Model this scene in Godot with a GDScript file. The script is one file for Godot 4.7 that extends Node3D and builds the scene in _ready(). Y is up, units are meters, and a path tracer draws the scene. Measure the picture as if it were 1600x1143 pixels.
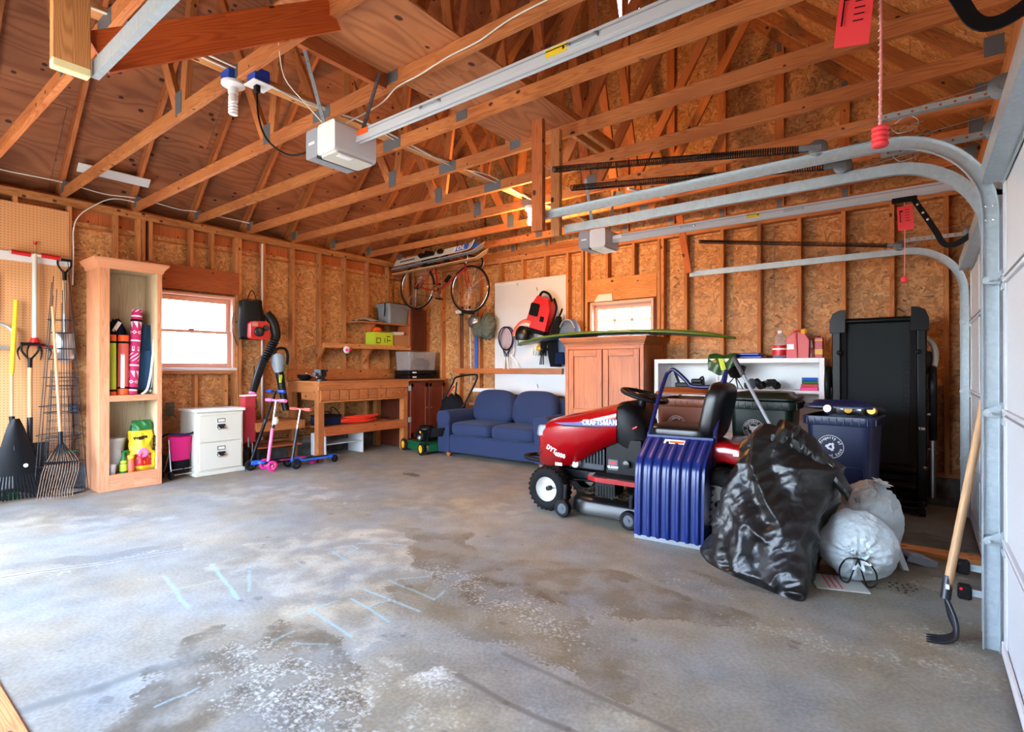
extends Node3D
# A residential two-car garage: open roof trusses, OSB walls, closed sectional doors on the right.
# World: x runs from the bench wall (x = 0) to the garage doors, z from the back wall (z = 0) to the near wall, y is up.

const DOORS_X := 6.97
const NEAR_Z := 6.45
var M := {}
var T := {}
var rng := RandomNumberGenerator.new()
var taken := {}
var cache := {}
var here: Node3D

func _ready() -> void:
	rng.seed = 20240611
	# --- camera ---
	var cam := Camera3D.new()
	cam.name = "camera"
	cam.fov = 68.53
	cam.near = .02
	cam.far = 200.0
	add_child(cam)
	cam.position = v3(6.7125, 1.18, 6.128)
	cam.rotation_degrees = v3(.172, 37.367, 0)
	cam.current = true
	# --- sky and exposure ---
	var env := Environment.new()
	env.background_mode = Environment.BG_SKY
	var sky := Sky.new()
	var psm := ProceduralSkyMaterial.new()
	psm.sky_top_color = Color(.70, .80, .95)
	psm.sky_horizon_color = Color(.93, .98, 1.0)
	psm.ground_bottom_color = Color(.55, .54, .52)
	psm.ground_horizon_color = Color(.70, .70, .70)
	psm.sky_energy_multiplier = 3.6
	psm.ground_energy_multiplier = 3.6
	sky.sky_material = psm
	env.sky = sky
	env.tonemap_mode = Environment.TONE_MAPPER_LINEAR
	env.tonemap_exposure = 2.3
	env.sdfgi_enabled = true
	env.ssao_enabled = true
	env.ssil_enabled = true
	var we := WorldEnvironment.new()
	we.name = "world_environment"
	we.environment = env
	add_child(we)
	# --- scene ---
	make_textures()
	make_materials()
	build_shell()
	build_roof()
	build_doors()
	build_openers()
	build_left_wall_things()
	build_bookcase()
	build_left_floor_things()
	build_bench()
	build_back_wall_things()
	build_sofa_armoire()
	build_right_things()
	build_mower()
	build_front_things()
	build_ceiling_things()

func floor_y(x: float) -> float:
	return -.0075 * x

# ---- geometry collector
class Geo:
	var v := PackedVector3Array()
	var n := PackedVector3Array()
	var uv := PackedVector2Array()
	var c := PackedColorArray()
	var tone := Color(1, 1, 1)
	var xf := Transform3D()
	var flat := false

	func tri(a: Vector3, b: Vector3, d: Vector3, na: Vector3, nb: Vector3, nd: Vector3, ua := Vector2(), ub := Vector2(), ud := Vector2()) -> void:
		if (b - a).cross(d - a).dot(na + nb + nd) > .0:
			var s := b; b = d; d = s
			s = nb; nb = nd; nd = s
			var w := ub; ub = ud; ud = w
		var bs := xf.basis
		v.append(xf * a); v.append(xf * b); v.append(xf * d)
		n.append((bs * na).normalized()); n.append((bs * nb).normalized()); n.append((bs * nd).normalized())
		uv.append(ua); uv.append(ub); uv.append(ud)
		c.append(tone); c.append(tone); c.append(tone)

	func quad(a: Vector3, b: Vector3, d: Vector3, e: Vector3, nn: Vector3, ua := Vector2(), ub := Vector2(), ud := Vector2(), ue := Vector2()) -> void:
		tri(a, b, d, nn, nn, nn, ua, ub, ud)
		tri(a, d, e, nn, nn, nn, ua, ud, ue)

	# box with chamfered edges; uv in metres with v along the longest side
	func box(at: Vector3, size: Vector3, bevel := .0, turn := Basis(), shift := Vector2()) -> void:
		var h := size * .5
		var b := minf(bevel, minf(h.x, minf(h.y, h.z)) * .6)
		var lon := 0
		if size.y >= size.x and size.y >= size.z: lon = 1
		elif size.z >= size.x: lon = 2
		for ax in 3:
			var i := (ax + 1) % 3
			var j := (ax + 2) % 3
			if j == lon or (i != lon and size[j] > size[i]):
				pass
			else:
				var k := i; i = j; j = k
			for s in [-1.0, 1.0]:
				var nn := Vector3()
				nn[ax] = s
				var q := []
				var w := []
				for m in [[-1, -1], [1, -1], [1, 1], [-1, 1]]:
					var p := Vector3()
					p[ax] = s * h[ax]
					p[i] = m[0] * (h[i] - b)
					p[j] = m[1] * (h[j] - b)
					q.append(at + turn * p)
					w.append(Vector2(p[i], p[j]) + shift + Vector2(.31 * ax * s, .0))
				quad(q[0], q[1], q[2], q[3], turn * nn, w[0], w[1], w[2], w[3])
		if b <= .0: return
		for ax in 3:
			var i := (ax + 1) % 3
			var j := (ax + 2) % 3
			for si in [-1.0, 1.0]:
				for sj in [-1.0, 1.0]:
					var ni := Vector3(); ni[i] = si
					var nj := Vector3(); nj[j] = sj
					var p := []
					for e in [-1.0, 1.0]:
						var a := Vector3(); a[ax] = e * (h[ax] - b); a[i] = si * h[i]; a[j] = sj * (h[j] - b)
						var d := Vector3(); d[ax] = e * (h[ax] - b); d[i] = si * (h[i] - b); d[j] = sj * h[j]
						p.append(at + turn * a); p.append(at + turn * d)
					var uu := shift + Vector2(0, -h[ax]) if ax == lon else shift
					var ul := shift + Vector2(0, h[ax]) if ax == lon else shift + Vector2(.01, 0)
					tri(p[0], p[1], p[3], turn * ni, turn * nj, turn * nj, uu, uu, ul)
					tri(p[0], p[3], p[2], turn * ni, turn * nj, turn * ni, uu, ul, ul)
		for sx in [-1.0, 1.0]:
			for sy in [-1.0, 1.0]:
				for sz in [-1.0, 1.0]:
					var s := Vector3(sx, sy, sz)
					var p := []
					for ax in 3:
						var a := Vector3(s.x * (h.x - b), s.y * (h.y - b), s.z * (h.z - b))
						a[ax] = s[ax] * h[ax]
						p.append(at + turn * a)
					var nn := turn * s.normalized()
					tri(p[0], p[1], p[2], nn, nn, nn, shift, shift, shift)

	# board between two points: wide runs along 'up', thick across
	func beam(a: Vector3, b: Vector3, wide: float, thick: float, up := Vector3.UP, bevel := .003) -> void:
		var y := (b - a).normalized()
		var x := up - y * up.dot(y)
		if x.length() < .001: x = Vector3.RIGHT - y * y.x
		x = x.normalized()
		box((a + b) * .5, Vector3(wide, (b - a).length(), thick), bevel, Basis(x, y, x.cross(y)))

	# parametric surface f(u, v) -> Vector3
	func grid(nu: int, nv: int, f: Callable, closed_u := false, closed_v := false, out := 1.0) -> void:
		var p := PackedVector3Array()
		var su := nu + 1
		for j in nv + 1:
			for i in su:
				p.append(f.call(float(i) / nu, float(j) / nv))
		var nn := PackedVector3Array()
		for j in nv + 1:
			for i in su:
				var i0 := i - 1
				var i1 := i + 1
				var j0 := j - 1
				var j1 := j + 1
				if closed_u:
					if i0 < 0: i0 = nu - 1
					if i1 > nu: i1 = 1
				else:
					i0 = maxi(i0, 0); i1 = mini(i1, nu)
				if closed_v:
					if j0 < 0: j0 = nv - 1
					if j1 > nv: j1 = 1
				else:
					j0 = maxi(j0, 0); j1 = mini(j1, nv)
				var du := p[j * su + i1] - p[j * su + i0]
				var dv := p[j1 * su + i] - p[j0 * su + i]
				var k := du.cross(dv)
				if k.length() < 1e-12:
					var jj := mini(j + 1, nv) if j == 0 else j - 1
					du = p[jj * su + i1] - p[jj * su + i0]
					k = du.cross(dv)
				nn.append((k * out).normalized() if k.length() > 1e-14 else Vector3.UP)
		for j in nv:
			for i in nu:
				var a := j * su + i
				var b := a + 1
				var d := a + su + 1
				var e := a + su
				var ua := Vector2(float(i) / nu, float(j) / nv)
				var ub := Vector2(float(i + 1) / nu, float(j) / nv)
				var ud := Vector2(float(i + 1) / nu, float(j + 1) / nv)
				var ue := Vector2(float(i) / nu, float(j + 1) / nv)
				if flat:
					for t in [[a, b, d, ua, ub, ud], [a, d, e, ua, ud, ue]] if (i + j) % 2 else [[a, b, e, ua, ub, ue], [b, d, e, ub, ud, ue]]:
						var fn := (p[t[1]] - p[t[0]]).cross(p[t[2]] - p[t[0]]).normalized()
						if fn.dot(nn[t[0]] + nn[t[1]] + nn[t[2]]) < .0: fn = -fn
						tri(p[t[0]], p[t[1]], p[t[2]], (fn * 2.0 + nn[t[0]]).normalized(), (fn * 2.0 + nn[t[1]]).normalized(), (fn * 2.0 + nn[t[2]]).normalized(), t[3], t[4], t[5])
				else:
					tri(p[a], p[b], p[d], nn[a], nn[b], nn[d], ua, ub, ud)
					tri(p[a], p[d], p[e], nn[a], nn[d], nn[e], ua, ud, ue)

	# round bar along a path; r is a number or one radius for each point
	func tube(path: Array, r, sides := 8, caps := true, loop := false, flat := 1.0) -> void:
		var m := path.size()
		var rings := []
		var norms := []
		var prev := Vector3()
		var along := .0
		var ls := []
		for k in m:
			var t: Vector3
			if loop: t = path[(k + 1) % m] - path[(k + m - 1) % m]
			elif k == 0: t = path[1] - path[0]
			elif k == m - 1: t = path[k] - path[k - 1]
			else: t = (path[k + 1] - path[k]).normalized() + (path[k] - path[k - 1]).normalized()
			t = t.normalized()
			if k > 0: along += (path[k] - path[k - 1]).length()
			ls.append(along)
			var x := prev - t * prev.dot(t)
			if x.length() < .01:
				x = Vector3.UP - t * t.y
				if x.length() < .1: x = Vector3.RIGHT - t * t.x
			x = x.normalized()
			prev = x
			var y := t.cross(x)
			var rr: float = r[k] if r is Array else r
			var ring := []
			var rn := []
			for i in sides:
				var a := TAU * i / sides
				var d := x * cos(a) + y * sin(a) * flat
				ring.append(path[k] + d * rr)
				rn.append(d.normalized())
			rings.append(ring); norms.append(rn)
		var last := m if loop else m - 1
		for k in last:
			var k2 := (k + 1) % m
			for i in sides:
				var i2 := (i + 1) % sides
				var ua := Vector2(float(i) / sides, ls[k])
				var ub := Vector2(float(i + 1) / sides, ls[k])
				var ue := Vector2(float(i) / sides, ls[k2])
				var ud := Vector2(float(i + 1) / sides, ls[k2])
				tri(rings[k][i], rings[k][i2], rings[k2][i2], norms[k][i], norms[k][i2], norms[k2][i2], ua, ub, ud)
				tri(rings[k][i], rings[k2][i2], rings[k2][i], norms[k][i], norms[k2][i2], norms[k2][i], ua, ud, ue)
		if caps and not loop:
			for e in [0, m - 1]:
				var nn: Vector3 = (path[0] - path[1]).normalized() if e == 0 else (path[m - 1] - path[m - 2]).normalized()
				for i in range(1, sides - 1):
					tri(rings[e][0], rings[e][i], rings[e][i + 1], nn, nn, nn)

	# turned shape: profile of (radius, height) about 'axis' at 'at'
	func lathe(profile: Array, at := Vector3(), axis := Vector3.UP, segs := 20, sharp := .5) -> void:
		var y := axis.normalized()
		var x := Vector3.RIGHT - y * y.x
		if x.length() < .1: x = Vector3.FORWARD - y * y.dot(Vector3.FORWARD)
		x = x.normalized()
		var z := x.cross(y)
		for k in profile.size() - 1:
			var a: Vector2 = profile[k]
			var b: Vector2 = profile[k + 1]
			var d := b - a
			if d.length() < 1e-6: continue
			var nf := Vector2(d.y, -d.x).normalized()
			var na := nf
			var nb := nf
			if k > 0:
				var e: Vector2 = a - profile[k - 1]
				var ne := Vector2(e.y, -e.x).normalized()
				if ne.dot(nf) > sharp: na = (ne + nf).normalized()
			if k < profile.size() - 2:
				var e: Vector2 = profile[k + 2] - b
				var ne := Vector2(e.y, -e.x).normalized()
				if ne.dot(nf) > sharp: nb = (ne + nf).normalized()
			for i in segs:
				var c0 := x * cos(TAU * i / segs) + z * sin(TAU * i / segs)
				var c1 := x * cos(TAU * (i + 1) / segs) + z * sin(TAU * (i + 1) / segs)
				var pa := at + c0 * a.x + y * a.y
				var pb := at + c1 * a.x + y * a.y
				var pc := at + c1 * b.x + y * b.y
				var pd := at + c0 * b.x + y * b.y
				var ua := Vector2(float(i) / segs, a.y)
				var ub := Vector2(float(i + 1) / segs, a.y)
				var uc := Vector2(float(i + 1) / segs, b.y)
				var ud := Vector2(float(i) / segs, b.y)
				if a.x > 1e-6: tri(pa, pb, pc, c0 * na.x + y * na.y, c1 * na.x + y * na.y, c1 * nb.x + y * nb.y, ua, ub, uc)
				if b.x > 1e-6: tri(pa, pc, pd, c0 * na.x + y * na.y, c1 * nb.x + y * nb.y, c0 * nb.x + y * nb.y, ua, uc, ud)

	# flat outline (Vector2 list) in the plane of ax/ay at 'at', thickened along ax x ay
	func prism(poly: Array, at: Vector3, ax: Vector3, ay: Vector3, depth: float, smooth := .0) -> void:
		var az := ax.cross(ay).normalized()
		var pp := PackedVector2Array(poly)
		var ids := Geometry2D.triangulate_polygon(pp)
		var m := pp.size()
		var area := .0
		for i in m: area += pp[i].cross(pp[(i + 1) % m])
		var sg := 1.0 if area > 0 else -1.0
		for s in [-.5, .5]:
			var o: Vector3 = at + az * depth * s
			for k in range(0, ids.size(), 3):
				var a := pp[ids[k]]
				var b := pp[ids[k + 1]]
				var d := pp[ids[k + 2]]
				var nn: Vector3 = az * signf(s)
				tri(o + ax * a.x + ay * a.y, o + ax * b.x + ay * b.y, o + ax * d.x + ay * d.y, nn, nn, nn, a, b, d)
		var en := []
		for i in m:
			var d := (pp[(i + 1) % m] - pp[i]).normalized()
			en.append(Vector2(d.y, -d.x) * sg)
		for i in m:
			var j := (i + 1) % m
			var a := pp[i]
			var b := pp[j]
			var n0: Vector2 = en[i]
			var n1: Vector2 = en[i]
			if en[(i + m - 1) % m].dot(n0) > 1.0 - smooth: n0 = (n0 + en[(i + m - 1) % m]).normalized()
			if en[j].dot(en[i]) > 1.0 - smooth: n1 = (en[i] + en[j]).normalized()
			var a0 := at + ax * a.x + ay * a.y - az * depth * .5
			var b0 := at + ax * b.x + ay * b.y - az * depth * .5
			var w0 := ax * n0.x + ay * n0.y
			var w1 := ax * n1.x + ay * n1.y
			tri(a0, b0, b0 + az * depth, w0, w1, w1, a, b, b + Vector2(depth, 0))
			tri(a0, b0 + az * depth, a0 + az * depth, w0, w1, w0, a, b + Vector2(depth, 0), a + Vector2(depth, 0))

	func ball(at: Vector3, r: Vector3, nu := 16, nv := 10) -> void:
		grid(nu, nv, func(u, w): return at + Vector3(cos(TAU * u) * sin(PI * w), cos(PI * w), sin(TAU * u) * sin(PI * w)) * r, true, false, 1.0)

	# skin through rings of points (arrays of equal length)
	func loft(rings: Array, caps := true, closed := true, out := 1.0) -> void:
		var m: int = rings[0].size()
		var k := rings.size() - 1
		var nu := m if closed else m - 1
		grid(nu, k, func(u, w): return rings[int(round(w * k))][int(round(u * nu)) % m], closed, false, out)
		if caps:
			for e in [0, k]:
				var mid := Vector3()
				for q in rings[e]: mid += q
				mid /= m
				var oth: Vector3 = rings[1][0] - rings[0][0] if e == 0 else rings[k - 1][0] - rings[k][0]
				var nn: Vector3 = (rings[e][1] - rings[e][0]).cross(rings[e][int(m * .5)] - rings[e][0]).normalized()
				if nn.dot(oth) > 0: nn = -nn
				for i in nu: tri(mid, rings[e][i], rings[e][(i + 1) % m], nn, nn, nn)

	# lettering laid in the plane ax/ay, raised along ax x ay
	func text(words: String, at: Vector3, ax: Vector3, ay: Vector3, high: float, font: Font, depth := .002, wide := 1.0) -> float:
		var tm := TextMesh.new()
		tm.text = words
		tm.font = font
		tm.font_size = 32
		tm.pixel_size = .01
		tm.depth = .01
		tm.curve_step = 3.0
		var arr := tm.get_mesh_arrays()
		var vv: PackedVector3Array = arr[Mesh.ARRAY_VERTEX]
		var vn: PackedVector3Array = arr[Mesh.ARRAY_NORMAL]
		var idx: PackedInt32Array = arr[Mesh.ARRAY_INDEX]
		var k := high / .23
		var az := ax.cross(ay).normalized()
		var reach := .0
		for i in range(0, idx.size(), 3):
			var q := []
			var w := []
			for j in 3:
				var p := vv[idx[i + j]]
				reach = maxf(reach, absf(p.x))
				q.append(at + ax * p.x * k * wide + ay * (p.y) * k + az * (p.z / .01 + .5) * depth)
				var nn := vn[idx[i + j]]
				w.append(ax * nn.x + ay * nn.y + az * nn.z)
			tri(q[0], q[1], q[2], w[0], w[1], w[2])
		return reach * k * 2.0 * wide

	# lettering round a circle; the middle of the words at angle 'mid', reading clockwise on top or anticlockwise below
	func text_arc(words: String, at: Vector3, ax: Vector3, ay: Vector3, radius: float, mid: float, step: float, high: float, font: Font, below := false) -> void:
		var m := words.length()
		for i in m:
			if words[i] == " ": continue
			var a := mid + (i - (m - 1) * .5) * step * (1.0 if below else -1.0)
			var d := ax * cos(a) + ay * sin(a)
			var upv := -d if below else d
			text(words[i], at + d * radius, upv.cross(ax.cross(ay)).normalized(), upv, high, font, .0015)

	func mesh() -> ArrayMesh:
		var arr := []
		arr.resize(Mesh.ARRAY_MAX)
		arr[Mesh.ARRAY_VERTEX] = v
		arr[Mesh.ARRAY_NORMAL] = n
		arr[Mesh.ARRAY_TEX_UV] = uv
		arr[Mesh.ARRAY_COLOR] = c
		var am := ArrayMesh.new()
		am.add_surface_from_arrays(Mesh.PRIMITIVE_TRIANGLES, arr)
		return am

func v3(x: float, y: float, z: float) -> Vector3:
	return Vector3(x, y, z)

func v2(x: float, y: float) -> Vector2:
	return Vector2(x, y)

# ---- nodes
func numbered(called: String) -> String:
	if not taken.has(called):
		taken[called] = 0
		return called
	taken[called] += 1
	return "%s_%03d" % [called, taken[called]]

func thing(called: String, label: String, category: String, at := Vector3(), turn := .0, group := "") -> Node3D:
	var o := Node3D.new()
	o.name = numbered(called)
	add_child(o)
	o.position = at
	o.rotation.y = turn
	o.set_meta("label", label)
	o.set_meta("category", category)
	if group: o.set_meta("group", group)
	here = o
	return o

func structure(called: String) -> Node3D:
	var o := Node3D.new()
	o.name = numbered(called)
	add_child(o)
	o.set_meta("kind", "structure")
	here = o
	return o

func part(called: String, g: Geo, m: Material, parent: Node3D = null, label := "") -> MeshInstance3D:
	return put_mesh(called, g.mesh(), m, parent, label)

func put_mesh(called: String, mesh: Mesh, m: Material, parent: Node3D = null, label := "") -> MeshInstance3D:
	var o := MeshInstance3D.new()
	o.name = called
	o.mesh = mesh
	o.material_override = m
	(parent if parent else here).add_child(o, true)
	if label: o.set_meta("label", label)
	return o

# a single-mesh thing
func lone(called: String, g: Geo, m: Material, label: String, category: String, at := Vector3(), turn := .0, group := "") -> MeshInstance3D:
	var o := MeshInstance3D.new()
	o.name = numbered(called)
	o.mesh = g.mesh()
	o.material_override = m
	add_child(o)
	o.position = at
	o.rotation.y = turn
	o.set_meta("label", label)
	o.set_meta("category", category)
	if group: o.set_meta("group", group)
	here = o
	return o

# lumber: a chamfered board from a to b; shares meshes between boards of one size, four tones of each
func board(called: String, a: Vector3, b: Vector3, wide: float, thick: float, m: Material, parent: Node3D = null, up := Vector3.UP, spread := .16) -> MeshInstance3D:
	var y := (b - a).normalized()
	var x := up - y * up.dot(y)
	if x.length() < .001: x = Vector3.RIGHT - y * y.x
	x = x.normalized()
	var l := (b - a).length()
	var variant := rng.randi() % 6
	var key := "%.3f %.3f %.3f %d %.2f" % [l, wide, thick, variant, spread]
	if not cache.has(key):
		var g := Geo.new()
		var t := 1.0 - 2.0 * spread * ((variant * .61803) - floorf(variant * .61803))
		g.tone = Color(t, t * (1.0 - .03 * (variant % 3)), t * (1.0 - .06 * (variant % 2)))
		g.box(Vector3(), v3(wide, l, thick), .003, Basis(), v2(variant * .173, variant * .71))
		cache[key] = g.mesh()
	var o := put_mesh(called, cache[key], m, parent)
	o.transform = Transform3D(Basis(x, y, x.cross(y)), (a + b) * .5)
	return o

func smooth_path(pts: Array, steps := 6, loop := false) -> Array:
	var out := []
	var m := pts.size()
	var last := m if loop else m - 1
	for i in last:
		var p0: Vector3 = pts[(i + m - 1) % m] if loop else pts[maxi(i - 1, 0)]
		var p1: Vector3 = pts[i]
		var p2: Vector3 = pts[(i + 1) % m]
		var p3: Vector3 = pts[(i + 2) % m] if loop else pts[mini(i + 2, m - 1)]
		for k in steps:
			var t := float(k) / steps
			out.append(p1.cubic_interpolate(p2, p0, p3, t))
	if not loop: out.append(pts[m - 1])
	return out

func circle(at: Vector3, ax: Vector3, ay: Vector3, r: float, m := 24) -> Array:
	var out := []
	for i in m: out.append(at + (ax * cos(TAU * i / m) + ay * sin(TAU * i / m)) * r)
	return out

func rounded(w: float, h: float, r: float, k := 4) -> Array:
	var out := []
	for q in [[1, 1, .0], [-1, 1, .25], [-1, -1, .5], [1, -1, .75]]:
		for i in k + 1:
			var a: float = TAU * (q[2] + .25 * i / k)
			out.append(v2(q[0] * (w * .5 - r) + cos(a) * r, q[1] * (h * .5 - r) + sin(a) * r))
	return out

func ring3(poly: Array, at: Vector3, ax: Vector3, ay: Vector3, s := 1.0) -> Array:
	var out := []
	for p in poly: out.append(at + ax * p.x * s + ay * p.y * s)
	return out

# ---- textures
func noise(s: int, freq: float, oct := 3) -> FastNoiseLite:
	var f := FastNoiseLite.new()
	f.seed = s
	f.noise_type = FastNoiseLite.TYPE_SIMPLEX_SMOOTH
	f.frequency = freq
	f.fractal_type = FastNoiseLite.FRACTAL_FBM
	f.fractal_octaves = oct
	return f

func field(s: int, freq: float, w: int, h: int, oct := 3) -> PackedByteArray:
	var im := noise(s, freq, oct).get_image(w, h, false, false, false)
	im.convert(Image.FORMAT_L8)
	return im.get_data()

func to_texture(data: PackedByteArray, w: int, h: int) -> ImageTexture:
	return ImageTexture.create_from_image(Image.create_from_data(w, h, false, Image.FORMAT_RGB8, data))

# sawn timber or veneer: grain along v, rings bending round knots
func wood_texture(s: int, w: int, h: int, wm: float, hm: float, light: Color, dark: Color, rings: float, knots: int, knot_size: float, wavy := 1.0) -> ImageTexture:
	var d := PackedByteArray()
	d.resize(w * h * 3)
	var warp := noise(s, 1.0, 2)
	var fine := noise(s + 1, 1.0, 2)
	var tint := noise(s + 2, 1.0, 2)
	var r := RandomNumberGenerator.new()
	r.seed = s
	var ks := []
	for k in knots: ks.append(v3(r.randf() * wm, r.randf() * hm, knot_size * (.5 + r.randf())))
	for j in h:
		var y := hm * j / h
		for i in w:
			var x := wm * i / w
			var bend := .0
			var knot := .0
			for k in ks:
				var dx: float = x - k.x
				var dy: float = (y - k.y) * .4
				var q: float = (dx * dx + dy * dy) / (k.z * k.z)
				if q < 14.0:
					bend += signf(dx) * k.z * exp(-q * .35) * .9
					if dx * dx + dy * dy * 4.0 < k.z * k.z: knot = maxf(knot, 1.0 - q * .7)
			var xx := x - bend
			var a := warp.get_noise_2d(xx * 9.0 / wavy, y * .55 * (1.0 + wavy * .12)) * wavy
			var g := .5 + .5 * sin((xx * rings + a * rings * .09) * TAU)
			g = pow(g, 2.2) * .42
			g += absf(fine.get_noise_2d(xx * 260.0, y * 5.0)) * .35
			g += tint.get_noise_2d(x * 2.3, y * 1.1) * .32 + .12
			g = clampf(g, .0, 1.0)
			var c := light.lerp(dark, g)
			if knot > .0: c = c.lerp(Color(dark.r * .42, dark.g * .34, dark.b * .32), knot)
			var at := (j * w + i) * 3
			d[at] = int(c.r * 255.0); d[at + 1] = int(c.g * 255.0); d[at + 2] = int(c.b * 255.0)
	return to_texture(d, w, h)

# strand board: overlapping long wafers
func strand_texture() -> ImageTexture:
	var w := 832
	var d := PackedByteArray()
	d.resize(w * w * 3)
	var base := [Color(.85, .63, .39), Color(.88, .67, .43), Color(.80, .57, .34), Color(.92, .73, .50), Color(.76, .52, .30), Color(.86, .64, .40)]
	for i in w * w:
		d[i * 3] = 178; d[i * 3 + 1] = 120; d[i * 3 + 2] = 62
	var r := RandomNumberGenerator.new()
	r.seed = 77
	var ncol := noise(9, .011, 2)
	for k in 3600:
		var cx := r.randf() * w
		var cy := r.randf() * w
		var l := r.randf_range(12.0, 40.0)
		var t := r.randf_range(4.0, 11.0)
		var a := r.randf_range(-.7, .7) + (PI * .5 if r.randf() < .35 else .0)
		var col: Color = base[r.randi() % 6]
		col = col.darkened(r.randf() * .07 + clampf(ncol.get_noise_2d(cx, cy) * .3, .0, .14))
		if r.randf() < .03: col = col.darkened(.3)
		var ca := cos(a)
		var sa := sin(a)
		var e := int(absf(l * ca) + absf(t * sa)) + 1
		var f := int(absf(l * sa) + absf(t * ca)) + 1
		var jag := r.randf_range(-.3, .3)
		for y in range(-f, f + 1):
			for x in range(-e, e + 1):
				var u := x * ca + y * sa
				var v := -x * sa + y * ca
				if absf(u + v * jag) > l or absf(v) > t: continue
				var at := (((int(cy) + y + w * 2) % w) * w + ((int(cx) + x + w * 2) % w)) * 3
				var g := 1.0 - .03 * sin(v * 2.1 + k) - (.07 if v > t - 1.2 else .0)
				d[at] = int(clampf(col.r * g, 0, 1) * 255.0)
				d[at + 1] = int(clampf(col.g * g, 0, 1) * 255.0)
				d[at + 2] = int(clampf(col.b * g, 0, 1) * 255.0)
	return to_texture(d, w, w)

const FLOOR_W := 1792
const FLOOR_H := 1640
const FLOOR_X := 7.3
const FLOOR_Z := 6.7

func inside(p: Vector2, poly: PackedVector2Array) -> bool:
	return Geometry2D.is_point_in_polygon(p, poly)

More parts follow.
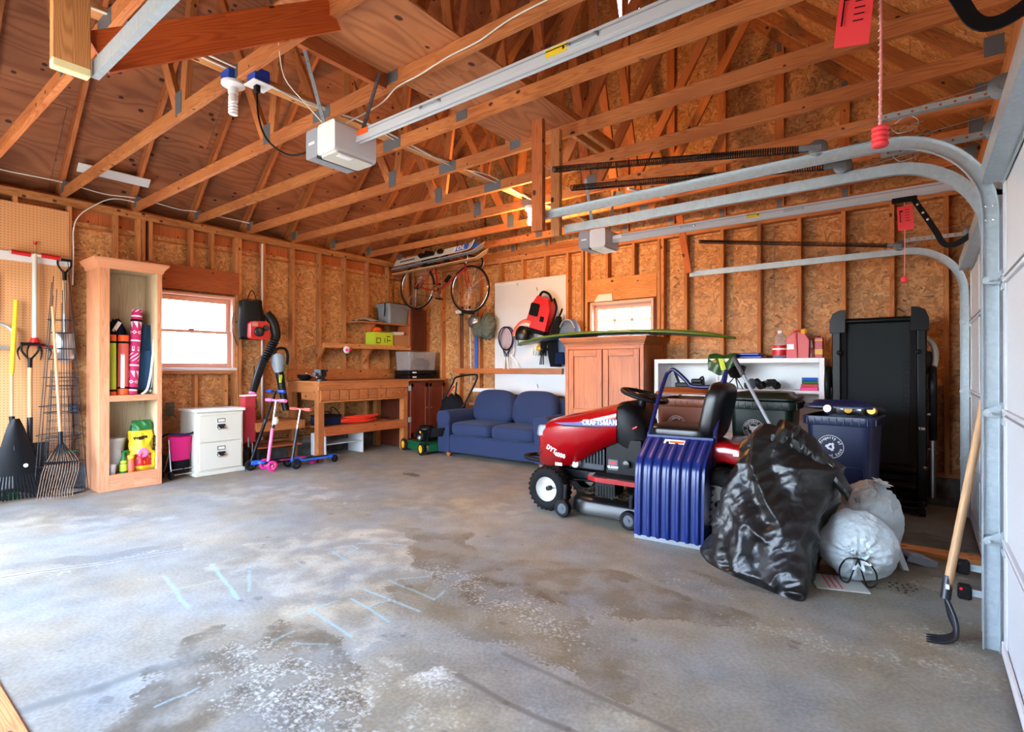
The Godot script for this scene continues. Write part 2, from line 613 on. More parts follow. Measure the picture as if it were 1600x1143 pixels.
func floor_texture() -> ImageTexture:
	var w := FLOOR_W
	var h := FLOOR_H
	var big := field(3, .0028, w, h, 4)
	var mid := field(4, .016, w, h, 4)
	var fin := field(5, .19, w, h, 2)
	var swirl := field(8, .006, w, h, 5)
	var d := PackedByteArray()
	d.resize(w * h * 3)
	# plain slab
	for i in w * h:
		var g := 134.0 + (big[i] - 128) * .13 + (mid[i] - 128) * .11 + (fin[i] - 128) * .11
		var warm := (swirl[i] - 128) * .08
		var at := i * 3
		d[at] = int(clampf(g + 4.0 + warm, 0, 255)); d[at + 1] = int(clampf(g, 0, 255)); d[at + 2] = int(clampf(g - 8.0 - warm * 1.5, 0, 255))
	# damp, oily and dried-out patches with their own outlines (world x, z)
	var zones := [
		[[[3.18, 4.32], [3.06, 4.09], [3.15, 3.85], [3.67, 3.64], [4.15, 3.72], [4.30, 3.96], [4.57, 4.17], [4.74, 4.25], [4.73, 4.44], [4.72, 4.59], [4.74, 4.70], [4.52, 4.70], [4.40, 4.77], [4.27, 4.71], [4.17, 4.76], [4.0, 4.65], [3.85, 4.66], [3.4, 4.6]], Color(1.17, 1.15, 1.12), .16],
		[[[3.3, 3.62], [3.9, 3.50], [4.4, 3.40], [4.9, 3.28], [5.5, 3.25], [6.1, 3.3], [6.3, 3.5], [5.8, 3.66], [5.3, 3.72], [4.8, 3.86], [4.42, 3.86], [4.02, 3.74]], Color(.76, .70, .62), .2],
		[[[4.35, 3.90], [4.7, 3.70], [5.2, 3.75], [5.75, 3.95], [6.0, 4.2], [5.5, 4.15], [5.18, 4.18], [4.85, 4.26], [4.62, 4.2], [4.45, 4.1]], Color(.78, .73, .64), .12],
		[[[4.1, 5.1], [4.5, 4.76], [5.03, 4.72], [5.35, 4.88], [5.7, 5.2], [5.1, 5.5], [4.6, 5.55], [4.3, 5.4]], Color(.62, .58, .52), .16],
		[[[4.9, 4.66], [5.1, 4.5], [5.25, 4.5], [5.2, 4.62], [5.08, 4.68]], Color(1.28, 1.27, 1.25), .05],
		[[[5.2, 4.45], [5.7, 4.2], [6.4, 4.3], [6.6, 4.8], [6.0, 5.3], [5.5, 4.9]], Color(1.12, 1.12, 1.10), .2],
		[[[5.5, 2.9], [6.3, 2.75], [6.9, 2.2], [6.95, 1.2], [6.4, 1.2], [6.3, 2.3], [5.9, 2.7]], Color(.76, .70, .62), .15],
		[[[6.43, 2.75], [6.5, 2.64], [6.63, 2.58], [6.6, 2.68], [6.54, 2.8]], Color(.92, .95, .98), .05],
		[[[2.02, 2.0], [2.15, 1.93], [2.34, 1.98], [2.36, 2.06], [2.15, 2.08]], Color(.52, .5, .48), .05],
		[[[1.2, 3.4], [1.9, 3.0], [2.6, 2.9], [3.0, 3.2], [2.2, 3.7], [1.5, 3.9]], Color(1.10, 1.10, 1.10), .25],
		[[[2.9, 2.6], [3.9, 2.4], [4.0, 2.9], [3.2, 3.2]], Color(1.10, 1.08, 1.02), .25],
		[[[2.4, 5.5], [2.5, 5.2], [2.66, 4.95], [2.8, 4.62], [2.66, 4.6], [2.45, 5.0], [2.25, 5.4]], Color(.82, .83, .86), .06],
		[[[.9, 5.0], [1.4, 4.4], [1.9, 4.3], [1.8, 4.9], [1.3, 5.3]], Color(1.12, 1.12, 1.12), .25],
	]
	var sx := w / FLOOR_X
	var sz := h / FLOOR_Z
	for zn in zones:
		var poly := PackedVector2Array()
		var lo := v2(99, 99)
		var hi := v2(-99, -99)
		for p in zn[0]:
			var q := v2((p[0] + .1) * sx, (p[1] + .1) * sz)
			poly.append(q)
			lo = lo.min(q); hi = hi.max(q)
		var soft: float = zn[2] * sx
		var col: Color = zn[1]
		for y in range(maxi(0, int(lo.y - soft)), mini(h, int(hi.y + soft))):
			for x in range(maxi(0, int(lo.x - soft)), mini(w, int(hi.x + soft))):
				var i := y * w + x
				var wx := (swirl[i] - 128) * .018 * soft + (mid[i] - 128) * .006 * soft
				var wy := (big[i] - 128) * .018 * soft + (fin[i] - 128) * .002 * soft
				if inside(v2(x + wx, y + wy), poly):
					var k := clampf(.50 + (mid[i] - 128) * .009, .1, .9)
					var at := i * 3
					d[at] = int(clampf(d[at] * lerpf(1.0, col.r, k), 0, 255))
					d[at + 1] = int(clampf(d[at + 1] * lerpf(1.0, col.g, k), 0, 255))
					d[at + 2] = int(clampf(d[at + 2] * lerpf(1.0, col.b, k), 0, 255))
	# crystals of road salt
	var r := RandomNumberGenerator.new()
	r.seed = 5
	for sp in [[4.55, 3.86, .26, .12, 990], [5.0, 3.92, .42, .16, 1440], [5.35, 4.02, .3, .12, 390], [4.75, 5.02, .4, .22, 2700], [5.1, 4.98, .36, .26, 2280], [5.12, 4.62, .14, .09, 1200], [4.35, 4.98, .2, .12, 480], [6.8, 3.0, .2, .16, 600], [6.72, 3.3, .24, .1, 360], [6.3, 3.4, .4, .12, 450], [5.6, 3.1, .3, .1, 180], [2.4, 3.25, .5, .06, 600], [2.72, 4.9, .04, .4, 510]]:
		for k in sp[4]:
			var cx := int((sp[0] + .1 + r.randfn() * sp[2] * .5) * sx)
			var cy := int((sp[1] + .1 + r.randfn() * sp[3] * .5) * sz)
			var e := r.randi_range(0, 1)
			var f := 0 if r.randf() < .7 else 1
			for y in range(cy - f, cy + f + 1):
				for x in range(cx - e, cx + e + 1):
					if x < 0 or y < 0 or x >= w or y >= h or mid[y * w + x] < 104: continue
					var at := (y * w + x) * 3
					var kk := .12 + .36 * r.randf()
					d[at] = int(lerpf(d[at], 214, kk)); d[at + 1] = int(lerpf(d[at + 1], 216, kk)); d[at + 2] = int(lerpf(d[at + 2], 216, kk))
	# chalk letters, the crack, tyre marks
	var chalk := Color(.56, .69, .74)
	var lines := [
		[[[4.285, 4.282], [4.712, 4.281]], chalk, .013, .8], [[[4.32, 4.399], [4.684, 4.435]], chalk, .012, .8], [[[4.479, 4.393], [4.496, 4.291]], chalk, .010, .7],
		[[[4.279, 4.701], [4.283, 4.458]], chalk, .011, .7], [[[4.28, 4.606], [4.661, 4.634]], chalk, .012, .8], [[[4.291, 4.121], [4.676, 4.135], [4.637, 4.022]], chalk, .013, .6],
		[[[3.619, 3.826], [3.79, 3.707], [3.907, 3.666]], chalk, .014, .75], [[[3.553, 4.048], [3.631, 3.885], [3.713, 3.896], [3.752, 4.034]], chalk, .012, .7], [[[3.627, 4.038], [3.886, 4.085]], chalk, .012, .7],
		[[[3.599, 4.29], [3.718, 4.301], [3.689, 4.152]], chalk, .012, .5], [[[4.306, 4.091], [4.423, 3.936]], chalk, .011, .6], [[[4.428, 4.883], [4.406, 4.776]], chalk, .012, .5], [[[4.505, 4.834], [4.63, 4.747]], chalk, .010, .5],
		[[[3.245, 4.883], [3.778, 4.959]], chalk, .014, .65], [[[3.485, 4.903], [3.544, 4.678]], chalk, .011, .6], [[[3.267, 4.632], [3.863, 4.755]], chalk, .015, .75], [[[3.489, 4.509], [3.811, 4.675]], chalk, .012, .6],
		[[[4.53, 5.365], [4.531, 5.223]], chalk, .010, .6], [[[4.263, 5.404], [4.238, 5.245]], chalk, .012, .4],
		[[[2.525, 5.462], [2.582, 5.321], [2.687, 5.057], [2.828, 4.624]], Color(.80, .81, .84), .035, .4],
		[[[2.525, 5.462], [2.582, 5.321], [2.687, 5.057], [2.828, 4.624]], Color(.24, .20, .17), .008, .9],
		[[[5.244, 4.558], [5.503, 4.581], [5.756, 4.562], [6.3, 4.6]], Color(.32, .29, .27), .018, .6], [[[5.287, 4.317], [5.617, 4.335], [6.1, 4.36]], Color(.34, .31, .29), .016, .5],
		[[[4.185, 5.646], [4.238, 5.451], [4.247, 5.285], [4.315, 5.12]], Color(.34, .35, .35), .04, .5],
		[[[2.0, 3.6], [2.5, 3.3], [2.9, 2.95]], Color(.36, .36, .38), .008, .5],
	]
	for ln in lines:
		for s in ln[0].size() - 1:
			var a := v2((ln[0][s][0] + .1) * sx, (ln[0][s][1] + .1) * sz)
			var b := v2((ln[0][s + 1][0] + .1) * sx, (ln[0][s + 1][1] + .1) * sz)
			var rad: float = ln[2] * sx
			var col: Color = ln[1]
			for y in range(maxi(0, int(minf(a.y, b.y) - rad)), mini(h, int(maxf(a.y, b.y) + rad + 1))):
				for x in range(maxi(0, int(minf(a.x, b.x) - rad)), mini(w, int(maxf(a.x, b.x) + rad + 1))):
					var i := y * w + x
					var p := v2(x + (mid[i] - 128) * .03, y + (swirl[i] - 128) * .03)
					var q := Geometry2D.get_closest_point_to_segment(p, a, b)
					var t := p.distance_to(q) / rad
					if t < 1.0:
						var k: float = ln[3] * (1.0 - t * t) * clampf(.35 + fin[i] / 190.0, .0, 1.0)
						var at := i * 3
						d[at] = int(lerpf(d[at], col.r * 255.0, k)); d[at + 1] = int(lerpf(d[at + 1], col.g * 255.0, k)); d[at + 2] = int(lerpf(d[at + 2], col.b * 255.0, k))
	# a few drips
	for k in 60:
		var cx := int(r.randf_range(2.8, 6.6) * sx)
		var cy := int(r.randf_range(3.2, 5.6) * sz)
		var rad := r.randi_range(2, 7)
		for y in range(cy - rad, cy + rad + 1):
			for x in range(cx - rad, cx + rad + 1):
				if x < 0 or y < 0 or x >= w or y >= h or v2(x - cx, (y - cy) * 1.3).length() > rad: continue
				var at := (y * w + x) * 3
				for e in 3: d[at + e] = int(d[at + e] * .86)
	return to_texture(d, w, h)

func make_textures() -> void:
	T.wood = wood_texture(11, 224, 1024, .28, 2.4, Color(.93, .70, .45), Color(.66, .40, .20), 55.0, 7, .011)
	T.ply = wood_texture(23, 640, 1024, 1.22, 2.44, Color(.80, .56, .39), Color(.58, .36, .23), 9.0, 24, .014, 3.2)
	T.fine = wood_texture(41, 160, 512, .3, 1.2, Color(1, 1, 1), Color(.80, .76, .72), 40.0, 0, .01)
	T.pine = wood_texture(37, 384, 640, .6, 1.3, Color(.88, .58, .38), Color(.68, .38, .22), 26.0, 6, .012)
	T.strand = strand_texture()
	T.floor = floor_texture()
	# pegboard: one hole
	var im := Image.create(32, 32, false, Image.FORMAT_RGB8)
	im.fill(Color(1, 1, 1))
	for y in 32:
		for x in 32:
			if v2(x - 15.5, y - 15.5).length() < 4.2: im.set_pixel(x, y, Color(.30, .25, .20))
	T.peg = ImageTexture.create_from_image(im)
	# woven mat print: white marks on magenta
	im = Image.create(96, 384, false, Image.FORMAT_RGB8)
	for y in 384:
		for x in 96:
			var band := int(y / 32.0) % 6
			var yy := y % 32
			var xx := x % 16
			var on := false
			match band:
				0, 3: on = yy > 12 and yy < 19
				1: on = absi(xx - 8) + absi(yy - 16) < 8 and absi(xx - 8) + absi(yy - 16) > 3
				2: on = xx < yy * .5 and yy < 26
				4: on = absi((xx + yy) % 16 - 8) < 3
				5: on = (xx > 4 and xx < 12 and yy > 6 and yy < 26) and not (xx > 6 and xx < 10 and yy > 12)
			im.set_pixel(x, y, Color(.93, .86, .9) if on else Color(.72, .10, .36))
	T.mat = ImageTexture.create_from_image(im)
	# fine cloth and film relief
	for e in [["cloth", .35, 2], ["grainy", .12, 3], ["crease", .02, 4]]:
		var nt := NoiseTexture2D.new()
		nt.width = 256
		nt.height = 256
		nt.seamless = true
		nt.as_normal_map = true
		nt.bump_strength = 3.0
		nt.noise = noise(60 + e[2], e[1], e[2])
		T[e[0]] = nt
	var zt := NoiseTexture2D.new()
	zt.width = 256
	zt.height = 256
	zt.seamless = true
	var cn := FastNoiseLite.new()
	cn.noise_type = FastNoiseLite.TYPE_CELLULAR
	cn.cellular_return_type = FastNoiseLite.RETURN_CELL_VALUE
	cn.frequency = .05
	cn.seed = 3
	zt.noise = cn
	var gr := Gradient.new()
	gr.set_color(0, Color(.91, .92, .93))
	gr.set_color(1, Color(1, 1, 1))
	zt.color_ramp = gr
	T.zinc = zt
	# mottled cloth tone
	var vt := NoiseTexture2D.new()
	vt.width = 256
	vt.height = 256
	vt.seamless = true
	vt.noise = noise(91, .018, 4)
	var gv := Gradient.new()
	gv.set_color(0, Color(.62, .62, .66))
	gv.set_color(1, Color(1, 1, 1))
	vt.color_ramp = gv
	T.mottle = vt
	var fonts := SystemFont.new()
	fonts.font_names = PackedStringArray(["Droid Sans"])
	fonts.font_weight = 700
	T.font = fonts

func mat(key: String, color: Color, rough := .6, metal := .0, tex: Texture2D = null, scale := Vector3.ONE, tri := false) -> StandardMaterial3D:
	var m := StandardMaterial3D.new()
	m.resource_name = key
	m.albedo_color = color
	m.roughness = rough
	m.metallic = metal
	m.vertex_color_use_as_albedo = true
	if tex:
		m.albedo_texture = tex
		m.uv1_scale = scale
		m.uv1_triplanar = tri
	M[key] = m
	return m

func relief(key: String, tex: Texture2D, strength: float, scale := 8.0) -> void:
	var m: StandardMaterial3D = M[key]
	m.normal_enabled = true
	m.normal_texture = tex
	m.normal_scale = strength
	if m.albedo_texture == null:
		m.uv1_triplanar = true
		m.uv1_scale = Vector3.ONE * scale

func make_materials() -> void:
	var ws := v3(1 / .28, 1 / 2.4, 1)
	mat("lumber", Color(.86, .80, .74), .75, 0, T.wood, ws)
	mat("truss", Color(.88, .75, .65), .72, 0, T.wood, ws)
	mat("old_board", Color(.78, .58, .46), .75, 0, T.wood, ws)
	mat("red_board", Color(.86, .54, .38), .5, 0, T.wood, ws)
	mat("bench_wood", Color(.78, .66, .57), .6, 0, T.wood, ws)
	mat("handle_wood", Color(.80, .64, .47), .5, 0, T.fine, v3(1, .6, 1))
	mat("cut_wood", Color(.90, .84, .62), .8)
	mat("plywood", Color(.82, .76, .72), .7, 0, T.ply, v3(1 / 1.22, 1 / 2.44, 1))
	mat("plywood_pale", Color(.95, .88, .80), .65, 0, T.ply, v3(1 / 1.22, 1 / 2.44, 1))
	mat("strand", Color(.92, .88, .85), .62, 0, T.strand, v3(1 / 1.05, 1 / 1.05, 1))
	mat("concrete_floor", Color(.99, .985, .955), .62, 0, T.floor, Vector3.ONE)
	mat("concrete_curb", Color(.50, .50, .49), .85, 0, T.mottle, Vector3.ONE * 1.5, true)
	mat("pine", Color(.82, .74, .60), .45, 0, T.pine, v3(1 / .6, 1 / 1.3, 1))
	mat("maple", Color(.83, .58, .43), .42, 0, T.fine, v3(3.3, .83, 1))
	mat("maple_inside", Color(.82, .74, .60), .5, 0, T.fine, v3(3.3, .83, 1))
	mat("cherry", Color(.42, .17, .11), .35, 0, T.fine, v3(3.3, .83, 1))
	mat("cherry_dark", Color(.36, .16, .10), .45, 0, T.fine, v3(3.3, .83, 1))
	mat("peg_brown", Color(.80, .58, .38), .6, 0, T.peg, v3(39.37, 39.37, 1))
	mat("peg_white", Color(.80, .81, .82), .5, 0, T.peg, v3(39.37, 39.37, 1))
	mat("zinc", Color(.72, .77, .79), .36, .5, T.zinc, Vector3.ONE * 4.0, true)
	mat("rail_paint", Color(.74, .76, .78), .38, .15)
	mat("zinc_plate", Color(.46, .48, .50), .55, .6, T.zinc, Vector3.ONE * 9.0, true)
	mat("steel", Color(.70, .72, .74), .3, .9)
	mat("chrome", Color(.86, .87, .88), .12, 1.0)
	mat("dark_steel", Color(.20, .21, .23), .4, .7)
	mat("spring_steel", Color(.13, .13, .14), .38, .6)
	mat("door_white", Color(.78, .80, .82), .45)
	mat("white", Color(.84, .84, .84), .4)
	mat("white_gloss", Color(.94, .95, .96), .2)
	mat("off_white", Color(.78, .78, .74), .45)
	mat("cream", Color(.76, .75, .69), .42)
	mat("grey", Color(.55, .57, .60), .45)
	mat("grey_tote", Color(.47, .51, .55), .45)
	mat("grey_dark", Color(.28, .30, .33), .5)
	mat("black", Color(.055, .058, .065), .42)
	mat("black_gloss", Color(.04, .043, .05), .34)
	mat("black_matte", Color(.06, .063, .07), .8)
	mat("rubber", Color(.065, .065, .068), .75)
	relief("rubber", T.grainy, .5, 6.0)
	mat("black_cloth", Color(.055, .06, .075), .9)
	relief("black_cloth", T.cloth, .8, 5.0)
	mat("navy_cloth", Color(.06, .12, .24), .9)
	relief("navy_cloth", T.cloth, .8, 5.0)
	mat("teal_cloth", Color(.06, .22, .34), .85)
	relief("teal_cloth", T.cloth, .8, 5.0)
	mat("red", Color(.58, .02, .05), .22)
	M.red.clearcoat_enabled = true
	M.red.clearcoat = .8
	M.red.clearcoat_roughness = .08
	mat("red_plastic", Color(.72, .06, .08), .4)
	mat("red_cloth", Color(.62, .13, .16), .85)
	relief("red_cloth", T.cloth, .8, 4.0)
	mat("tag_red", Color(.90, .22, .24), .6)
	mat("pink", Color(.85, .12, .50), .5)
	mat("pink_light", Color(.90, .42, .62), .45)
	mat("pink_cloth", Color(.80, .07, .42), .85)
	relief("pink_cloth", T.cloth, .6, 5.0)
	mat("blue", Color(.05, .24, .62), .4)
	mat("blue_bright", Color(.10, .35, .75), .45)
	mat("blue_sled", Color(.03, .13, .38), .32)
	mat("blue_tube", Color(.03, .06, .28), .28)
	mat("blue_bin", Color(.035, .10, .25), .42)
	mat("green_bin", Color(.03, .12, .09), .42)
	mat("brown_bin", Color(.50, .25, .11), .42)
	mat("sofa", Color(.065, .135, .28), .85)
	relief("sofa", T.cloth, .5, 4.0)
	M.sofa.rim_enabled = true
	M.sofa.rim = .6
	M.sofa.rim_tint = .6
	mat("bag_black", Color(.06, .058, .056), .36)
	relief("bag_black", T.crease, .5, 3.0)
	mat("bag_white", Color(.74, .78, .78), .3)
	relief("bag_white", T.crease, .45, 3.0)
	mat("cardboard", Color(.66, .46, .28), .85)
	mat("yellow", Color(.86, .74, .12), .5)
	mat("yellow_wheel", Color(.90, .66, .08), .45)
	mat("lime", Color(.70, .78, .16), .55)
	mat("orange", Color(.92, .36, .10), .55)
	mat("orange_cord", Color(.92, .22, .13), .5)
	mat("coral", Color(.85, .36, .30), .6)
	mat("green", Color(.06, .40, .16), .45)
	mat("mower_green", Color(.03, .30, .17), .35)
	mat("surf_green", Color(.30, .42, .10), .3)
	mat("surf_blue", Color(.13, .28, .38), .3)
	mat("wire_white", Color(.84, .84, .80), .5)
	mat("label_white", Color(.92, .92, .92), .5)
	mat("label_blue", Color(.10, .14, .48), .35)
	mat("fabric_grey", Color(.62, .60, .57), .9)
	relief("fabric_grey", T.cloth, .8, 5.0)
	mat("grass_litter", Color(.28, .22, .12), .95)
	mat("mat_print", Color(1, 1, 1), .7, 0, T.mat, v3(1, 1, 1))
	mat("tan", Color(.50, .38, .29), .6)
	mat("camo", Color(.42, .45, .39), .8, 0, T.mottle, Vector3.ONE * 6.0, true)
	mat("backpack_blue", Color(.30, .37, .46), .6)
	mat("brass", Color(.66, .52, .25), .35, .9)
	mat("tarp_blue", Color(.04, .20, .60), .4)
	mat("belt", Color(.09, .115, .125), .6)
	relief("belt", T.cloth, .4, 6.0)
	mat("treadmill", Color(.045, .05, .058), .32)
	mat("emboss", Color(.012, .013, .015), .5)
	for k in ["black", "black_matte", "rubber", "belt", "treadmill", "emboss", "black_cloth", "navy_cloth"]: M[k].metallic_specular = .3
	# transparent things
	var gl := mat("glass", Color(.95, .97, 1.0, .06), .02)
	gl.transparency = BaseMaterial3D.TRANSPARENCY_ALPHA
	var cp := mat("clear_plastic", Color(.70, .72, .75, .22), .2)
	cp.transparency = BaseMaterial3D.TRANSPARENCY_ALPHA
	var rp := mat("clear_pink", Color(.80, .45, .50, .5), .2)
	rp.transparency = BaseMaterial3D.TRANSPARENCY_ALPHA
	var mesh := mat("mesh_cloth", Color(.04, .045, .055, .80), .9)
	mesh.transparency = BaseMaterial3D.TRANSPARENCY_ALPHA
	# light givers
	var bulb := mat("bulb_glow", Color(1.0, .9, .7), .3)
	bulb.emission_enabled = true
	bulb.emission = Color(1.0, .78, .45)
	bulb.emission_energy_multiplier = 3.0
	var led := mat("led_red", Color(.9, .05, .05), .3)
	led.emission_enabled = true
	led.emission = Color(1, .05, .05)
	led.emission_energy_multiplier = 1.0

# ---- the shell
# rectangles (in wall coordinates) left when a hole is cut out of a sheet
func cut(r: Rect2, holes: Array) -> Array:
	var out := [r]
	for h in holes:
		var next := []
		for q in out:
			var x: Rect2 = q.intersection(h)
			if not x.has_area():
				next.append(q)
				continue
			for p in [Rect2(q.position.x, q.position.y, x.position.x - q.position.x, q.size.y), Rect2(x.end.x, q.position.y, q.end.x - x.end.x, q.size.y), Rect2(x.position.x, q.position.y, x.size.x, x.position.y - q.position.y), Rect2(x.position.x, x.end.y, x.size.x, q.end.y - x.end.y)]:
				if p.size.x > .005 and p.size.y > .005: next.append(p)
		out = next
	return out

# one wall sheet; along: unit vector of wall run, at: origin, normal: into the room
func sheet(called: String, r: Rect2, holes: Array, at: Vector3, along: Vector3, normal: Vector3, m: Material, thick := .012, parent: Node3D = null) -> void:
	var g := Geo.new()
	var t := 1.0 - .10 * rng.randf()
	g.tone = Color(t, t * .99, t * .97)
	var off := v2(rng.randf(), rng.randf())
	for q in cut(r, holes):
		var c: Vector2 = q.get_center()
		var o: Vector3 = at + along * c.x + Vector3.UP * c.y - normal * thick * .5
		var hw: float = q.size.x * .5 - .0015
		var hh: float = q.size.y * .5 - .0015
		for s in [-1.0, 1.0]:
			var k: Vector3 = normal * s * thick * .5
			g.quad(o - along * hw - Vector3.UP * hh + k, o + along * hw - Vector3.UP * hh + k, o + along * hw + Vector3.UP * hh + k, o - along * hw + Vector3.UP * hh + k, normal * s,
				c + v2(-hw, -hh) + off, c + v2(hw, -hh) + off, c + v2(hw, hh) + off, c + v2(-hw, hh) + off)
		for e in [[along, hw, Vector3.UP, hh], [Vector3.UP, hh, along, hw]]:
			for s in [-1.0, 1.0]:
				var f: Vector3 = o + e[0] * e[1] * s
				var a: Vector3 = e[2] * e[3]
				var k: Vector3 = normal * thick * .5
				g.quad(f - a - k, f + a - k, f + a + k, f - a + k, e[0] * s, off, off, off, off)
	part(called, g, m, parent)

func sheets(at: Vector3, along: Vector3, normal: Vector3, x0: float, x1: float, rows: Array, holes: Array, m: Material, first := 2.44) -> void:
	for k in rows.size() - 1:
		var x := x0
		var step := first if k % 2 == 0 else first - 1.22 if first > 1.3 else 2.44
		while x < x1 - .01:
			var e := minf(x + step, x1)
			sheet("strand_board_sheet", Rect2(x, rows[k], e - x, rows[k + 1] - rows[k]), holes, at, along, normal, m)
			x = e
			step = 2.44

# clapboards outside, so that no daylight comes through the joints of the sheets
func outer(r: Rect2, holes: Array, at: Vector3, along: Vector3, normal: Vector3, parent: Node3D) -> void:
	sheet("siding", r, holes, at, along, normal, M.old_board, .012, parent)

func window(n: String, at: Vector3, along: Vector3, normal: Vector3, w: float, h: float, grilles: bool) -> void:
	# at: lower corner of the opening in the plane of the stud faces
	var o := structure(n)
	var wood: Material = mat("window_wood", Color(.80, .60, .52), .5) if not M.has("window_wood") else M.window_wood
	var B := func(called: String, x0: float, x1: float, y0: float, y1: float, d0: float, d1: float, m: Material, parent: Node3D = null) -> MeshInstance3D:
		var g := Geo.new()
		var c: Vector3 = at + along * (x0 + x1) * .5 + Vector3.UP * (y0 + y1) * .5 - normal * (d0 + d1) * .5
		var tb := Basis(along, Vector3.UP, along.cross(Vector3.UP))
		g.box(c, v3(x1 - x0, y1 - y0, absf(d1 - d0)), .003, tb)
		return part(called, g, m, parent if parent else o)
	B.call("jamb", .0, .03, .0, h, .0, .11, wood)
	B.call("jamb", w - .03, w, .0, h, .0, .11, wood)
	B.call("head_jamb", .03, w - .03, h - .03, h, .0, .11, wood)
	B.call("sill", -.02, w + .02, -.02, .012, -.012, .12, M.white)
	var mid := h * .5
	for s in 2:
		var y0 := .012 if s == 0 else mid - .012
		var y1 := mid + .012 if s == 0 else h - .03
		var d := .045 if s == 0 else .075
		var sash: MeshInstance3D = B.call("sash", .03, .075, y0, y1, d, d + .03, wood)
		B.call("stile", w - .075, w - .03, y0, y1, d, d + .03, wood, sash)
		B.call("rail", .075, w - .075, y0, y0 + (.055 if s == 0 else .03), d, d + .03, wood, sash)
		B.call("rail", .075, w - .075, y1 - (.03 if s == 0 else .06), y1, d, d + .03, wood, sash)
		B.call("pane", .075, w - .075, y0 + .03, y1 - .03, d + .013, d + .017, M.glass, sash)
		if grilles:
			for k in [1, 2]:
				var x: float = .075 + (w - .15) * k / 3.0
				B.call("muntin", x - .017, x + .017, y0 + .03, y1 - .03, d + .003, d + .011, M.white, sash)
			var ym := (y0 + y1) * .5
			B.call("muntin", .075, w - .075, ym - .017, ym + .017, d + .003, d + .011, M.white, sash)
	B.call("sash_lock", w * .5 - .03, w * .5 + .03, mid + .012, mid + .028, .045, .07, M.dark_steel)

const SHEATH := .09
const PLATE := 2.78

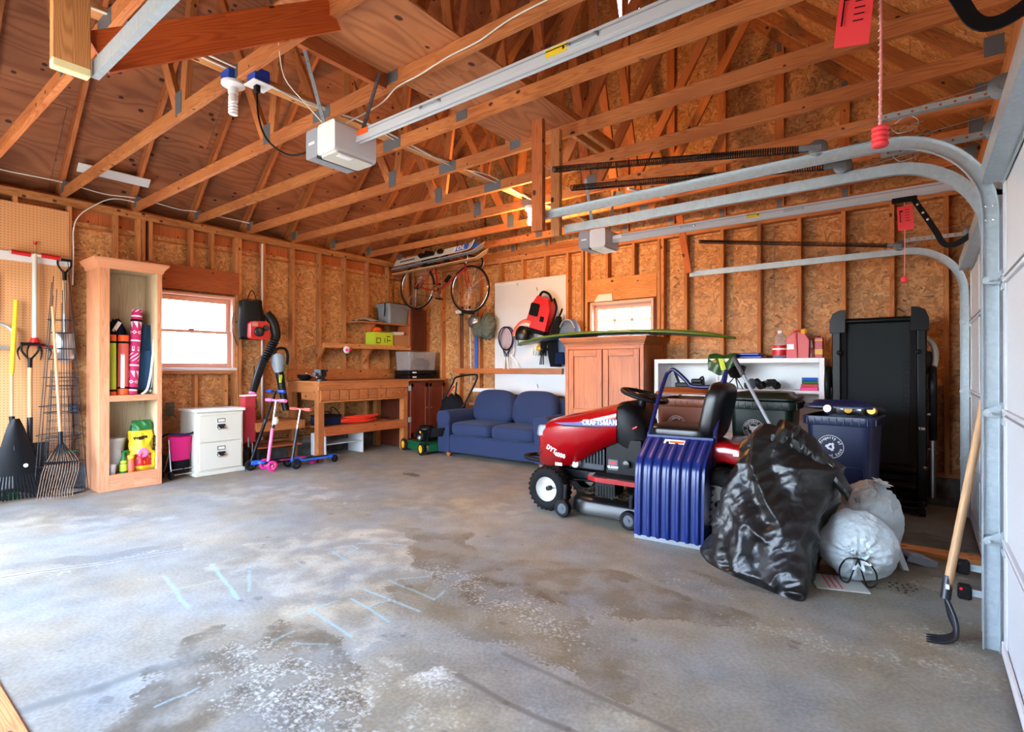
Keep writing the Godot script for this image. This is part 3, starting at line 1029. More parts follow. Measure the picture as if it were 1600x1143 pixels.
func build_shell() -> void:
	# floor: one slab that falls a little towards the doors
	var o := structure("floor")
	var g := Geo.new()
	var x0 := -.1
	var x1 := 7.2
	var z0 := -.1
	var z1 := 6.6
	var P := func(x, z, dy): return v3(x, floor_y(x) + dy, z)
	g.quad(P.call(x0, z0, 0), P.call(x1, z0, 0), P.call(x1, z1, 0), P.call(x0, z1, 0), v3(.0075, 1, 0).normalized(), v2(0, 0), v2(1, 0), v2(1, 1), v2(0, 1))
	g.quad(P.call(x0, z0, -.12), P.call(x1, z0, -.12), P.call(x1, z1, -.12), P.call(x0, z1, -.12), Vector3.DOWN)
	for e in [[x0, z0, x1, z0, Vector3.FORWARD], [x0, z1, x1, z1, Vector3.BACK], [x0, z0, x0, z1, Vector3.LEFT], [x1, z0, x1, z1, Vector3.RIGHT]]:
		g.quad(P.call(e[0], e[1], 0), P.call(e[2], e[3], 0), P.call(e[2], e[3], -.12), P.call(e[0], e[1], -.12), e[4])
	part("slab", g, M.concrete_floor)

	# ---- left wall (x = 0 is the face of the studs)
	o = structure("wall_left")
	g = Geo.new()
	g.box(v3(-.055, .07, 3.25), v3(.11, .28, 6.7), .006)
	part("concrete_curb", g, M.concrete_curb)
	var win1 := Rect2(2.95, 1.165, .95, .88)
	sheets(v3(-SHEATH, 0, 0), Vector3.BACK, Vector3.RIGHT, -.1, 6.6, [.21, 1.375, 2.66], [win1], M.strand)
	board("sole_plate", v3(-.045, .229, -.09), v3(-.045, .229, 6.55), .089, .038, M.lumber, null, Vector3.RIGHT)
	board("top_plate", v3(-.045, PLATE + .019, -.09), v3(-.045, PLATE + .019, 3.9), .089, .038, M.lumber, null, Vector3.RIGHT)
	board("top_plate", v3(-.045, PLATE + .019, 3.902), v3(-.045, PLATE + .019, 6.55), .089, .038, M.lumber, null, Vector3.RIGHT)
	board("top_plate", v3(-.045, PLATE + .057, -.09), v3(-.045, PLATE + .057, 2.4), .089, .038, M.lumber, null, Vector3.RIGHT)
	board("top_plate", v3(-.045, PLATE + .057, 2.402), v3(-.045, PLATE + .057, 6.55), .089, .038, M.lumber, null, Vector3.RIGHT)
	for z in [.02, .142, .548, .954, 1.361, 1.767, 2.174, 2.58, 2.885, 2.927, 3.925, 3.967, 4.173, 4.562, 4.964, 5.37, 5.78, 6.18, 6.42]:
		board("stud", v3(-.045, .248, z), v3(-.045, PLATE, z), .089, .038, M.lumber, null, Vector3.RIGHT)
	for z in [3.21, 3.44, 3.856]:
		board("cripple_stud", v3(-.045, 2.35, z), v3(-.045, PLATE, z), .089, .038, M.lumber, null, Vector3.RIGHT)
	for z in [3.05, 3.39, 3.80]:
		board("cripple_stud", v3(-.045, .248, z), v3(-.045, 1.095, z), .089, .038, M.lumber, null, Vector3.RIGHT)
	board("rough_sill", v3(-.045, 1.125, 2.946), v3(-.045, 1.125, 3.904), .089, .038, M.lumber, null, Vector3.RIGHT)
	board("header", v3(-.012, 2.208, 2.90), v3(-.012, 2.208, 3.95), .275, .03, M.old_board)
	board("header", v3(-.06, 2.208, 2.948), v3(-.06, 2.208, 3.904), .275, .03, M.old_board)
	outer(Rect2(-.12, -.1, 6.75, 3.0), [win1], v3(-SHEATH - .014, 0, 0), Vector3.BACK, Vector3.RIGHT, o)
	window("window_1", v3(.0, 1.165, 3.9), Vector3.FORWARD, Vector3.RIGHT, .95, .88, false)

	# ---- back wall (z = 0 is the face of the studs)
	o = structure("wall_back")
	g = Geo.new()
	g.box(v3(3.55, .04, -.05), v3(7.1, .32, .11), .006)
	part("concrete_curb", g, M.concrete_curb)
	var win2 := Rect2(3.30, 1.15, .86, .865)
	sheets(v3(0, 0, -SHEATH), Vector3.RIGHT, Vector3.BACK, -.09, 7.15, [.20, 1.382, 2.675], [win2], M.strand, 1.9)
	board("sole_plate", v3(.0, .219, -.045), v3(7.1, .219, -.045), .089, .038, M.lumber, null, Vector3.BACK)
	board("top_plate", v3(.0, 2.724, -.045), v3(7.1, 2.724, -.045), .089, .038, M.lumber, null, Vector3.BACK)
	board("top_plate", v3(.0, 2.762, -.045), v3(7.1, 2.762, -.045), .089, .038, M.lumber, null, Vector3.BACK)
	for x in [.22, .605, .994, 1.401, 1.809, 2.21, 2.60, 2.956, 3.185, 3.245, 4.225, 4.270, 4.547, 4.954, 5.336, 5.719, 6.104, 6.492, 6.886]:
		board("stud", v3(x, .238, -.045), v3(x, 2.705, -.045), .089, .038, M.lumber, null, Vector3.BACK)
	for x in [3.54, 3.90]:
		board("cripple_stud", v3(x, 2.315, -.045), v3(x, 2.705, -.045), .089, .038, M.lumber, null, Vector3.BACK)
	for x in [3.54, 3.90]:
		board("cripple_stud", v3(x, .238, -.045), v3(x, 1.10, -.045), .089, .038, M.lumber, null, Vector3.BACK)
	board("rough_sill", v3(3.266, 1.125, -.045), v3(4.204, 1.125, -.045), .089, .038, M.lumber, null, Vector3.BACK)
	board("header", v3(3.266, 2.17, -.015), v3(4.204, 2.17, -.015), .285, .035, M.lumber)
	outer(Rect2(-.12, -.1, 7.4, 2.9), [win2], v3(0, 0, -SHEATH - .014), Vector3.RIGHT, Vector3.BACK, o)
	window("window_2", v3(3.30, 1.15, .0), Vector3.RIGHT, Vector3.BACK, .86, .865, true)

	# ---- door wall
	o = structure("wall_doors")
	for r in [[-.09, .54], [2.82, 3.13], [5.45, 6.6]]:
		g = Geo.new()
		g.box(v3(7.13, 1.05, (r[0] + r[1]) * .5), v3(.12, 2.5, r[1] - r[0]), .004)
		part("pier", g, M.lumber)
	g = Geo.new()
	g.box(v3(7.13, 2.38, 3.25), v3(.12, .84, 6.7), .004)
	part("header", g, M.lumber)
	board("top_plate", v3(7.13, PLATE + .04, -.05), v3(7.13, PLATE + .04, 6.55), .12, .07, M.lumber, null, Vector3.RIGHT)

	# ---- near wall, behind the camera: an open side door and a window
	o = structure("wall_near")
	var holes := [Rect2(.9, -.2, 1.6, 2.28), Rect2(2.9, .55, 2.7, 1.7)]
	sheets(v3(0, 0, NEAR_Z + .09), Vector3.RIGHT, Vector3.FORWARD, -.09, 7.15, [-.1, 1.382, 2.9], holes, M.strand)
	board("sole_plate", v3(.0, .0, NEAR_Z + .045), v3(.9, .0, NEAR_Z + .045), .089, .038, M.lumber, null, Vector3.BACK)
	for x in [.2, .6, .88, 2.52, 2.88, 5.62, 6.0, 6.4, 6.8]:
		board("stud", v3(x, .0, NEAR_Z + .045), v3(x, 2.80, NEAR_Z + .045), .089, .038, M.lumber, null, Vector3.BACK)
	board("top_plate", v3(.0, 2.82, NEAR_Z + .045), v3(7.1, 2.82, NEAR_Z + .045), .089, .038, M.lumber, null, Vector3.BACK)
	board("header", v3(.9, 2.2, NEAR_Z + .045), v3(2.5, 2.2, NEAR_Z + .045), .2, .08, M.lumber)
	board("header", v3(2.9, 2.35, NEAR_Z + .045), v3(5.6, 2.35, NEAR_Z + .045), .18, .08, M.lumber)
	outer(Rect2(-.12, -.1, 7.4, 3.0), holes, v3(0, 0, NEAR_Z + .104), Vector3.RIGHT, Vector3.FORWARD, o)
	window("window_3", v3(2.9, .55, NEAR_Z), Vector3.RIGHT, Vector3.FORWARD, 1.35, 1.7, false)
	window("window_4", v3(4.25, .55, NEAR_Z), Vector3.RIGHT, Vector3.FORWARD, 1.35, 1.7, false)

const PITCH0 := 3.05     # height of the underside of a top chord above x = 0
const RIDGE := 3.53

func under(x: float) -> float:
	return PITCH0 + (x if x < RIDGE else 2.0 * RIDGE - x)

func build_roof() -> void:
	# roof sheathing: plywood on the left slope, strand board on the right
	for side in 2:
		var o := structure("ceiling")
		for row in 5:
			var a := -.45 + row * .863
			var b := minf(a + .863, RIDGE)
			if b - a < .05: continue
			var z := -.2
			var step := 2.44 if row % 2 == 0 else 1.22
			while z < 6.75:
				var e := minf(z + step, 6.75)
				var g := Geo.new()
				var t := 1.0 - .16 * rng.randf()
				g.tone = Color(t, t * .98, t * .96)
				var sx := 1.0 if side == 0 else -1.0
				var up := v3(sx, 1, 0).normalized()
				var ny := v3(-sx, 1, 0).normalized()
				var cx := (a + b) * .5
				var wx := cx if side == 0 else 2.0 * RIDGE - cx
				var c := v3(wx, cx + PITCH0 + .126 + .009, (z + e) * .5)
				g.box(c, v3((b - a) * 1.41421 - .003, e - z - .003, .012), .0, Basis(up, Vector3.BACK, up.cross(Vector3.BACK)), v2(rng.randf(), rng.randf()))
				part("plywood_sheet" if side == 0 else "strand_board_sheet", g, M.plywood if side == 0 else M.strand, o)
				z = e
				step = 2.44
		# shingles outside
		var gs := Geo.new()
		var dx := 1.0 if side == 0 else -1.0
		var us := v3(dx, 1, 0).normalized()
		gs.box(v3(RIDGE - dx * 2.02, RIDGE - 2.02 + PITCH0 + .126 + .03, 3.27), v3(4.06 * 1.41421, 7.1, .012), .0, Basis(us, Vector3.BACK, us.cross(Vector3.BACK)))
		part("shingles", gs, M.grey_dark, o)
		# eave: closes the overhang
		var g2 := Geo.new()
		var ex := -.27 if side == 0 else 2.0 * RIDGE + .30
		g2.box(v3(ex, 2.60, 3.25), v3(.42, .012, 6.9), .0)
		g2.box(v3(ex + (-.19 if side == 0 else .19), 2.68, 3.25), v3(.02, .2, 6.9), .0)
		part("soffit", g2, M.old_board, o)
	# trusses, from the back wall forward
	var words := ["second", "third", "fourth", "fifth", "sixth", "seventh", "eighth", "ninth", "tenth", "eleventh"]
	for k in 10:
		var z := .341 + .6096 * k
		truss(z, "orange timber roof truss, the %s one counted from the back wall" % words[k])
	# gable wall of the back end
	var o2 := structure("wall_back_gable")
	var tri := PackedVector2Array([v2(-.42, 2.68), v2(7.48, 2.68), v2(RIDGE, RIDGE + PITCH0 + .12)])
	var vent := Rect2(3.60, 5.62, .34, .50)
	for row in 4:
		var y := 2.68 + row * 1.22
		var x := -.42 - (1.22 if row % 2 else .0)
		while x < 7.48:
			for q in cut(Rect2(x, y, 2.44, 1.22), [vent]):
				var hit := Geometry2D.intersect_polygons(PackedVector2Array([q.position + v2(.001, .001), v2(q.end.x - .001, q.position.y + .001), q.end - v2(.001, .001), v2(q.position.x + .001, q.end.y - .001)]), tri)
				for p in hit:
					var g := Geo.new()
					var t := 1.0 - .10 * rng.randf()
					g.tone = Color(t, t * .98, t * .95)
					g.prism(Array(p), v3(0, 0, -SHEATH - .006), Vector3.RIGHT, Vector3.UP, .012)
					part("strand_board_sheet", g, M.strand, o2)
			x += 2.44
	for k in 11:
		var x := .262 + .585 * k
		if absf(x - RIDGE) < .1: continue
		board("gable_stud", v3(x, 2.87, -.065), v3(x, under(x) - .005, -.065), .089, .038, M.truss, o2, Vector3.RIGHT)
		for yy in [2.90, under(x) - .05]:
			var g := Geo.new()
			g.box(v3(x, yy, -.044), v3(.05, .09, .002))
			part("gusset_plate", g, M.zinc_plate, o2)
	board("bottom_chord", v3(-.05, 2.827, -.065), v3(7.1, 2.827, -.065), .089, .038, M.truss, o2)
	board("top_chord", v3(-.42, PITCH0 - .42 + .063, -.065), v3(RIDGE, RIDGE + PITCH0 + .063, -.065), .089, .038, M.truss, o2)
	board("top_chord", v3(2 * RIDGE + .42, PITCH0 - .42 + .063, -.065), v3(RIDGE, RIDGE + PITCH0 + .063, -.065), .089, .038, M.truss, o2)
	for q in cut(Rect2(-.42, 2.68, 7.9, 4.2), [vent]):
		for p in Geometry2D.intersect_polygons(PackedVector2Array([q.position, v2(q.end.x, q.position.y), q.end, v2(q.position.x, q.end.y)]), tri):
			var g := Geo.new()
			g.prism(Array(p), v3(0, 0, -SHEATH - .022), Vector3.RIGHT, Vector3.UP, .012)
			part("siding", g, M.grey, o2)
	for k in 9:
		var g := Geo.new()
		g.box(v3(3.77, 5.65 + k * .055, -SHEATH - .01), v3(.34, .004, .05), .0, Basis(Vector3.RIGHT, .6))
		part("vent_slat", g, M.white, o2)
	# near gable
	var o3 := structure("wall_near_gable")
	var gn := Geo.new()
	gn.prism([v2(-.42, 2.72), v2(7.48, 2.72), v2(RIDGE, RIDGE + PITCH0 + .12)], v3(0, 0, NEAR_Z + .1), Vector3.RIGHT, Vector3.UP, .012)
	part("sheathing", gn, M.strand, o3)

func truss(z: float, label: String) -> void:
	var o := thing("roof_truss", label, "truss", v3(0, 2.856, z), .0, "roof trusses")
	var m: Material = M.truss
	var dy := -2.856
	board("bottom_chord", v3(-.06, .0445, 0), v3(3.47, .0445, 0), .089, .038, m, o)
	board("bottom_chord", v3(3.472, .0445, 0), v3(7.08, .0445, 0), .089, .038, m, o)
	for s in 2:
		var X := func(x): return x if s == 0 else 2.0 * RIDGE - x
		board("top_chord", v3(X.call(-.42), PITCH0 - .42 + .063 + dy, 0), v3(RIDGE, RIDGE + PITCH0 + .063 + dy, 0), .089, .038, m, o)
		var xn := 2.75 if s == 0 else 4.20
		var xt: float = X.call(1.72)
		var xr := RIDGE - .16 if s == 0 else RIDGE + .16
		board("web", v3(xn - (.05 if s == 0 else -.05), .085, .0), v3(xt, under(xt) + dy + .01, .0), .089, .036, m, o, Vector3.RIGHT)
		board("web", v3(xn + (.05 if s == 0 else -.05), .085, .0), v3(xr, under(xr) + dy, .0), .089, .036, m, o, Vector3.RIGHT)
		for e in [[xn, .10, .10, .15, .0], [X.call(.03), .09, .085, .11, .0], [xt, under(xt) + dy + .03, .16, .09, .785 if s == 0 else -.785]]:
			var g := Geo.new()
			g.box(v3(e[0], e[1], .0), v3(e[2], e[3], .042), .001, Basis(Vector3.BACK, e[4]))
			part("gusset_plate", g, M.zinc_plate, o)
	for e in [[3.47, .045, .20, .085], [RIDGE, RIDGE + PITCH0 + dy + .02, .16, .13]]:
		var g := Geo.new()
		g.box(v3(e[0], e[1], .0), v3(e[2], e[3], .042), .001)
		part("gusset_plate", g, M.zinc_plate, o)

# ---- sectional doors, tracks, springs
# sheet-metal section (n, side) swept along a path that lies in the plane across 'side'
func sweep(g: Geo, path: Array, side: Vector3, sect: Array) -> void:
	var rings := []
	var m := path.size()
	for k in m:
		var t: Vector3 = (path[mini(k + 1, m - 1)] - path[maxi(k - 1, 0)]).normalized()
		var nn := side.cross(t).normalized()
		var ring := []
		for p in sect: ring.append(path[k] + nn * p.x + side * p.y)
		rings.append(ring)
	var c: int = sect.size()
	for k in m - 1:
		for i in c:
			var j := (i + 1) % c
			var a: Vector3 = rings[k][i]
			var b: Vector3 = rings[k][j]
			var d: Vector3 = rings[k + 1][j]
			var e: Vector3 = rings[k + 1][i]
			var nn := (d - a).cross(b - a).normalized()
			g.quad(a, b, d, e, nn)
	for k in [0, m - 1]:
		var q: Array = rings[k]
		var t: Vector3 = (path[1] - path[0]).normalized() * (-1.0 if k == 0 else 1.0)
		for i in range(0, c / 2 - 1):
			g.quad(q[i], q[i + 1], q[c - 2 - i], q[c - 1 - i], t)

func geo_at(v: Vector3) -> Geo:
	var g := Geo.new()
	g.xf = Transform3D(Basis(), v)
	return g

func channel(w: float, d: float, t: float) -> Array:
	return [v2(-w, d), v2(-w, 0), v2(w, 0), v2(w, d), v2(w - t, d), v2(w - t, t), v2(-w + t, t), v2(-w + t, d)]

func track(label: String, x: float, z: float, yh: float, side: float, x_end: float) -> void:
	var o := thing("door_track", label, "track", v3(x, floor_y(x), z), .0, "garage door tracks")
	var oy := -floor_y(x)
	var r := .38
	var cx := -r
	var yc := yh - r + oy
	var up := [v3(0, .03, 0), v3(0, yc, 0)]
	var g := Geo.new()
	sweep(g, up, v3(0, 0, side), channel(.028, .024, .003))
	part("vertical_track", g, M.zinc)
	g = Geo.new()
	var arc := []
	for k in 15:
		var a := PI * .5 * k / 14
		arc.append(v3(cx + cos(a) * r, yc + sin(a) * r, 0))
	arc.append(v3(x_end - x, yh + oy, 0))
	sweep(g, arc, v3(0, 0, side), channel(.028, .024, .003))
	part("curved_track", g, M.zinc)
	# wall angle beside the upright
	g = Geo.new()
	g.box(v3(.075, yc * .5 + .05, -.02 * side), v3(.09, yc + .05, .003))
	g.box(v3(.03 + .0, yc * .5 + .05, -.045 * side), v3(.003, yc + .05, .05))
	part("wall_angle", g, M.zinc)
	for y in [.35, .9, 1.45]:
		g = Geo.new()
		g.box(v3(.035, y, -.012 * side), v3(.06, .035, .012), .002)
		g.lathe([v2(.009, .0), v2(.009, .008), v2(.0, .009)], v3(.0, y, -.004 * side), v3(0, 0, side), 8)
		part("jamb_bracket", g, M.zinc)
	# slots punched in the upright
	for y in [.62, .78, 1.12]:
		g = Geo.new()
		g.box(v3(-.004, y + oy - .05, .0), v3(.016, .03, .0045))
		part("slot", g, M.old_board)
	# bolts at the joint of the curve
	for y in [yc - .03, yc + .03]:
		for dx in [-.012, .012]:
			g = Geo.new()
			g.lathe([v2(.006, .0), v2(.006, .004), v2(.0, .006)], v3(dx, y, .003 * side), v3(0, 0, side), 8)
			part("bolt", g, M.steel)

func sectional_door(label: String, x: float, z0: float, z1: float) -> void:
	var fy := floor_y(x)
	var o := thing("garage_door", label, "garage door", v3(x, fy, (z0 + z1) * .5), .0, "closed sectional doors")
	var w := z1 - z0
	var ys := [.03, .50, 1.04, 1.60, 2.13]
	for k in 4:
		var h: float = ys[k + 1] - ys[k] - .005
		var g := Geo.new()
		g.box(v3(.024, (ys[k] + ys[k + 1]) * .5, 0), v3(.04, h, w), .004)
		var p := part("door_section", g, M.door_white)
		# steel end stiles and centre stiles
		for zz in [-w * .5 + .045, -w * .17, w * .17, w * .5 - .045]:
			g = Geo.new()
			g.box(v3(.001, (ys[k] + ys[k + 1]) * .5, zz), v3(.006, h - .01, .085), .002)
			part("stile", g, M.door_white, p)
		# turned-in lips along the joints
		for yy in [ys[k] + .012, ys[k + 1] - .014]:
			g = Geo.new()
			g.box(v3(-.002, yy, 0), v3(.016, .016, w - .004), .003)
			part("rail_lip", g, M.door_white, p)
	for k in range(1, 5):
		for s in [-1.0, 1.0]:
			var y: float = ys[k] if k < 4 else 2.06
			var zz: float = s * (w * .5 - .03)
			var g := Geo.new()
			g.prism([v2(-.045, -.045), v2(.045, -.045), v2(.045, .045), v2(.015, .045), v2(-.012, .012), v2(-.045, .012)], v3(-.006, y, zz), v3(0, 0, s), v3(0, 1, 0), .008)
			g.prism([v2(.0, -.02), v2(-.055, -.012), v2(-.065, .0), v2(-.055, .014), v2(.0, .04)], v3(-.006, y, zz + s * .02), v3(1, 0, 0), v3(0, 1, 0), .004)
			var hinge := part("hinge", g, M.zinc)
			g = Geo.new()
			g.lathe([v2(.0, -.06), v2(.006, -.06), v2(.006, .012), v2(.022, .012), v2(.022, .026), v2(.0, .026)], v3(-.045, y, zz + s * .025), v3(0, 0, s), 12)
			part("roller", g, M.steel, hinge)
	# strut across the top section
	var gs := Geo.new()
	for c in [v3(-.035, 2.015, 0), v3(-.035, 2.095, 0)]: gs.box(c, v3(.07, .003, w - .02))
	gs.box(v3(-.069, 2.055, 0), v3(.003, .08, w - .02))
	gs.box(v3(-.003, 2.055, 0), v3(.003, .12, w - .02))
	part("strut", gs, M.zinc)
	gs = Geo.new()
	gs.box(v3(.02, .015, 0), v3(.05, .032, w), .01)
	part("bottom_seal", gs, M.rubber)
	gs = Geo.new()
	gs.box(v3(-.004, .06, 0), v3(.01, .05, w), .002)
	part("bottom_rail", gs, M.white)
	# pull handle
	gs = Geo.new()
	gs.tube(smooth_path([v3(.0, .30, .35), v3(-.045, .29, .36), v3(-.05, .27, .42), v3(-.045, .25, .48), v3(.0, .24, .49)], 3), .008, 6)
	part("handle", gs, M.steel)

func spring(label: String, a: Vector3, b: Vector3, pulley_y: float) -> void:
	var o := thing("extension_spring", label, "spring", a, .0, "door springs")
	var d := b - a
	var l := d.length()
	var t := d / l
	var x := (Vector3.UP - t * t.y).normalized()
	var y := t.cross(x)
	var g := Geo.new()
	var path := []
	var turns := int(l / .0125)
	for k in turns * 8 + 1:
		var q := float(k) / (turns * 8)
		var an := TAU * k / 8.0
		path.append(t * (.05 + (l - .1) * q) + (x * cos(an) + y * sin(an)) * .019)
	g.tube(path, .0036, 4)
	part("coil", g, M.spring_steel)
	g = Geo.new()
	g.tube(smooth_path([t * .07 + x * .0, t * .04, t * .01 + x * .012, -t * .03 + x * .03], 3), .004, 5)
	part("hook", g, M.steel)
	g = Geo.new()
	g.lathe([v2(.0, -.012), v2(.04, -.012), v2(.044, -.008), v2(.036, .0), v2(.044, .008), v2(.04, .012), v2(.0, .012)], d + t * .03, v3(.1, .25, 1), 20)
	part("pulley", g, M.zinc_plate)
	g = Geo.new()
	g.beam(d - t * .06, d + t * .05, .03, .03, Vector3.UP)
	part("pulley_fork", g, M.zinc_plate)
	g = Geo.new()
	g.tube([d + t * .03 + v3(0, .042, 0), v3(6.99, pulley_y + .042, b.z) - a], .0016, 4)
	g.tube([d + t * .03 - v3(0, .042, 0), v3(6.72, pulley_y - .06, b.z) - a], .0016, 4)
	part("cable", g, M.steel)
	# loose cable loops
	g = Geo.new()
	g.tube(smooth_path([v3(6.60, pulley_y - .06, b.z) - a, v3(6.63, pulley_y - .10, b.z + .02) - a, v3(6.69, pulley_y - .09, b.z + .02) - a, v3(6.70, pulley_y - .05, b.z) - a, v3(6.66, pulley_y - .02, b.z) - a, v3(6.61, pulley_y - .04, b.z - .02) - a], 5, true), .002, 4, false, true)
	part("cable_loop", g, M.steel)

func flag_angle(label: String, x0: float, x1: float, y: float, z: float) -> void:
	var o := thing("perforated_angle", label, "bracket", v3(x0, y, z), .0, "perforated angle brackets")
	var g := Geo.new()
	var l := x1 - x0
	g.box(v3(l * .5, 0, 0), v3(l, .034, .003))
	g.box(v3(l * .5, -.017, .015), v3(l, .003, .032))
	part("angle_iron", g, M.zinc)
	for k in int(l / .05):
		g = Geo.new()
		g.lathe([v2(.0, .0), v2(.006, .0)], v3(.03 + k * .05, .002, .0022), Vector3.BACK, 8)
		part("hole", g, M.old_board)
	g = Geo.new()
	g.lathe([v2(.0, -.010), v2(.048, -.010), v2(.052, -.006), v2(.04, .0), v2(.052, .006), v2(.048, .010), v2(.018, .012), v2(.016, .022), v2(.0, .022)], v3(l, .012, .02), Vector3.BACK, 24)
	part("pulley", g, M.zinc_plate)

func build_doors() -> void:
	sectional_door("white sectional garage door nearest the camera, at the right edge of the picture", 6.985, 3.085, 5.49)
	sectional_door("white sectional garage door far off, beyond the post between the doors", 7.02, .50, 2.86)
	track("galvanised door track with a coiled red cord on its bend, near door", 6.945, 3.06, 2.222, 1.0, 4.65)
	track("galvanised door track just behind the front one, belonging to the far door", 6.955, 2.885, 2.16, -1.0, 4.70)
	track("low galvanised door track along the back strand board wall", 6.985, .475, 2.165, 1.0, 4.76)
	track("galvanised door track ending at the whitened hanging post, upper left", 6.945, 5.515, 2.25, -1.0, 4.34)
	spring("upper black extension spring hanging from the two timber posts", v3(4.70, 2.515, 3.10), v3(6.27, 2.285, 3.06), 2.36)
	spring("second black extension spring, just below the upper one at the posts", v3(4.72, 2.44, 2.90), v3(6.36, 2.225, 2.90), 2.28)
	spring("long black extension spring along the back wall above the low track", v3(4.82, 2.50, .50), v3(6.53, 2.225, .48), 2.30)
	flag_angle("perforated angle bracket with pulley above the near track bend", 6.55, 6.985, 2.345, 3.08)
	flag_angle("perforated angle bracket with pulley above the second track", 6.55, 6.985, 2.245, 2.87)
	flag_angle("perforated angle bracket with pulley by the back wall track", 6.60, 7.03, 2.26, .47)
	# timber posts that carry the middle tracks
	for e in [[4.632, 3.105, 2.13, "reddish timber hanger post beside the glowing bulb", .089], [4.645, 2.90, 2.13, "weathered timber hanger post holding the second track end", .075]]:
		var g := Geo.new()
		g.box(v3(0, .36, 0), v3(e[4], .76, .04), .003)
		var m := lone("hanger_post", g, M.old_board if e[4] > .08 else M.lumber, e[3], "post", v3(e[0], e[2], e[1]), .0, "track hanger posts")
	# pair of boards the posts are nailed to, under the chords
	for e in [[4.60, 2.97, "short plank across the trusses above the hanger posts"], [4.50, 2.97, "second short plank beside the one above the hanger posts"]]:
		var g := Geo.new()
		g.beam(v3(0, 0, -.85), v3(0, 0, .55), .089, .038, Vector3.UP)
		lone("cross_plank", g, M.lumber, e[2], "plank", v3(e[0] + .09, e[1] + .022, 2.95), .0, "planks across the trusses")
	# diagonal stay of the back track
	var g := Geo.new()
	g.beam(v3(0, 0, 0), v3(-.10, .62, .0), .07, .02, Vector3.RIGHT)
	lone("track_stay", g, M.old_board, "slanting wooden stay holding the end of the back wall track", "board", v3(4.77, 2.17, .53))
	# post and brace at the left end of the near door's other track
	g = Geo.new()
	g.box(v3(0, .40, 0), v3(.04, .80, .105), .003)
	var ps := lone("hanger_post", g, M.lumber, "broad hanging post with whitened face and cut end, upper left", "post", v3(4.36, 2.215, 5.578), .0, "track hanger posts")
	g = Geo.new()
	g.box(v3(0, .004, 0), v3(.0405, .03, .106), .003)
	part("cut_end", g, M.cut_wood, ps, "pale freshly cut end")
	g = Geo.new()
	g.beam(v3(0, 0, 0), v3(.12, .56, -.90), .14, .022, Vector3.UP)
	lone("brace_board", g, M.red_board, "wide smooth red-brown brace board rising from the hanging post", "board", v3(4.345, 2.315, 5.50))
	# safety sensors low on the tracks
	for e in [[3.02, .40, "black door sensor with a red light, low on the post"], [2.90, .475, "black door sensor above the lit one, low on the post"]]:
		var s := thing("door_sensor", e[2], "sensor", v3(6.86, e[1] - .24, e[0]), .0, "door sensors")
		var gg := Geo.new()
		gg.box(v3(0, .03, 0), v3(.05, .065, .04), .008)
		part("housing", gg, M.black)
		gg = Geo.new()
		gg.box(v3(.06, .03, .0), v3(.08, .03, .004))
		part("bracket", gg, M.zinc)
		gg = Geo.new()
		gg.lathe([v2(.0, .0), v2(.005, .0), v2(.004, .004), v2(.0, .005)], v3(-.012, .045, .02), Vector3.BACK, 10)
		part("lens", gg, M.led_red if e[0] > 3.0 else M.black_gloss)

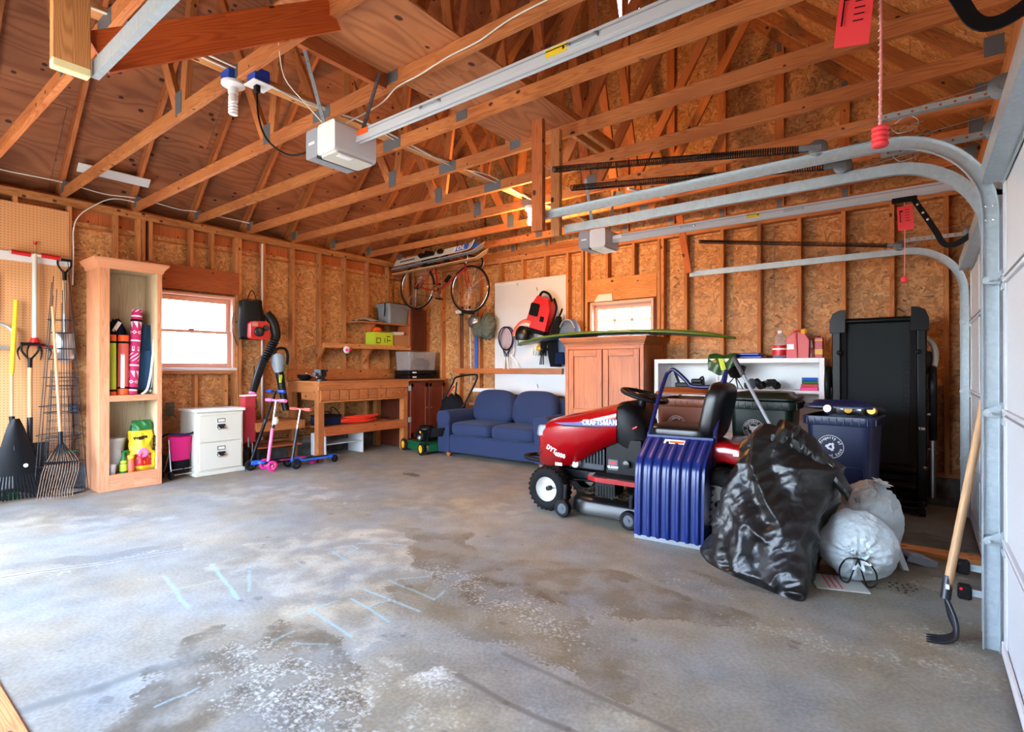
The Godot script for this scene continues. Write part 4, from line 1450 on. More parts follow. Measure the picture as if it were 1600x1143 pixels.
func build_openers() -> void:
	for e in [["near", 4.3, 2.45, v3(4.13, 2.335, 4.31), 2.44], ["far", 1.65, 2.365, v3(4.33, 2.275, 1.65), 2.36]]:
		var far: bool = e[0] == "far"
		var z: float = e[1]
		var y: float = e[2]
		var c: Vector3 = e[3]
		var o := thing("door_opener", "large white garage door opener hung from two steel straps" if not far else "smaller white garage door opener in the distance below the springs", "door opener", c, .0, "garage door openers")
		var g := Geo.new()
		var bodyw := .27
		g.prism(rounded(.16, .165, .02), v3(.04, .0825, 0), v3(1, 0, 0), v3(0, 1, 0), bodyw, .3)
		part("housing", g, M.white)
		g = Geo.new()
		g.prism(rounded(.11, .16, .015), v3(-.10, .0825, 0), v3(1, 0, 0), v3(0, 1, 0), bodyw * .98, .3)
		part("end_cover", g, M.grey)
		g = Geo.new()
		g.box(v3(-.10, .085, bodyw * .49), v3(.055, .014, .003))
		part("badge", g, M.label_white, here, "white maker's badge")
		g = Geo.new()
		g.prism(rounded(.15, bodyw * .9, .02), v3(.04, -.004, 0), v3(1, 0, 0), v3(0, 0, 1), .012)
		part("light_lens", g, M.off_white)
		g = Geo.new()
		g.box(v3(.085, -.012, .05), v3(.04, .002, .08))
		part("warning_label", g, M.label_white)
		g = Geo.new()
		g.box(v3(-.045, -.004, .0), v3(.006, .014, bodyw), .001)
		part("seam", g, M.grey_dark)
		# hanging straps: perforated angle
		var tops := [v3(-.02, .58 if not far else .60, .24), v3(.04, .58 if not far else .60, -.22)]
		var ends := [v3(-.02, .165, .10), v3(.04, .165, -.09)]
		for k in 2:
			g = Geo.new()
			g.beam(ends[k], tops[k], .028, .003, Vector3.RIGHT, .0)
			g.beam(ends[k] + v3(-.014, 0, -.01), tops[k] + v3(-.014, 0, -.01), .022, .003, Vector3.BACK, .0)
			var st := part("hanging_strap", g, M.zinc_plate)
			for h in 7:
				var q: Vector3 = ends[k].lerp(tops[k], (h + 1) / 8.0)
				g = Geo.new()
				g.lathe([v2(.0, .0), v2(.004, .0)], q + v3(.002, 0, .003), Vector3.BACK, 6)
				part("hole", g, M.black, st)
		# rail
		var ro := v3(c.x + .12, y, z) - c
		var ao := v3(6.66, y, z) - c
		var l := 6.93 - c.x - .12
		g = geo_at(ro)
		g.box(v3(l * .5, .0, 0), v3(l, .052, .026), .003)
		var rb := part("rail_body", g, M.rail_paint)
		g = geo_at(ro)
		g.box(v3(l * .5, -.034, .012), v3(l, .008, .004))
		g.box(v3(l * .5, -.034, -.012), v3(l, .012, .004))
		g.box(v3(l * .5, -.028, .0), v3(l, .004, .028))
		part("lower_flange", g, M.rail_paint, rb)
		g = geo_at(ro)
		g.box(v3(l * .5, .008, .0145), v3(l - .02, .005, .002))
		part("groove", g, M.grey, rb)
		for fx in ([.58, 1.42, 2.1] if not far else [.7, 1.5]):
			g = geo_at(ro)
			g.box(v3(fx, -.006, .017), v3(.14, .014, .008), .003)
			var sp := part("splice_bracket", g, M.zinc)
			for q in [-.06, .06]:
				g = geo_at(ro)
				g.lathe([v2(.008, .0), v2(.008, .008), v2(.0, .01)], v3(fx + q, -.004, .018), Vector3.BACK, 8)
				part("bolt", g, M.steel, sp)
		g = geo_at(ro)
		g.box(v3(1.30 if not far else 1.22, .0, .0145), v3(.10, .032, .002))
		part("yellow_sticker", g, M.yellow, rb, "yellow sticker with a black arrow")
		g = geo_at(ro)
		g.prism([v2(.0, .008), v2(.012, .0), v2(.0, -.008)], v3((1.33 if not far else 1.25), .0, .0165), Vector3.RIGHT, Vector3.UP, .001)
		part("printed_arrow", g, M.black, rb)
		g = geo_at(ro)
		g.box(v3(.06, .006, .0165), v3(.09, .03, .003))
		part("maker_label", g, M.orange if not far else M.label_white, rb)
		# trolley with bent arm, cord and tag
		var tz := z
		var tx := 6.66
		g = geo_at(ao)
		g.box(v3(-.04, -.055, 0), v3(.14, .035, .035), .006)
		part("trolley", g, M.black)
		var pts := []
		var prof := [[.0, -.07], [.12, -.31], [.16, -.40], [.20, -.425], [.25, -.41], [.31, -.36]]
		for q in prof: pts.append(v3(q[0] + (.0 if not far else .0), q[1] + .03, .0))
		g = geo_at(ao)
		sweep(g, smooth_path(pts, 4), Vector3.BACK, [v2(-.017, -.004), v2(.017, -.004), v2(.017, .004), v2(-.017, .004)])
		part("bent_arm", g, M.black)
		for q in [.25, .5, .7]:
			var b: Vector3 = pts[0].lerp(pts[1], q)
			g = geo_at(ao)
			g.lathe([v2(.008, .0), v2(.008, .006), v2(.0, .008)], b + v3(0, 0, .004), Vector3.BACK, 8)
			part("bolt", g, M.steel)
		g = geo_at(ao)
		g.box(v3(.315, -.32, 0), v3(.02, .06, .05), .003)
		part("door_bracket", g, M.zinc)
		var rp := thing("release_cord", "red and white release cord with a large red tag at the top" if not far else "thin release cord with a small red tag in the distance", "cord", v3(tx - .04, y - .07, tz), .0, "release cords")
		var drop := .52 if not far else .50
		g = Geo.new()
		g.tube([v3(0, 0, 0), v3(.003, -drop * .5, 0), v3(0, -drop, 0)], .004 if not far else .003, 6)
		part("rope", g, mat("rope_pink", Color(.85, .52, .50), .7) if not M.has("rope_pink") else M.rope_pink)
		for k in 26:
			g = Geo.new()
			var yy := -drop * (k + .5) / 26.0
			g.tube([v3(-.0038, yy - .004, .002), v3(.0038, yy + .004, .002)], .0016, 4)
			if not far: part("twist", g, M.label_white)
		g = Geo.new()
		for k in 4: g.lathe([v2(.0, -.007), v2(.017, -.007), v2(.021, -.003), v2(.021, .003), v2(.017, .007), v2(.0, .007)], v3(0, -drop - .01 - k * .014 * (1.0 if not far else .6), 0), Vector3.UP, 14)
		part("red_handle", g, M.tag_red, null, "wound red handle")
		g = Geo.new()
		var tag_at := v3(-.035, -.20, .012) if not far else v3(.0, -.11, .005)
		g.grid(6, 8, func(u, v): return tag_at + v3((u - .5) * .085, (.5 - v) * .16, .012 * sin(v * 3.0 + u)) , false, false, 1.0)
		var tg := part("tag", g, M.tag_red)
		tg.rotation.z = -.12 if not far else .05
		g = Geo.new()
		for k in 5: g.box(tag_at + v3(.012, .05 - k * .018, .018), v3(.026, .003, .001))
		g.prism([v2(-.03, .05), v2(-.012, .05), v2(-.012, .04), v2(-.026, .04), v2(-.026, -.03), v2(-.03, -.03)], tag_at + v3(0, 0, .018), Vector3.RIGHT, Vector3.UP, .001)
		part("printed_lines", g, M.black, tg)

# ---- tools on the left wall
func d_grip(g: Geo, top: Vector3, across: Vector3, w: float, h: float) -> void:
	var a := across * w * .5
	var d := Vector3.DOWN
	g.tube(smooth_path([top - a, top - a * 1.02 + d * h * .4, top - a * .5 + d * h * .75, top + d * h], 4), .009, 6)
	g.tube(smooth_path([top + a, top + a * 1.02 + d * h * .4, top + a * .5 + d * h * .75, top + d * h], 4), .009, 6)
	g.tube([top - a * 1.15, top + a * 1.15], .014, 8)
	g.tube([top + d * h * .85, top + d * (h + .07)], .019, 8)

func shovel_blade(g: Geo, top: Vector3, w: float, h: float, square: float, out: Vector3) -> void:
	g.grid(10, 12, func(u, v):
		var x: float = (u - .5) * 2.0
		var ww: float = w * .5 * (1.0 if v < square else sqrt(maxf(.0, 1.0 - pow((v - square) / (1.001 - square), 2.0))))
		return top + v3(0, -v * h, x * ww) + out * (.035 * (1.0 - x * x) * sin(PI * minf(v + .15, 1.0))), false, false, 1.0)
	g.box(top, v3(.012, .008, w), .002)

func build_left_wall_things() -> void:
	var g := Geo.new()
	g.box(v3(0, 0, 0), v3(.006, 2.43, 1.22), .0)
	lone("pegboard", g, M.peg_brown, "tall tan pegboard behind the garden tools on the left", "pegboard", v3(.004, 1.505, 5.18))
	g = Geo.new()
	g.box(v3(0, 0, 0), v3(.016, .085, 1.2), .003)
	lone("tool_rail", g, M.white, "white painted strip across the tan pegboard holding hung tools", "rail", v3(.016, 2.215, 5.15))
	# garden claw with red grips
	var o := thing("garden_claw", "grey pole garden claw with red T-grips hung on the pegboard", "garden tool", v3(.075, 1.30, 4.84))
	g = Geo.new()
	g.tube([v3(0, .10, 0), v3(0, .95, 0)], .019, 12)
	g.tube([v3(0, .945, .18), v3(0, .935, -.19)], .015, 10)
	part("pole", g, M.off_white)
	for s in [[.165, .03], [-.045, -.185]]:
		g = Geo.new()
		g.tube([v3(0, .945, s[0]), v3(0, .937, s[1])], .021, 10)
		part("grip", g, M.red_plastic)
	g = Geo.new()
	g.lathe([v2(.0, -.02), v2(.045, -.02), v2(.04, .02), v2(.028, .06), v2(.0, .06)], v3(0, .10, 0), Vector3.UP, 12)
	g.box(v3(.0, .085, -.10), v3(.03, .02, .10), .004)
	part("collar", g, M.red_plastic)
	for k in 4:
		var a := TAU * k / 4 + .5
		g = Geo.new()
		var d := v3(cos(a) * .5, 0, sin(a))
		g.tube(smooth_path([v3(0, .09, 0), v3(0, .09, 0) + d * .09, v3(0, .03, 0) + d * .13, v3(0, -.05, 0) + d * .11], 4), [.008, .008, .008, .008, .008, .008, .008, .008, .007, .006, .005, .004, .003], 6)
		part("tine", g, M.black)
	# hung shovel
	o = thing("shovel", "shovel with black D-grip and bright square steel blade, hung high", "shovel", v3(.055, 1.24, 4.615), .0, "shovels on the left wall")
	g = Geo.new()
	d_grip(g, v3(0, .99, 0), Vector3.BACK, .10, .13)
	part("grip", g, M.black)
	g = Geo.new()
	g.tube([v3(0, .86, 0), v3(0, .30, 0)], .018, 10)
	part("shaft", g, M.handle_wood)
	g = Geo.new()
	shovel_blade(g, v3(.01, .28, 0), .16, .29, .75, Vector3.RIGHT)
	g.tube([v3(0, .46, 0), v3(0, .30, 0), v3(.012, .17, 0)], [.021, .021, .008], 10)
	part("blade", g, M.steel)
	# standing shovel
	o = thing("shovel", "worn shovel with black D-grip standing behind the leaf rake", "shovel", v3(.14, .0, 4.885), .0, "shovels on the left wall")
	g = Geo.new()
	d_grip(g, v3(0, 1.40, 0), Vector3.BACK, .115, .15)
	part("grip", g, M.black)
	g = Geo.new()
	g.tube([v3(0, 1.24, 0), v3(0, .5, 0)], .018, 10)
	part("shaft", g, M.handle_wood)
	g = Geo.new()
	shovel_blade(g, v3(.02, .48, -.01), .24, .46, .85, Vector3.RIGHT)
	g.tube([v3(0, .72, 0), v3(0, .46, 0), v3(.02, .36, 0)], [.022, .022, .008], 10)
	part("blade", g, M.dark_steel)
	# black plastic leaf rake
	o = thing("leaf_rake", "black plastic leaf rake with yellow sleeve on its wooden handle", "rake", v3(.22, .0, 5.0), .0, "rakes on the left wall")
	g = Geo.new()
	g.tube([v3(-.07, 1.14, .012), v3(-.01, .66, .02)], .013, 10)
	part("handle", g, M.handle_wood)
	g = Geo.new()
	g.tube([v3(-.15, 1.80, -.03), v3(-.07, 1.12, .013)], .018, 10)
	part("sleeve", g, M.yellow)
	g = Geo.new()
	g.grid(12, 6, func(u, v):
		var w: float = lerpf(.03, .16, pow(v, .8))
		return v3(.0 + .07 * v + .02 * sin(PI * u), .72 - .50 * v, (u - .5) * 2.0 * w), false, false, 1.0)
	g.tube([v3(-.015, .74, .02), v3(.05, .44, .01)], [.022, .012], 8)
	part("fan", g, M.black)
	for k in 17:
		var u := (k - 8) / 8.0
		g = Geo.new()
		g.beam(v3(.075, .225, u * .155), v3(.13, .06, u * .20), .013, .006, Vector3.BACK, .001)
		g.beam(v3(.13, .06, u * .20), v3(.16, .02, u * .21), .016, .006, Vector3.BACK, .001)
		part("tine", g, M.black)
	g = Geo.new()
	g.lathe([v2(.0, .0), v2(.018, .0), v2(.016, .006), v2(.0, .008)], v3(.075, .30, -.06), Vector3.RIGHT, 10)
	part("emblem", g, M.label_white)
	# metal leaf rake in front
	o = thing("leaf_rake", "leaf rake with thin tan wire tines standing before the tomato cages", "rake", v3(.50, .0, 4.75), .0, "rakes on the left wall")
	g = Geo.new()
	g.tube([v3(-.14, 1.74, .02), v3(-.01, .56, -.01)], .012, 10)
	part("handle", g, M.handle_wood)
	g = Geo.new()
	g.tube([v3(-.01, .60, -.01), v3(.0, .48, -.01)], .018, 8)
	g.beam(v3(.05, .31, -.13), v3(.05, .33, .11), .03, .006, Vector3.UP)
	for k in 7:
		var u := (k - 3) / 3.0
		g.tube([v3(.0, .52, -.01), v3(.05, .315, -.01 + u * .115)], .006, 5)
	part("bridge", g, M.black)
	for k in 14:
		var u := (k - 6.5) / 6.5
		g = Geo.new()
		g.tube(smooth_path([v3(.0, .50, -.01), v3(.05, .32, -.01 + u * .12), v3(.12, .09, .05 + u * .12), v3(.15, .03, .06 + u * .125)], 3), .003, 4)
		part("tine", g, M.tan)
	# tomato cages
	for c in 3:
		var col: Material = M.dark_steel
		var t := thing("tomato_cage", ["tall conical wire tomato cage, outermost of the nested stack", "conical wire tomato cage nested inside the outermost one", "wire tomato cage of close square mesh within the stack"][c], "plant cage", v3(.25, .004, 4.69 - c * .01), c * .3, "nested tomato cages")
		var rb := .21 - c * .03
		var rt := .075 - c * .015
		var hh := 1.62 - c * .12
		var legs := 5 if c < 2 else 16
		var rings := 7 if c < 2 else 16
		for k in legs:
			var a := TAU * (k + .4 * c) / legs
			g = Geo.new()
			var d := v3(cos(a), 0, sin(a))
			var high: float = hh + (.28 + .07 * k if c < 2 else .0)
			if c == 2: high = 1.15
			g.tube([d * rb, d * lerpf(rb, rt, high / 1.9) + v3(0, high, 0)], .0034 if c < 2 else .0023, 4)
			part("upright_wire", g, col)
		for k in rings:
			g = Geo.new()
			var y := .004 + (hh * k / (rings - 1) if c < 2 else 1.12 * k / (rings - 1))
			var r := lerpf(rb, rt, y / 1.9)
			g.tube(circle(v3(0, y, 0), Vector3.RIGHT, Vector3.BACK, r, 24), .0034 if c < 2 else .0023, 4, false, true)
			part("ring_wire", g, col)
	# push broom
	o = thing("push_broom", "push broom head with green bristles at the lower left edge", "broom", v3(.20, .0, 5.08), .0)
	g = Geo.new()
	g.box(v3(0, .075, 0), v3(.06, .03, .22), .008)
	part("block", g, M.dark_steel)
	for k in 22:
		g = Geo.new()
		var z := -.105 + .01 * k
		for j in 4: g.tube([v3(-.022 + j * .015, .065, z), v3(-.026 + j * .018, .002, z + .002 * sin(k * 2.0 + j))], .0045, 4)
		part("bristle_tuft", g, M.green if k % 3 else M.black)
	# socket and its green plug
	o = thing("wall_outlet", "dark blue electrical box low on the wall behind the cages", "outlet", v3(.0, .775, 4.53))
	g = Geo.new()
	g.box(v3(.02, 0, 0), v3(.04, .10, .06), .005)
	part("box", g, M.navy_cloth)
	g = Geo.new()
	for y in [-.02, .02]: g.lathe([v2(.0, .0), v2(.015, .0), v2(.013, .004), v2(.0, .004)], v3(.04, y, 0), Vector3.RIGHT, 10)
	part("socket", g, M.grey_dark)
	g = Geo.new()
	g.tube([v3(0, 0, .05), v3(.01, .0, -.05)], .014, 8)
	g.tube([v3(0, 0, .05), v3(.0, .005, .11)], [.012, .004], 8)
	lone("hand_trowel", g, M.green, "small green handled garden tool lying low behind the cages", "garden tool", v3(.06, .355, 4.56))
	# bow saw at the edge
	o = thing("bow_saw", "steel bow saw hung at the left edge of the picture", "saw", v3(.07, 1.34, 5.05))
	g = Geo.new()
	g.tube(smooth_path([v3(0, .02, -.06), v3(0, .14, -.062), v3(0, .21, -.03), v3(0, .24, .05), v3(0, .24, .3)], 5), .013, 8)
	part("frame", g, M.zinc)
	g = Geo.new()
	var teeth := [v2(-.065, .03), v2(.3, .06)]
	for k in 25: teeth.append(v2(.3 - k * .0146 , .0 + (.012 if k % 2 else .0) + .03 * (24 - k) / 24.0 * .0))
	g.prism(teeth, Vector3(), v3(0, 0, 1), v3(0, 1, 0), .002)
	part("blade", g, M.steel)
	g = Geo.new()
	g.lathe([v2(.0, .0), v2(.014, .0), v2(.017, .1), v2(.014, .34), v2(.02, .38), v2(.0, .40)], Vector3(), Vector3.UP, 10)
	lone("red_handle_tool", g, M.red_plastic, "upright red tool handle cut by the left picture edge", "garden tool", v3(.05, 1.62, 5.115))
	o = thing("screwdriver", "small red-handled screwdriver stuck in the pegboard above the white strip", "screwdriver", v3(.035, 2.26, 4.83))
	g = Geo.new()
	g.tube([v3(0, 0, 0), v3(0, .085, 0)], .003, 6)
	part("shank", g, M.steel)
	g = Geo.new()
	g.lathe([v2(.0, .0), v2(.009, .0), v2(.014, .018), v2(.016, .026), v2(.0, .03)], v3(0, .082, 0), Vector3.UP, 10)
	part("handle", g, M.red_plastic)

# ---- bookcase and what stands in it
func yoga_mat(label: String, at: Vector3, top: Vector3, r: float, m: Material, bands: Array, tips: Material) -> void:
	var o := thing("yoga_mat", label, "yoga mat", at, .0, "rolled mats in the bookcase")
	var t := (top - at)
	var l := t.length()
	var g := Geo.new()
	g.lathe([v2(r * .3, -.002), v2(r * .5, .0), v2(r, .0), v2(r, l), v2(r * .75, l), v2(r * .72, l - .006), v2(r * .5, l - .006), v2(r * .48, l), v2(.0, l)], Vector3(), t, 24)
	part("roll", g, m)
	for b in bands:
		g = Geo.new()
		g.lathe([v2(r + .001, l * b), v2(r + .004, l * b), v2(r + .004, l * b + .02), v2(r + .001, l * b + .02)], Vector3(), t, 24)
		part("strap", g, M.black_cloth)
	if tips:
		for y in [[.0, .06], [l - .06, l]]:
			g = Geo.new()
			g.lathe([v2(r + .0015, y[0]), v2(r + .0015, y[1])], Vector3(), t, 24)
			part("coloured_end", g, tips)

func build_bookcase() -> void:
	var zc := 4.205
	var o := thing("bookcase", "tall open maple bookcase with crown moulding against the left wall", "bookcase", v3(.0, floor_y(.35), zc))
	var B := func(called: String, x0: float, x1: float, y0: float, y1: float, z0: float, z1: float, m: Material, bev := .003):
		var g := Geo.new()
		g.box(v3((x0 + x1) * .5, (y0 + y1) * .5, (z0 + z1) * .5), v3(x1 - x0, y1 - y0, z1 - z0), bev)
		return part(called, g, m, o)
	B.call("side_panel", .16, .53, .0, 2.16, .242, .262, M.maple)
	B.call("side_panel", .16, .53, .0, 2.16, -.262, -.242, M.maple)
	B.call("back_panel", .155, .165, .0, 2.15, -.242, .242, M.maple_inside, .0)
	B.call("lining", .166, .528, .15, 2.14, .236, .2415, M.maple_inside, .0)
	B.call("lining", .166, .528, .15, 2.14, -.2415, -.236, M.maple_inside, .0)
	B.call("top_panel", .16, .53, 2.14, 2.16, -.242, .242, M.maple_inside)
	B.call("shelf", .166, .53, .89, .912, -.236, .236, M.maple_inside)
	B.call("bottom_panel", .166, .53, .13, .15, -.236, .236, M.maple)
	B.call("stile", .53, .55, .0, 2.16, .18, .265, M.maple)
	B.call("stile", .53, .55, .0, 2.16, -.265, -.222, M.maple)
	B.call("rail", .53, .549, .0, .155, -.222, .18, M.maple)
	B.call("rail", .53, .549, .855, .915, -.222, .18, M.maple)
	B.call("rail", .53, .549, 2.13, 2.16, -.222, .18, M.maple)
	# crown: profile run round front and sides
	var g := Geo.new()
	var prof := [v2(.0, 2.13), v2(.006, 2.135), v2(.012, 2.15), v2(.016, 2.165), v2(.03, 2.185), v2(.045, 2.20), v2(.05, 2.21), v2(.05, 2.225), v2(.0, 2.225)]
	for k in prof.size() - 1:
		var a: Vector2 = prof[k]
		var b: Vector2 = prof[k + 1]
		var R := func(p): return [v3(.15, p.y, .265 + p.x), v3(.55 + p.x, p.y, .265 + p.x), v3(.55 + p.x, p.y, -.265 - p.x), v3(.15, p.y, -.265 - p.x)]
		var ra: Array = R.call(a)
		var rb: Array = R.call(b)
		var d := (b - a).normalized()
		var nn := [v3(0, -d.x, d.y), v3(d.y, -d.x, 0), v3(0, -d.x, -d.y)]
		for i in 3: g.quad(ra[i], ra[i + 1], rb[i + 1], rb[i], nn[i])
	g.box(v3(.35, 2.215, 0), v3(.38, .018, .56))
	part("crown", g, M.maple)
	var sy := .915 - .004
	yoga_mat("slim lime and orange rolled mat at the left end of the shelf", v3(.44, sy, 4.335), v3(.43, 1.50, 4.335), .035, M.lime, [.06, .86], M.orange)
	yoga_mat("coral and white striped rolled mat beside the lime one", v3(.43, sy, 4.243), v3(.40, 1.50, 4.232), .045, M.coral, [.10, .86], M.orange)
	here = get_node("yoga_mat_001")
	g = Geo.new()
	for e in [.0, 2.1, 4.2]: g.grid(6, 1, func(u, v): return v3(-.03 * v, .07 + .45 * v, -.011 * v) + v3(cos(e + u * .7), 0, sin(e + u * .7)) * .0465)
	part("white_stripe", g, M.label_white)
	yoga_mat("tall magenta rolled mat printed with white tribal marks", v3(.42, sy, 4.165), v3(.36, 1.765, 4.10), .046, M.mat_print, [.06, .86], null)
	# navy bag behind
	g = Geo.new()
	var ns := noise(5, 4.0, 2)
	g.grid(22, 16, func(u, v):
		var d := v3(cos(TAU * u) * sin(PI * v), cos(PI * v), sin(TAU * u) * sin(PI * v))
		return d * v3(.10, .36, .115) * (1.0 + .22 * ns.get_noise_3dv(d * .7)), true)
	var bag := lone("duffel_bag", g, M.navy_cloth, "slumped navy cloth bag with white tag behind the mats", "bag", v3(.28, 1.285, 4.26))
	g = Geo.new()
	g.box(v3(.10, .30, .02), v3(.004, .11, .035), .001, Basis(Vector3.RIGHT, -.5))
	part("tag", g, M.label_white, bag)
	g = Geo.new()
	g.tube(smooth_path([v3(.06, .35, .07), v3(.14, .15, .0), v3(.15, -.05, -.04), v3(.14, -.22, -.02)], 5), .008, 6, true, false, .4)
	part("strap", g, M.black_cloth, bag)
	# folded beach chair
	o = thing("beach_chair", "folded navy beach chair with white tubular frame in the bookcase", "chair", v3(.40, sy, 4.01))
	g = Geo.new()
	g.grid(6, 12, func(u, v): return v3(-.06 + .02 * sin(u * 9.0 + v * 2.0), .05 + .66 * v, (u - .5) * .15 + .02 * (1.0 - v)))
	g.grid(6, 12, func(u, v): return v3(-.02 + .012 * sin(u * 7.0), .04 + .40 * v, (u - .5) * .14 + .02))
	part("sling", g, M.teal_cloth)
	for e in [[v3(.01, .0, .07), v3(.02, .05, .02), v3(.01, .25, -.02), v3(.0, .56, -.05)], [v3(-.02, .02, -.02), v3(-.02, .2, -.04), v3(-.03, .45, -.06), v3(-.04, .70, -.07)]]:
		g = Geo.new()
		g.tube(smooth_path(e, 5), .011, 8)
		part("frame_tube", g, M.white_gloss)
	g = Geo.new()
	g.box(v3(.02, .34, -.075), v3(.03, .36, .012), .004)
	part("armrest", g, M.tan)
	# lower shelf
	var ly := .15 - .004
	g = Geo.new()
	g.lathe([v2(.0, .0), v2(.085, .0), v2(.112, .30), v2(.118, .305), v2(.118, .335), v2(.108, .335), v2(.10, .02), v2(.0, .02)], Vector3(), Vector3.UP, 28)
	lone("plant_pot", g, M.white, "large white plastic plant pot on the lower shelf", "plant pot", v3(.30, ly, 4.30))
	g = Geo.new()
	g.lathe([v2(.0, .0), v2(.026, .0), v2(.038, .10), v2(.034, .10), v2(.024, .01), v2(.0, .01)], Vector3(), Vector3.UP, 4)
	lone("plastic_cup", g, M.white, "small square white cup in the left corner of the lower shelf", "cup", v3(.485, ly, 4.345), .78)
	o = thing("spray_bottle", "small green and yellow spray bottle on the lower shelf", "spray bottle", v3(.46, ly, 4.245))
	g = Geo.new()
	g.lathe([v2(.0, .0), v2(.033, .0), v2(.036, .01), v2(.033, .09), v2(.022, .14), v2(.013, .165), v2(.013, .18), v2(.0, .18)], Vector3(), Vector3.UP, 18)
	part("bottle", g, M.green)
	g = Geo.new()
	g.lathe([v2(.0362, .02), v2(.0345, .08), v2(.0275, .12)], Vector3(), Vector3.UP, 18)
	part("label_band", g, M.lime)
	g = Geo.new()
	g.box(v3(0, .205, -.012), v3(.022, .026, .06), .005)
	g.tube([v3(0, .175, 0), v3(0, .20, 0)], .015, 10)
	g.tube([v3(0, .20, -.03), v3(0, .165, -.032)], .005, 5)
	part("trigger_head", g, M.green)
	o = thing("feed_bottle", "small red and yellow plant feed bottle beside the spray bottle", "bottle", v3(.47, ly, 4.185))
	g = Geo.new()
	g.lathe([v2(.0, .0), v2(.028, .0), v2(.03, .008), v2(.03, .12), v2(.026, .135), v2(.0, .135)], Vector3(), Vector3.UP, 18)
	part("bottle", g, M.orange)
	g = Geo.new()
	g.lathe([v2(.0303, .02), v2(.0303, .10)], Vector3(), Vector3.UP, 18)
	part("label_band", g, M.coral)
	g = Geo.new()
	g.lathe([v2(.03, .135), v2(.031, .16), v2(.028, .168), v2(.0, .168)], Vector3(), Vector3.UP, 18)
	part("cap", g, M.yellow)
	# bag of potting soil
	o = thing("soil_bag", "crumpled yellow and green bag of potting soil with flower print", "bag", v3(.40, ly, 4.065))
	var n2 := noise(17, 5.0, 3)
	g = Geo.new()
	g.tone = Color(1, 1, 1)
	var shape := func(u: float, v: float) -> Vector3:
		var w: float = lerpf(.125, .075, v * v) * (1.0 + .05 * sin(v * 9.0))
		var d := v3(cos(TAU * u), 0, sin(TAU * u))
		var k := lerpf(1.0, .25, pow(v, 4.0)) * minf(1.0, .6 + v * 6.0)
		return v3(d.x * .085 * k, v * .50, d.z * w * minf(1.0, .75 + v * 3.0) + .015 * v) + d * .03 * n2.get_noise_3d(d.x * .3, v * .8, d.z * .3)
	g.grid(40, 28, func(u, v): return shape.call(u, v * .80), true)
	part("sack", g, M.yellow)
	g = Geo.new()
	g.grid(40, 8, func(u, v): return shape.call(u, .80 + v * .2), true)
	part("green_top", g, M.green)
	g = Geo.new()
	g.grid(14, 8, func(u, v): return shape.call(lerpf(-.08, .13, u), lerpf(.10, .34, v)) * v3(1.02, 1, 1.02) + v3(.002, 0, 0))
	part("printed_panel", g, M.red_plastic)
	for k in 9:
		var a := TAU * k / 9
		g = Geo.new()
		var q: Vector3 = shape.call(.02, .36) * v3(1.05, 1, 1.05)
		g.ball(q + v3(0, sin(a) * .03, cos(a) * .03), v3(.006, .02, .02), 8, 5)
		part("flower_petal", g, M.pink_light)
	var gt := Geo.new()
	gt.text("Veggie", v3(.078, .335, .045), v3(0, .1, -1).normalized(), v3(0, 1, .1).normalized(), .028, T.font, .012)
	gt.text("Supreme", v3(.07, .27, -.075), v3(.1, 1, 0).normalized(), v3(0, 0, 1), .025, T.font, .012)
	part("lettering", gt, M.black)

# ---- by the filing cabinet
func wheel(g: Geo, at: Vector3, axis: Vector3, r: float, w: float) -> void:
	g.lathe([v2(r * .62, -w * .5), v2(r * .9, -w * .5), v2(r, -w * .25), v2(r, w * .25), v2(r * .9, w * .5), v2(r * .62, w * .5)], at, axis, 26)

func hub(g: Geo, at: Vector3, axis: Vector3, r: float, w: float, spokes: int) -> void:
	var y := axis.normalized()
	var x := Vector3.UP - y * y.y
	x = x.normalized()
	var z := x.cross(y)
	g.lathe([v2(r * .54, -w * .3), v2(r * .64, -w * .4), v2(r * .64, w * .4), v2(r * .54, w * .3), v2(r * .54, -w * .3)], at, y, 24)
	g.lathe([v2(.0, -w * .55), v2(r * .18, -w * .55), v2(r * .18, w * .55), v2(.0, w * .55)], at, y, 12)
	for k in spokes:
		var a := TAU * k / spokes
		var d := x * cos(a) + z * sin(a)
		g.beam(at + d * r * .15, at + d * r * .58, r * .12, w * .5, z * cos(a) - x * sin(a), .001)

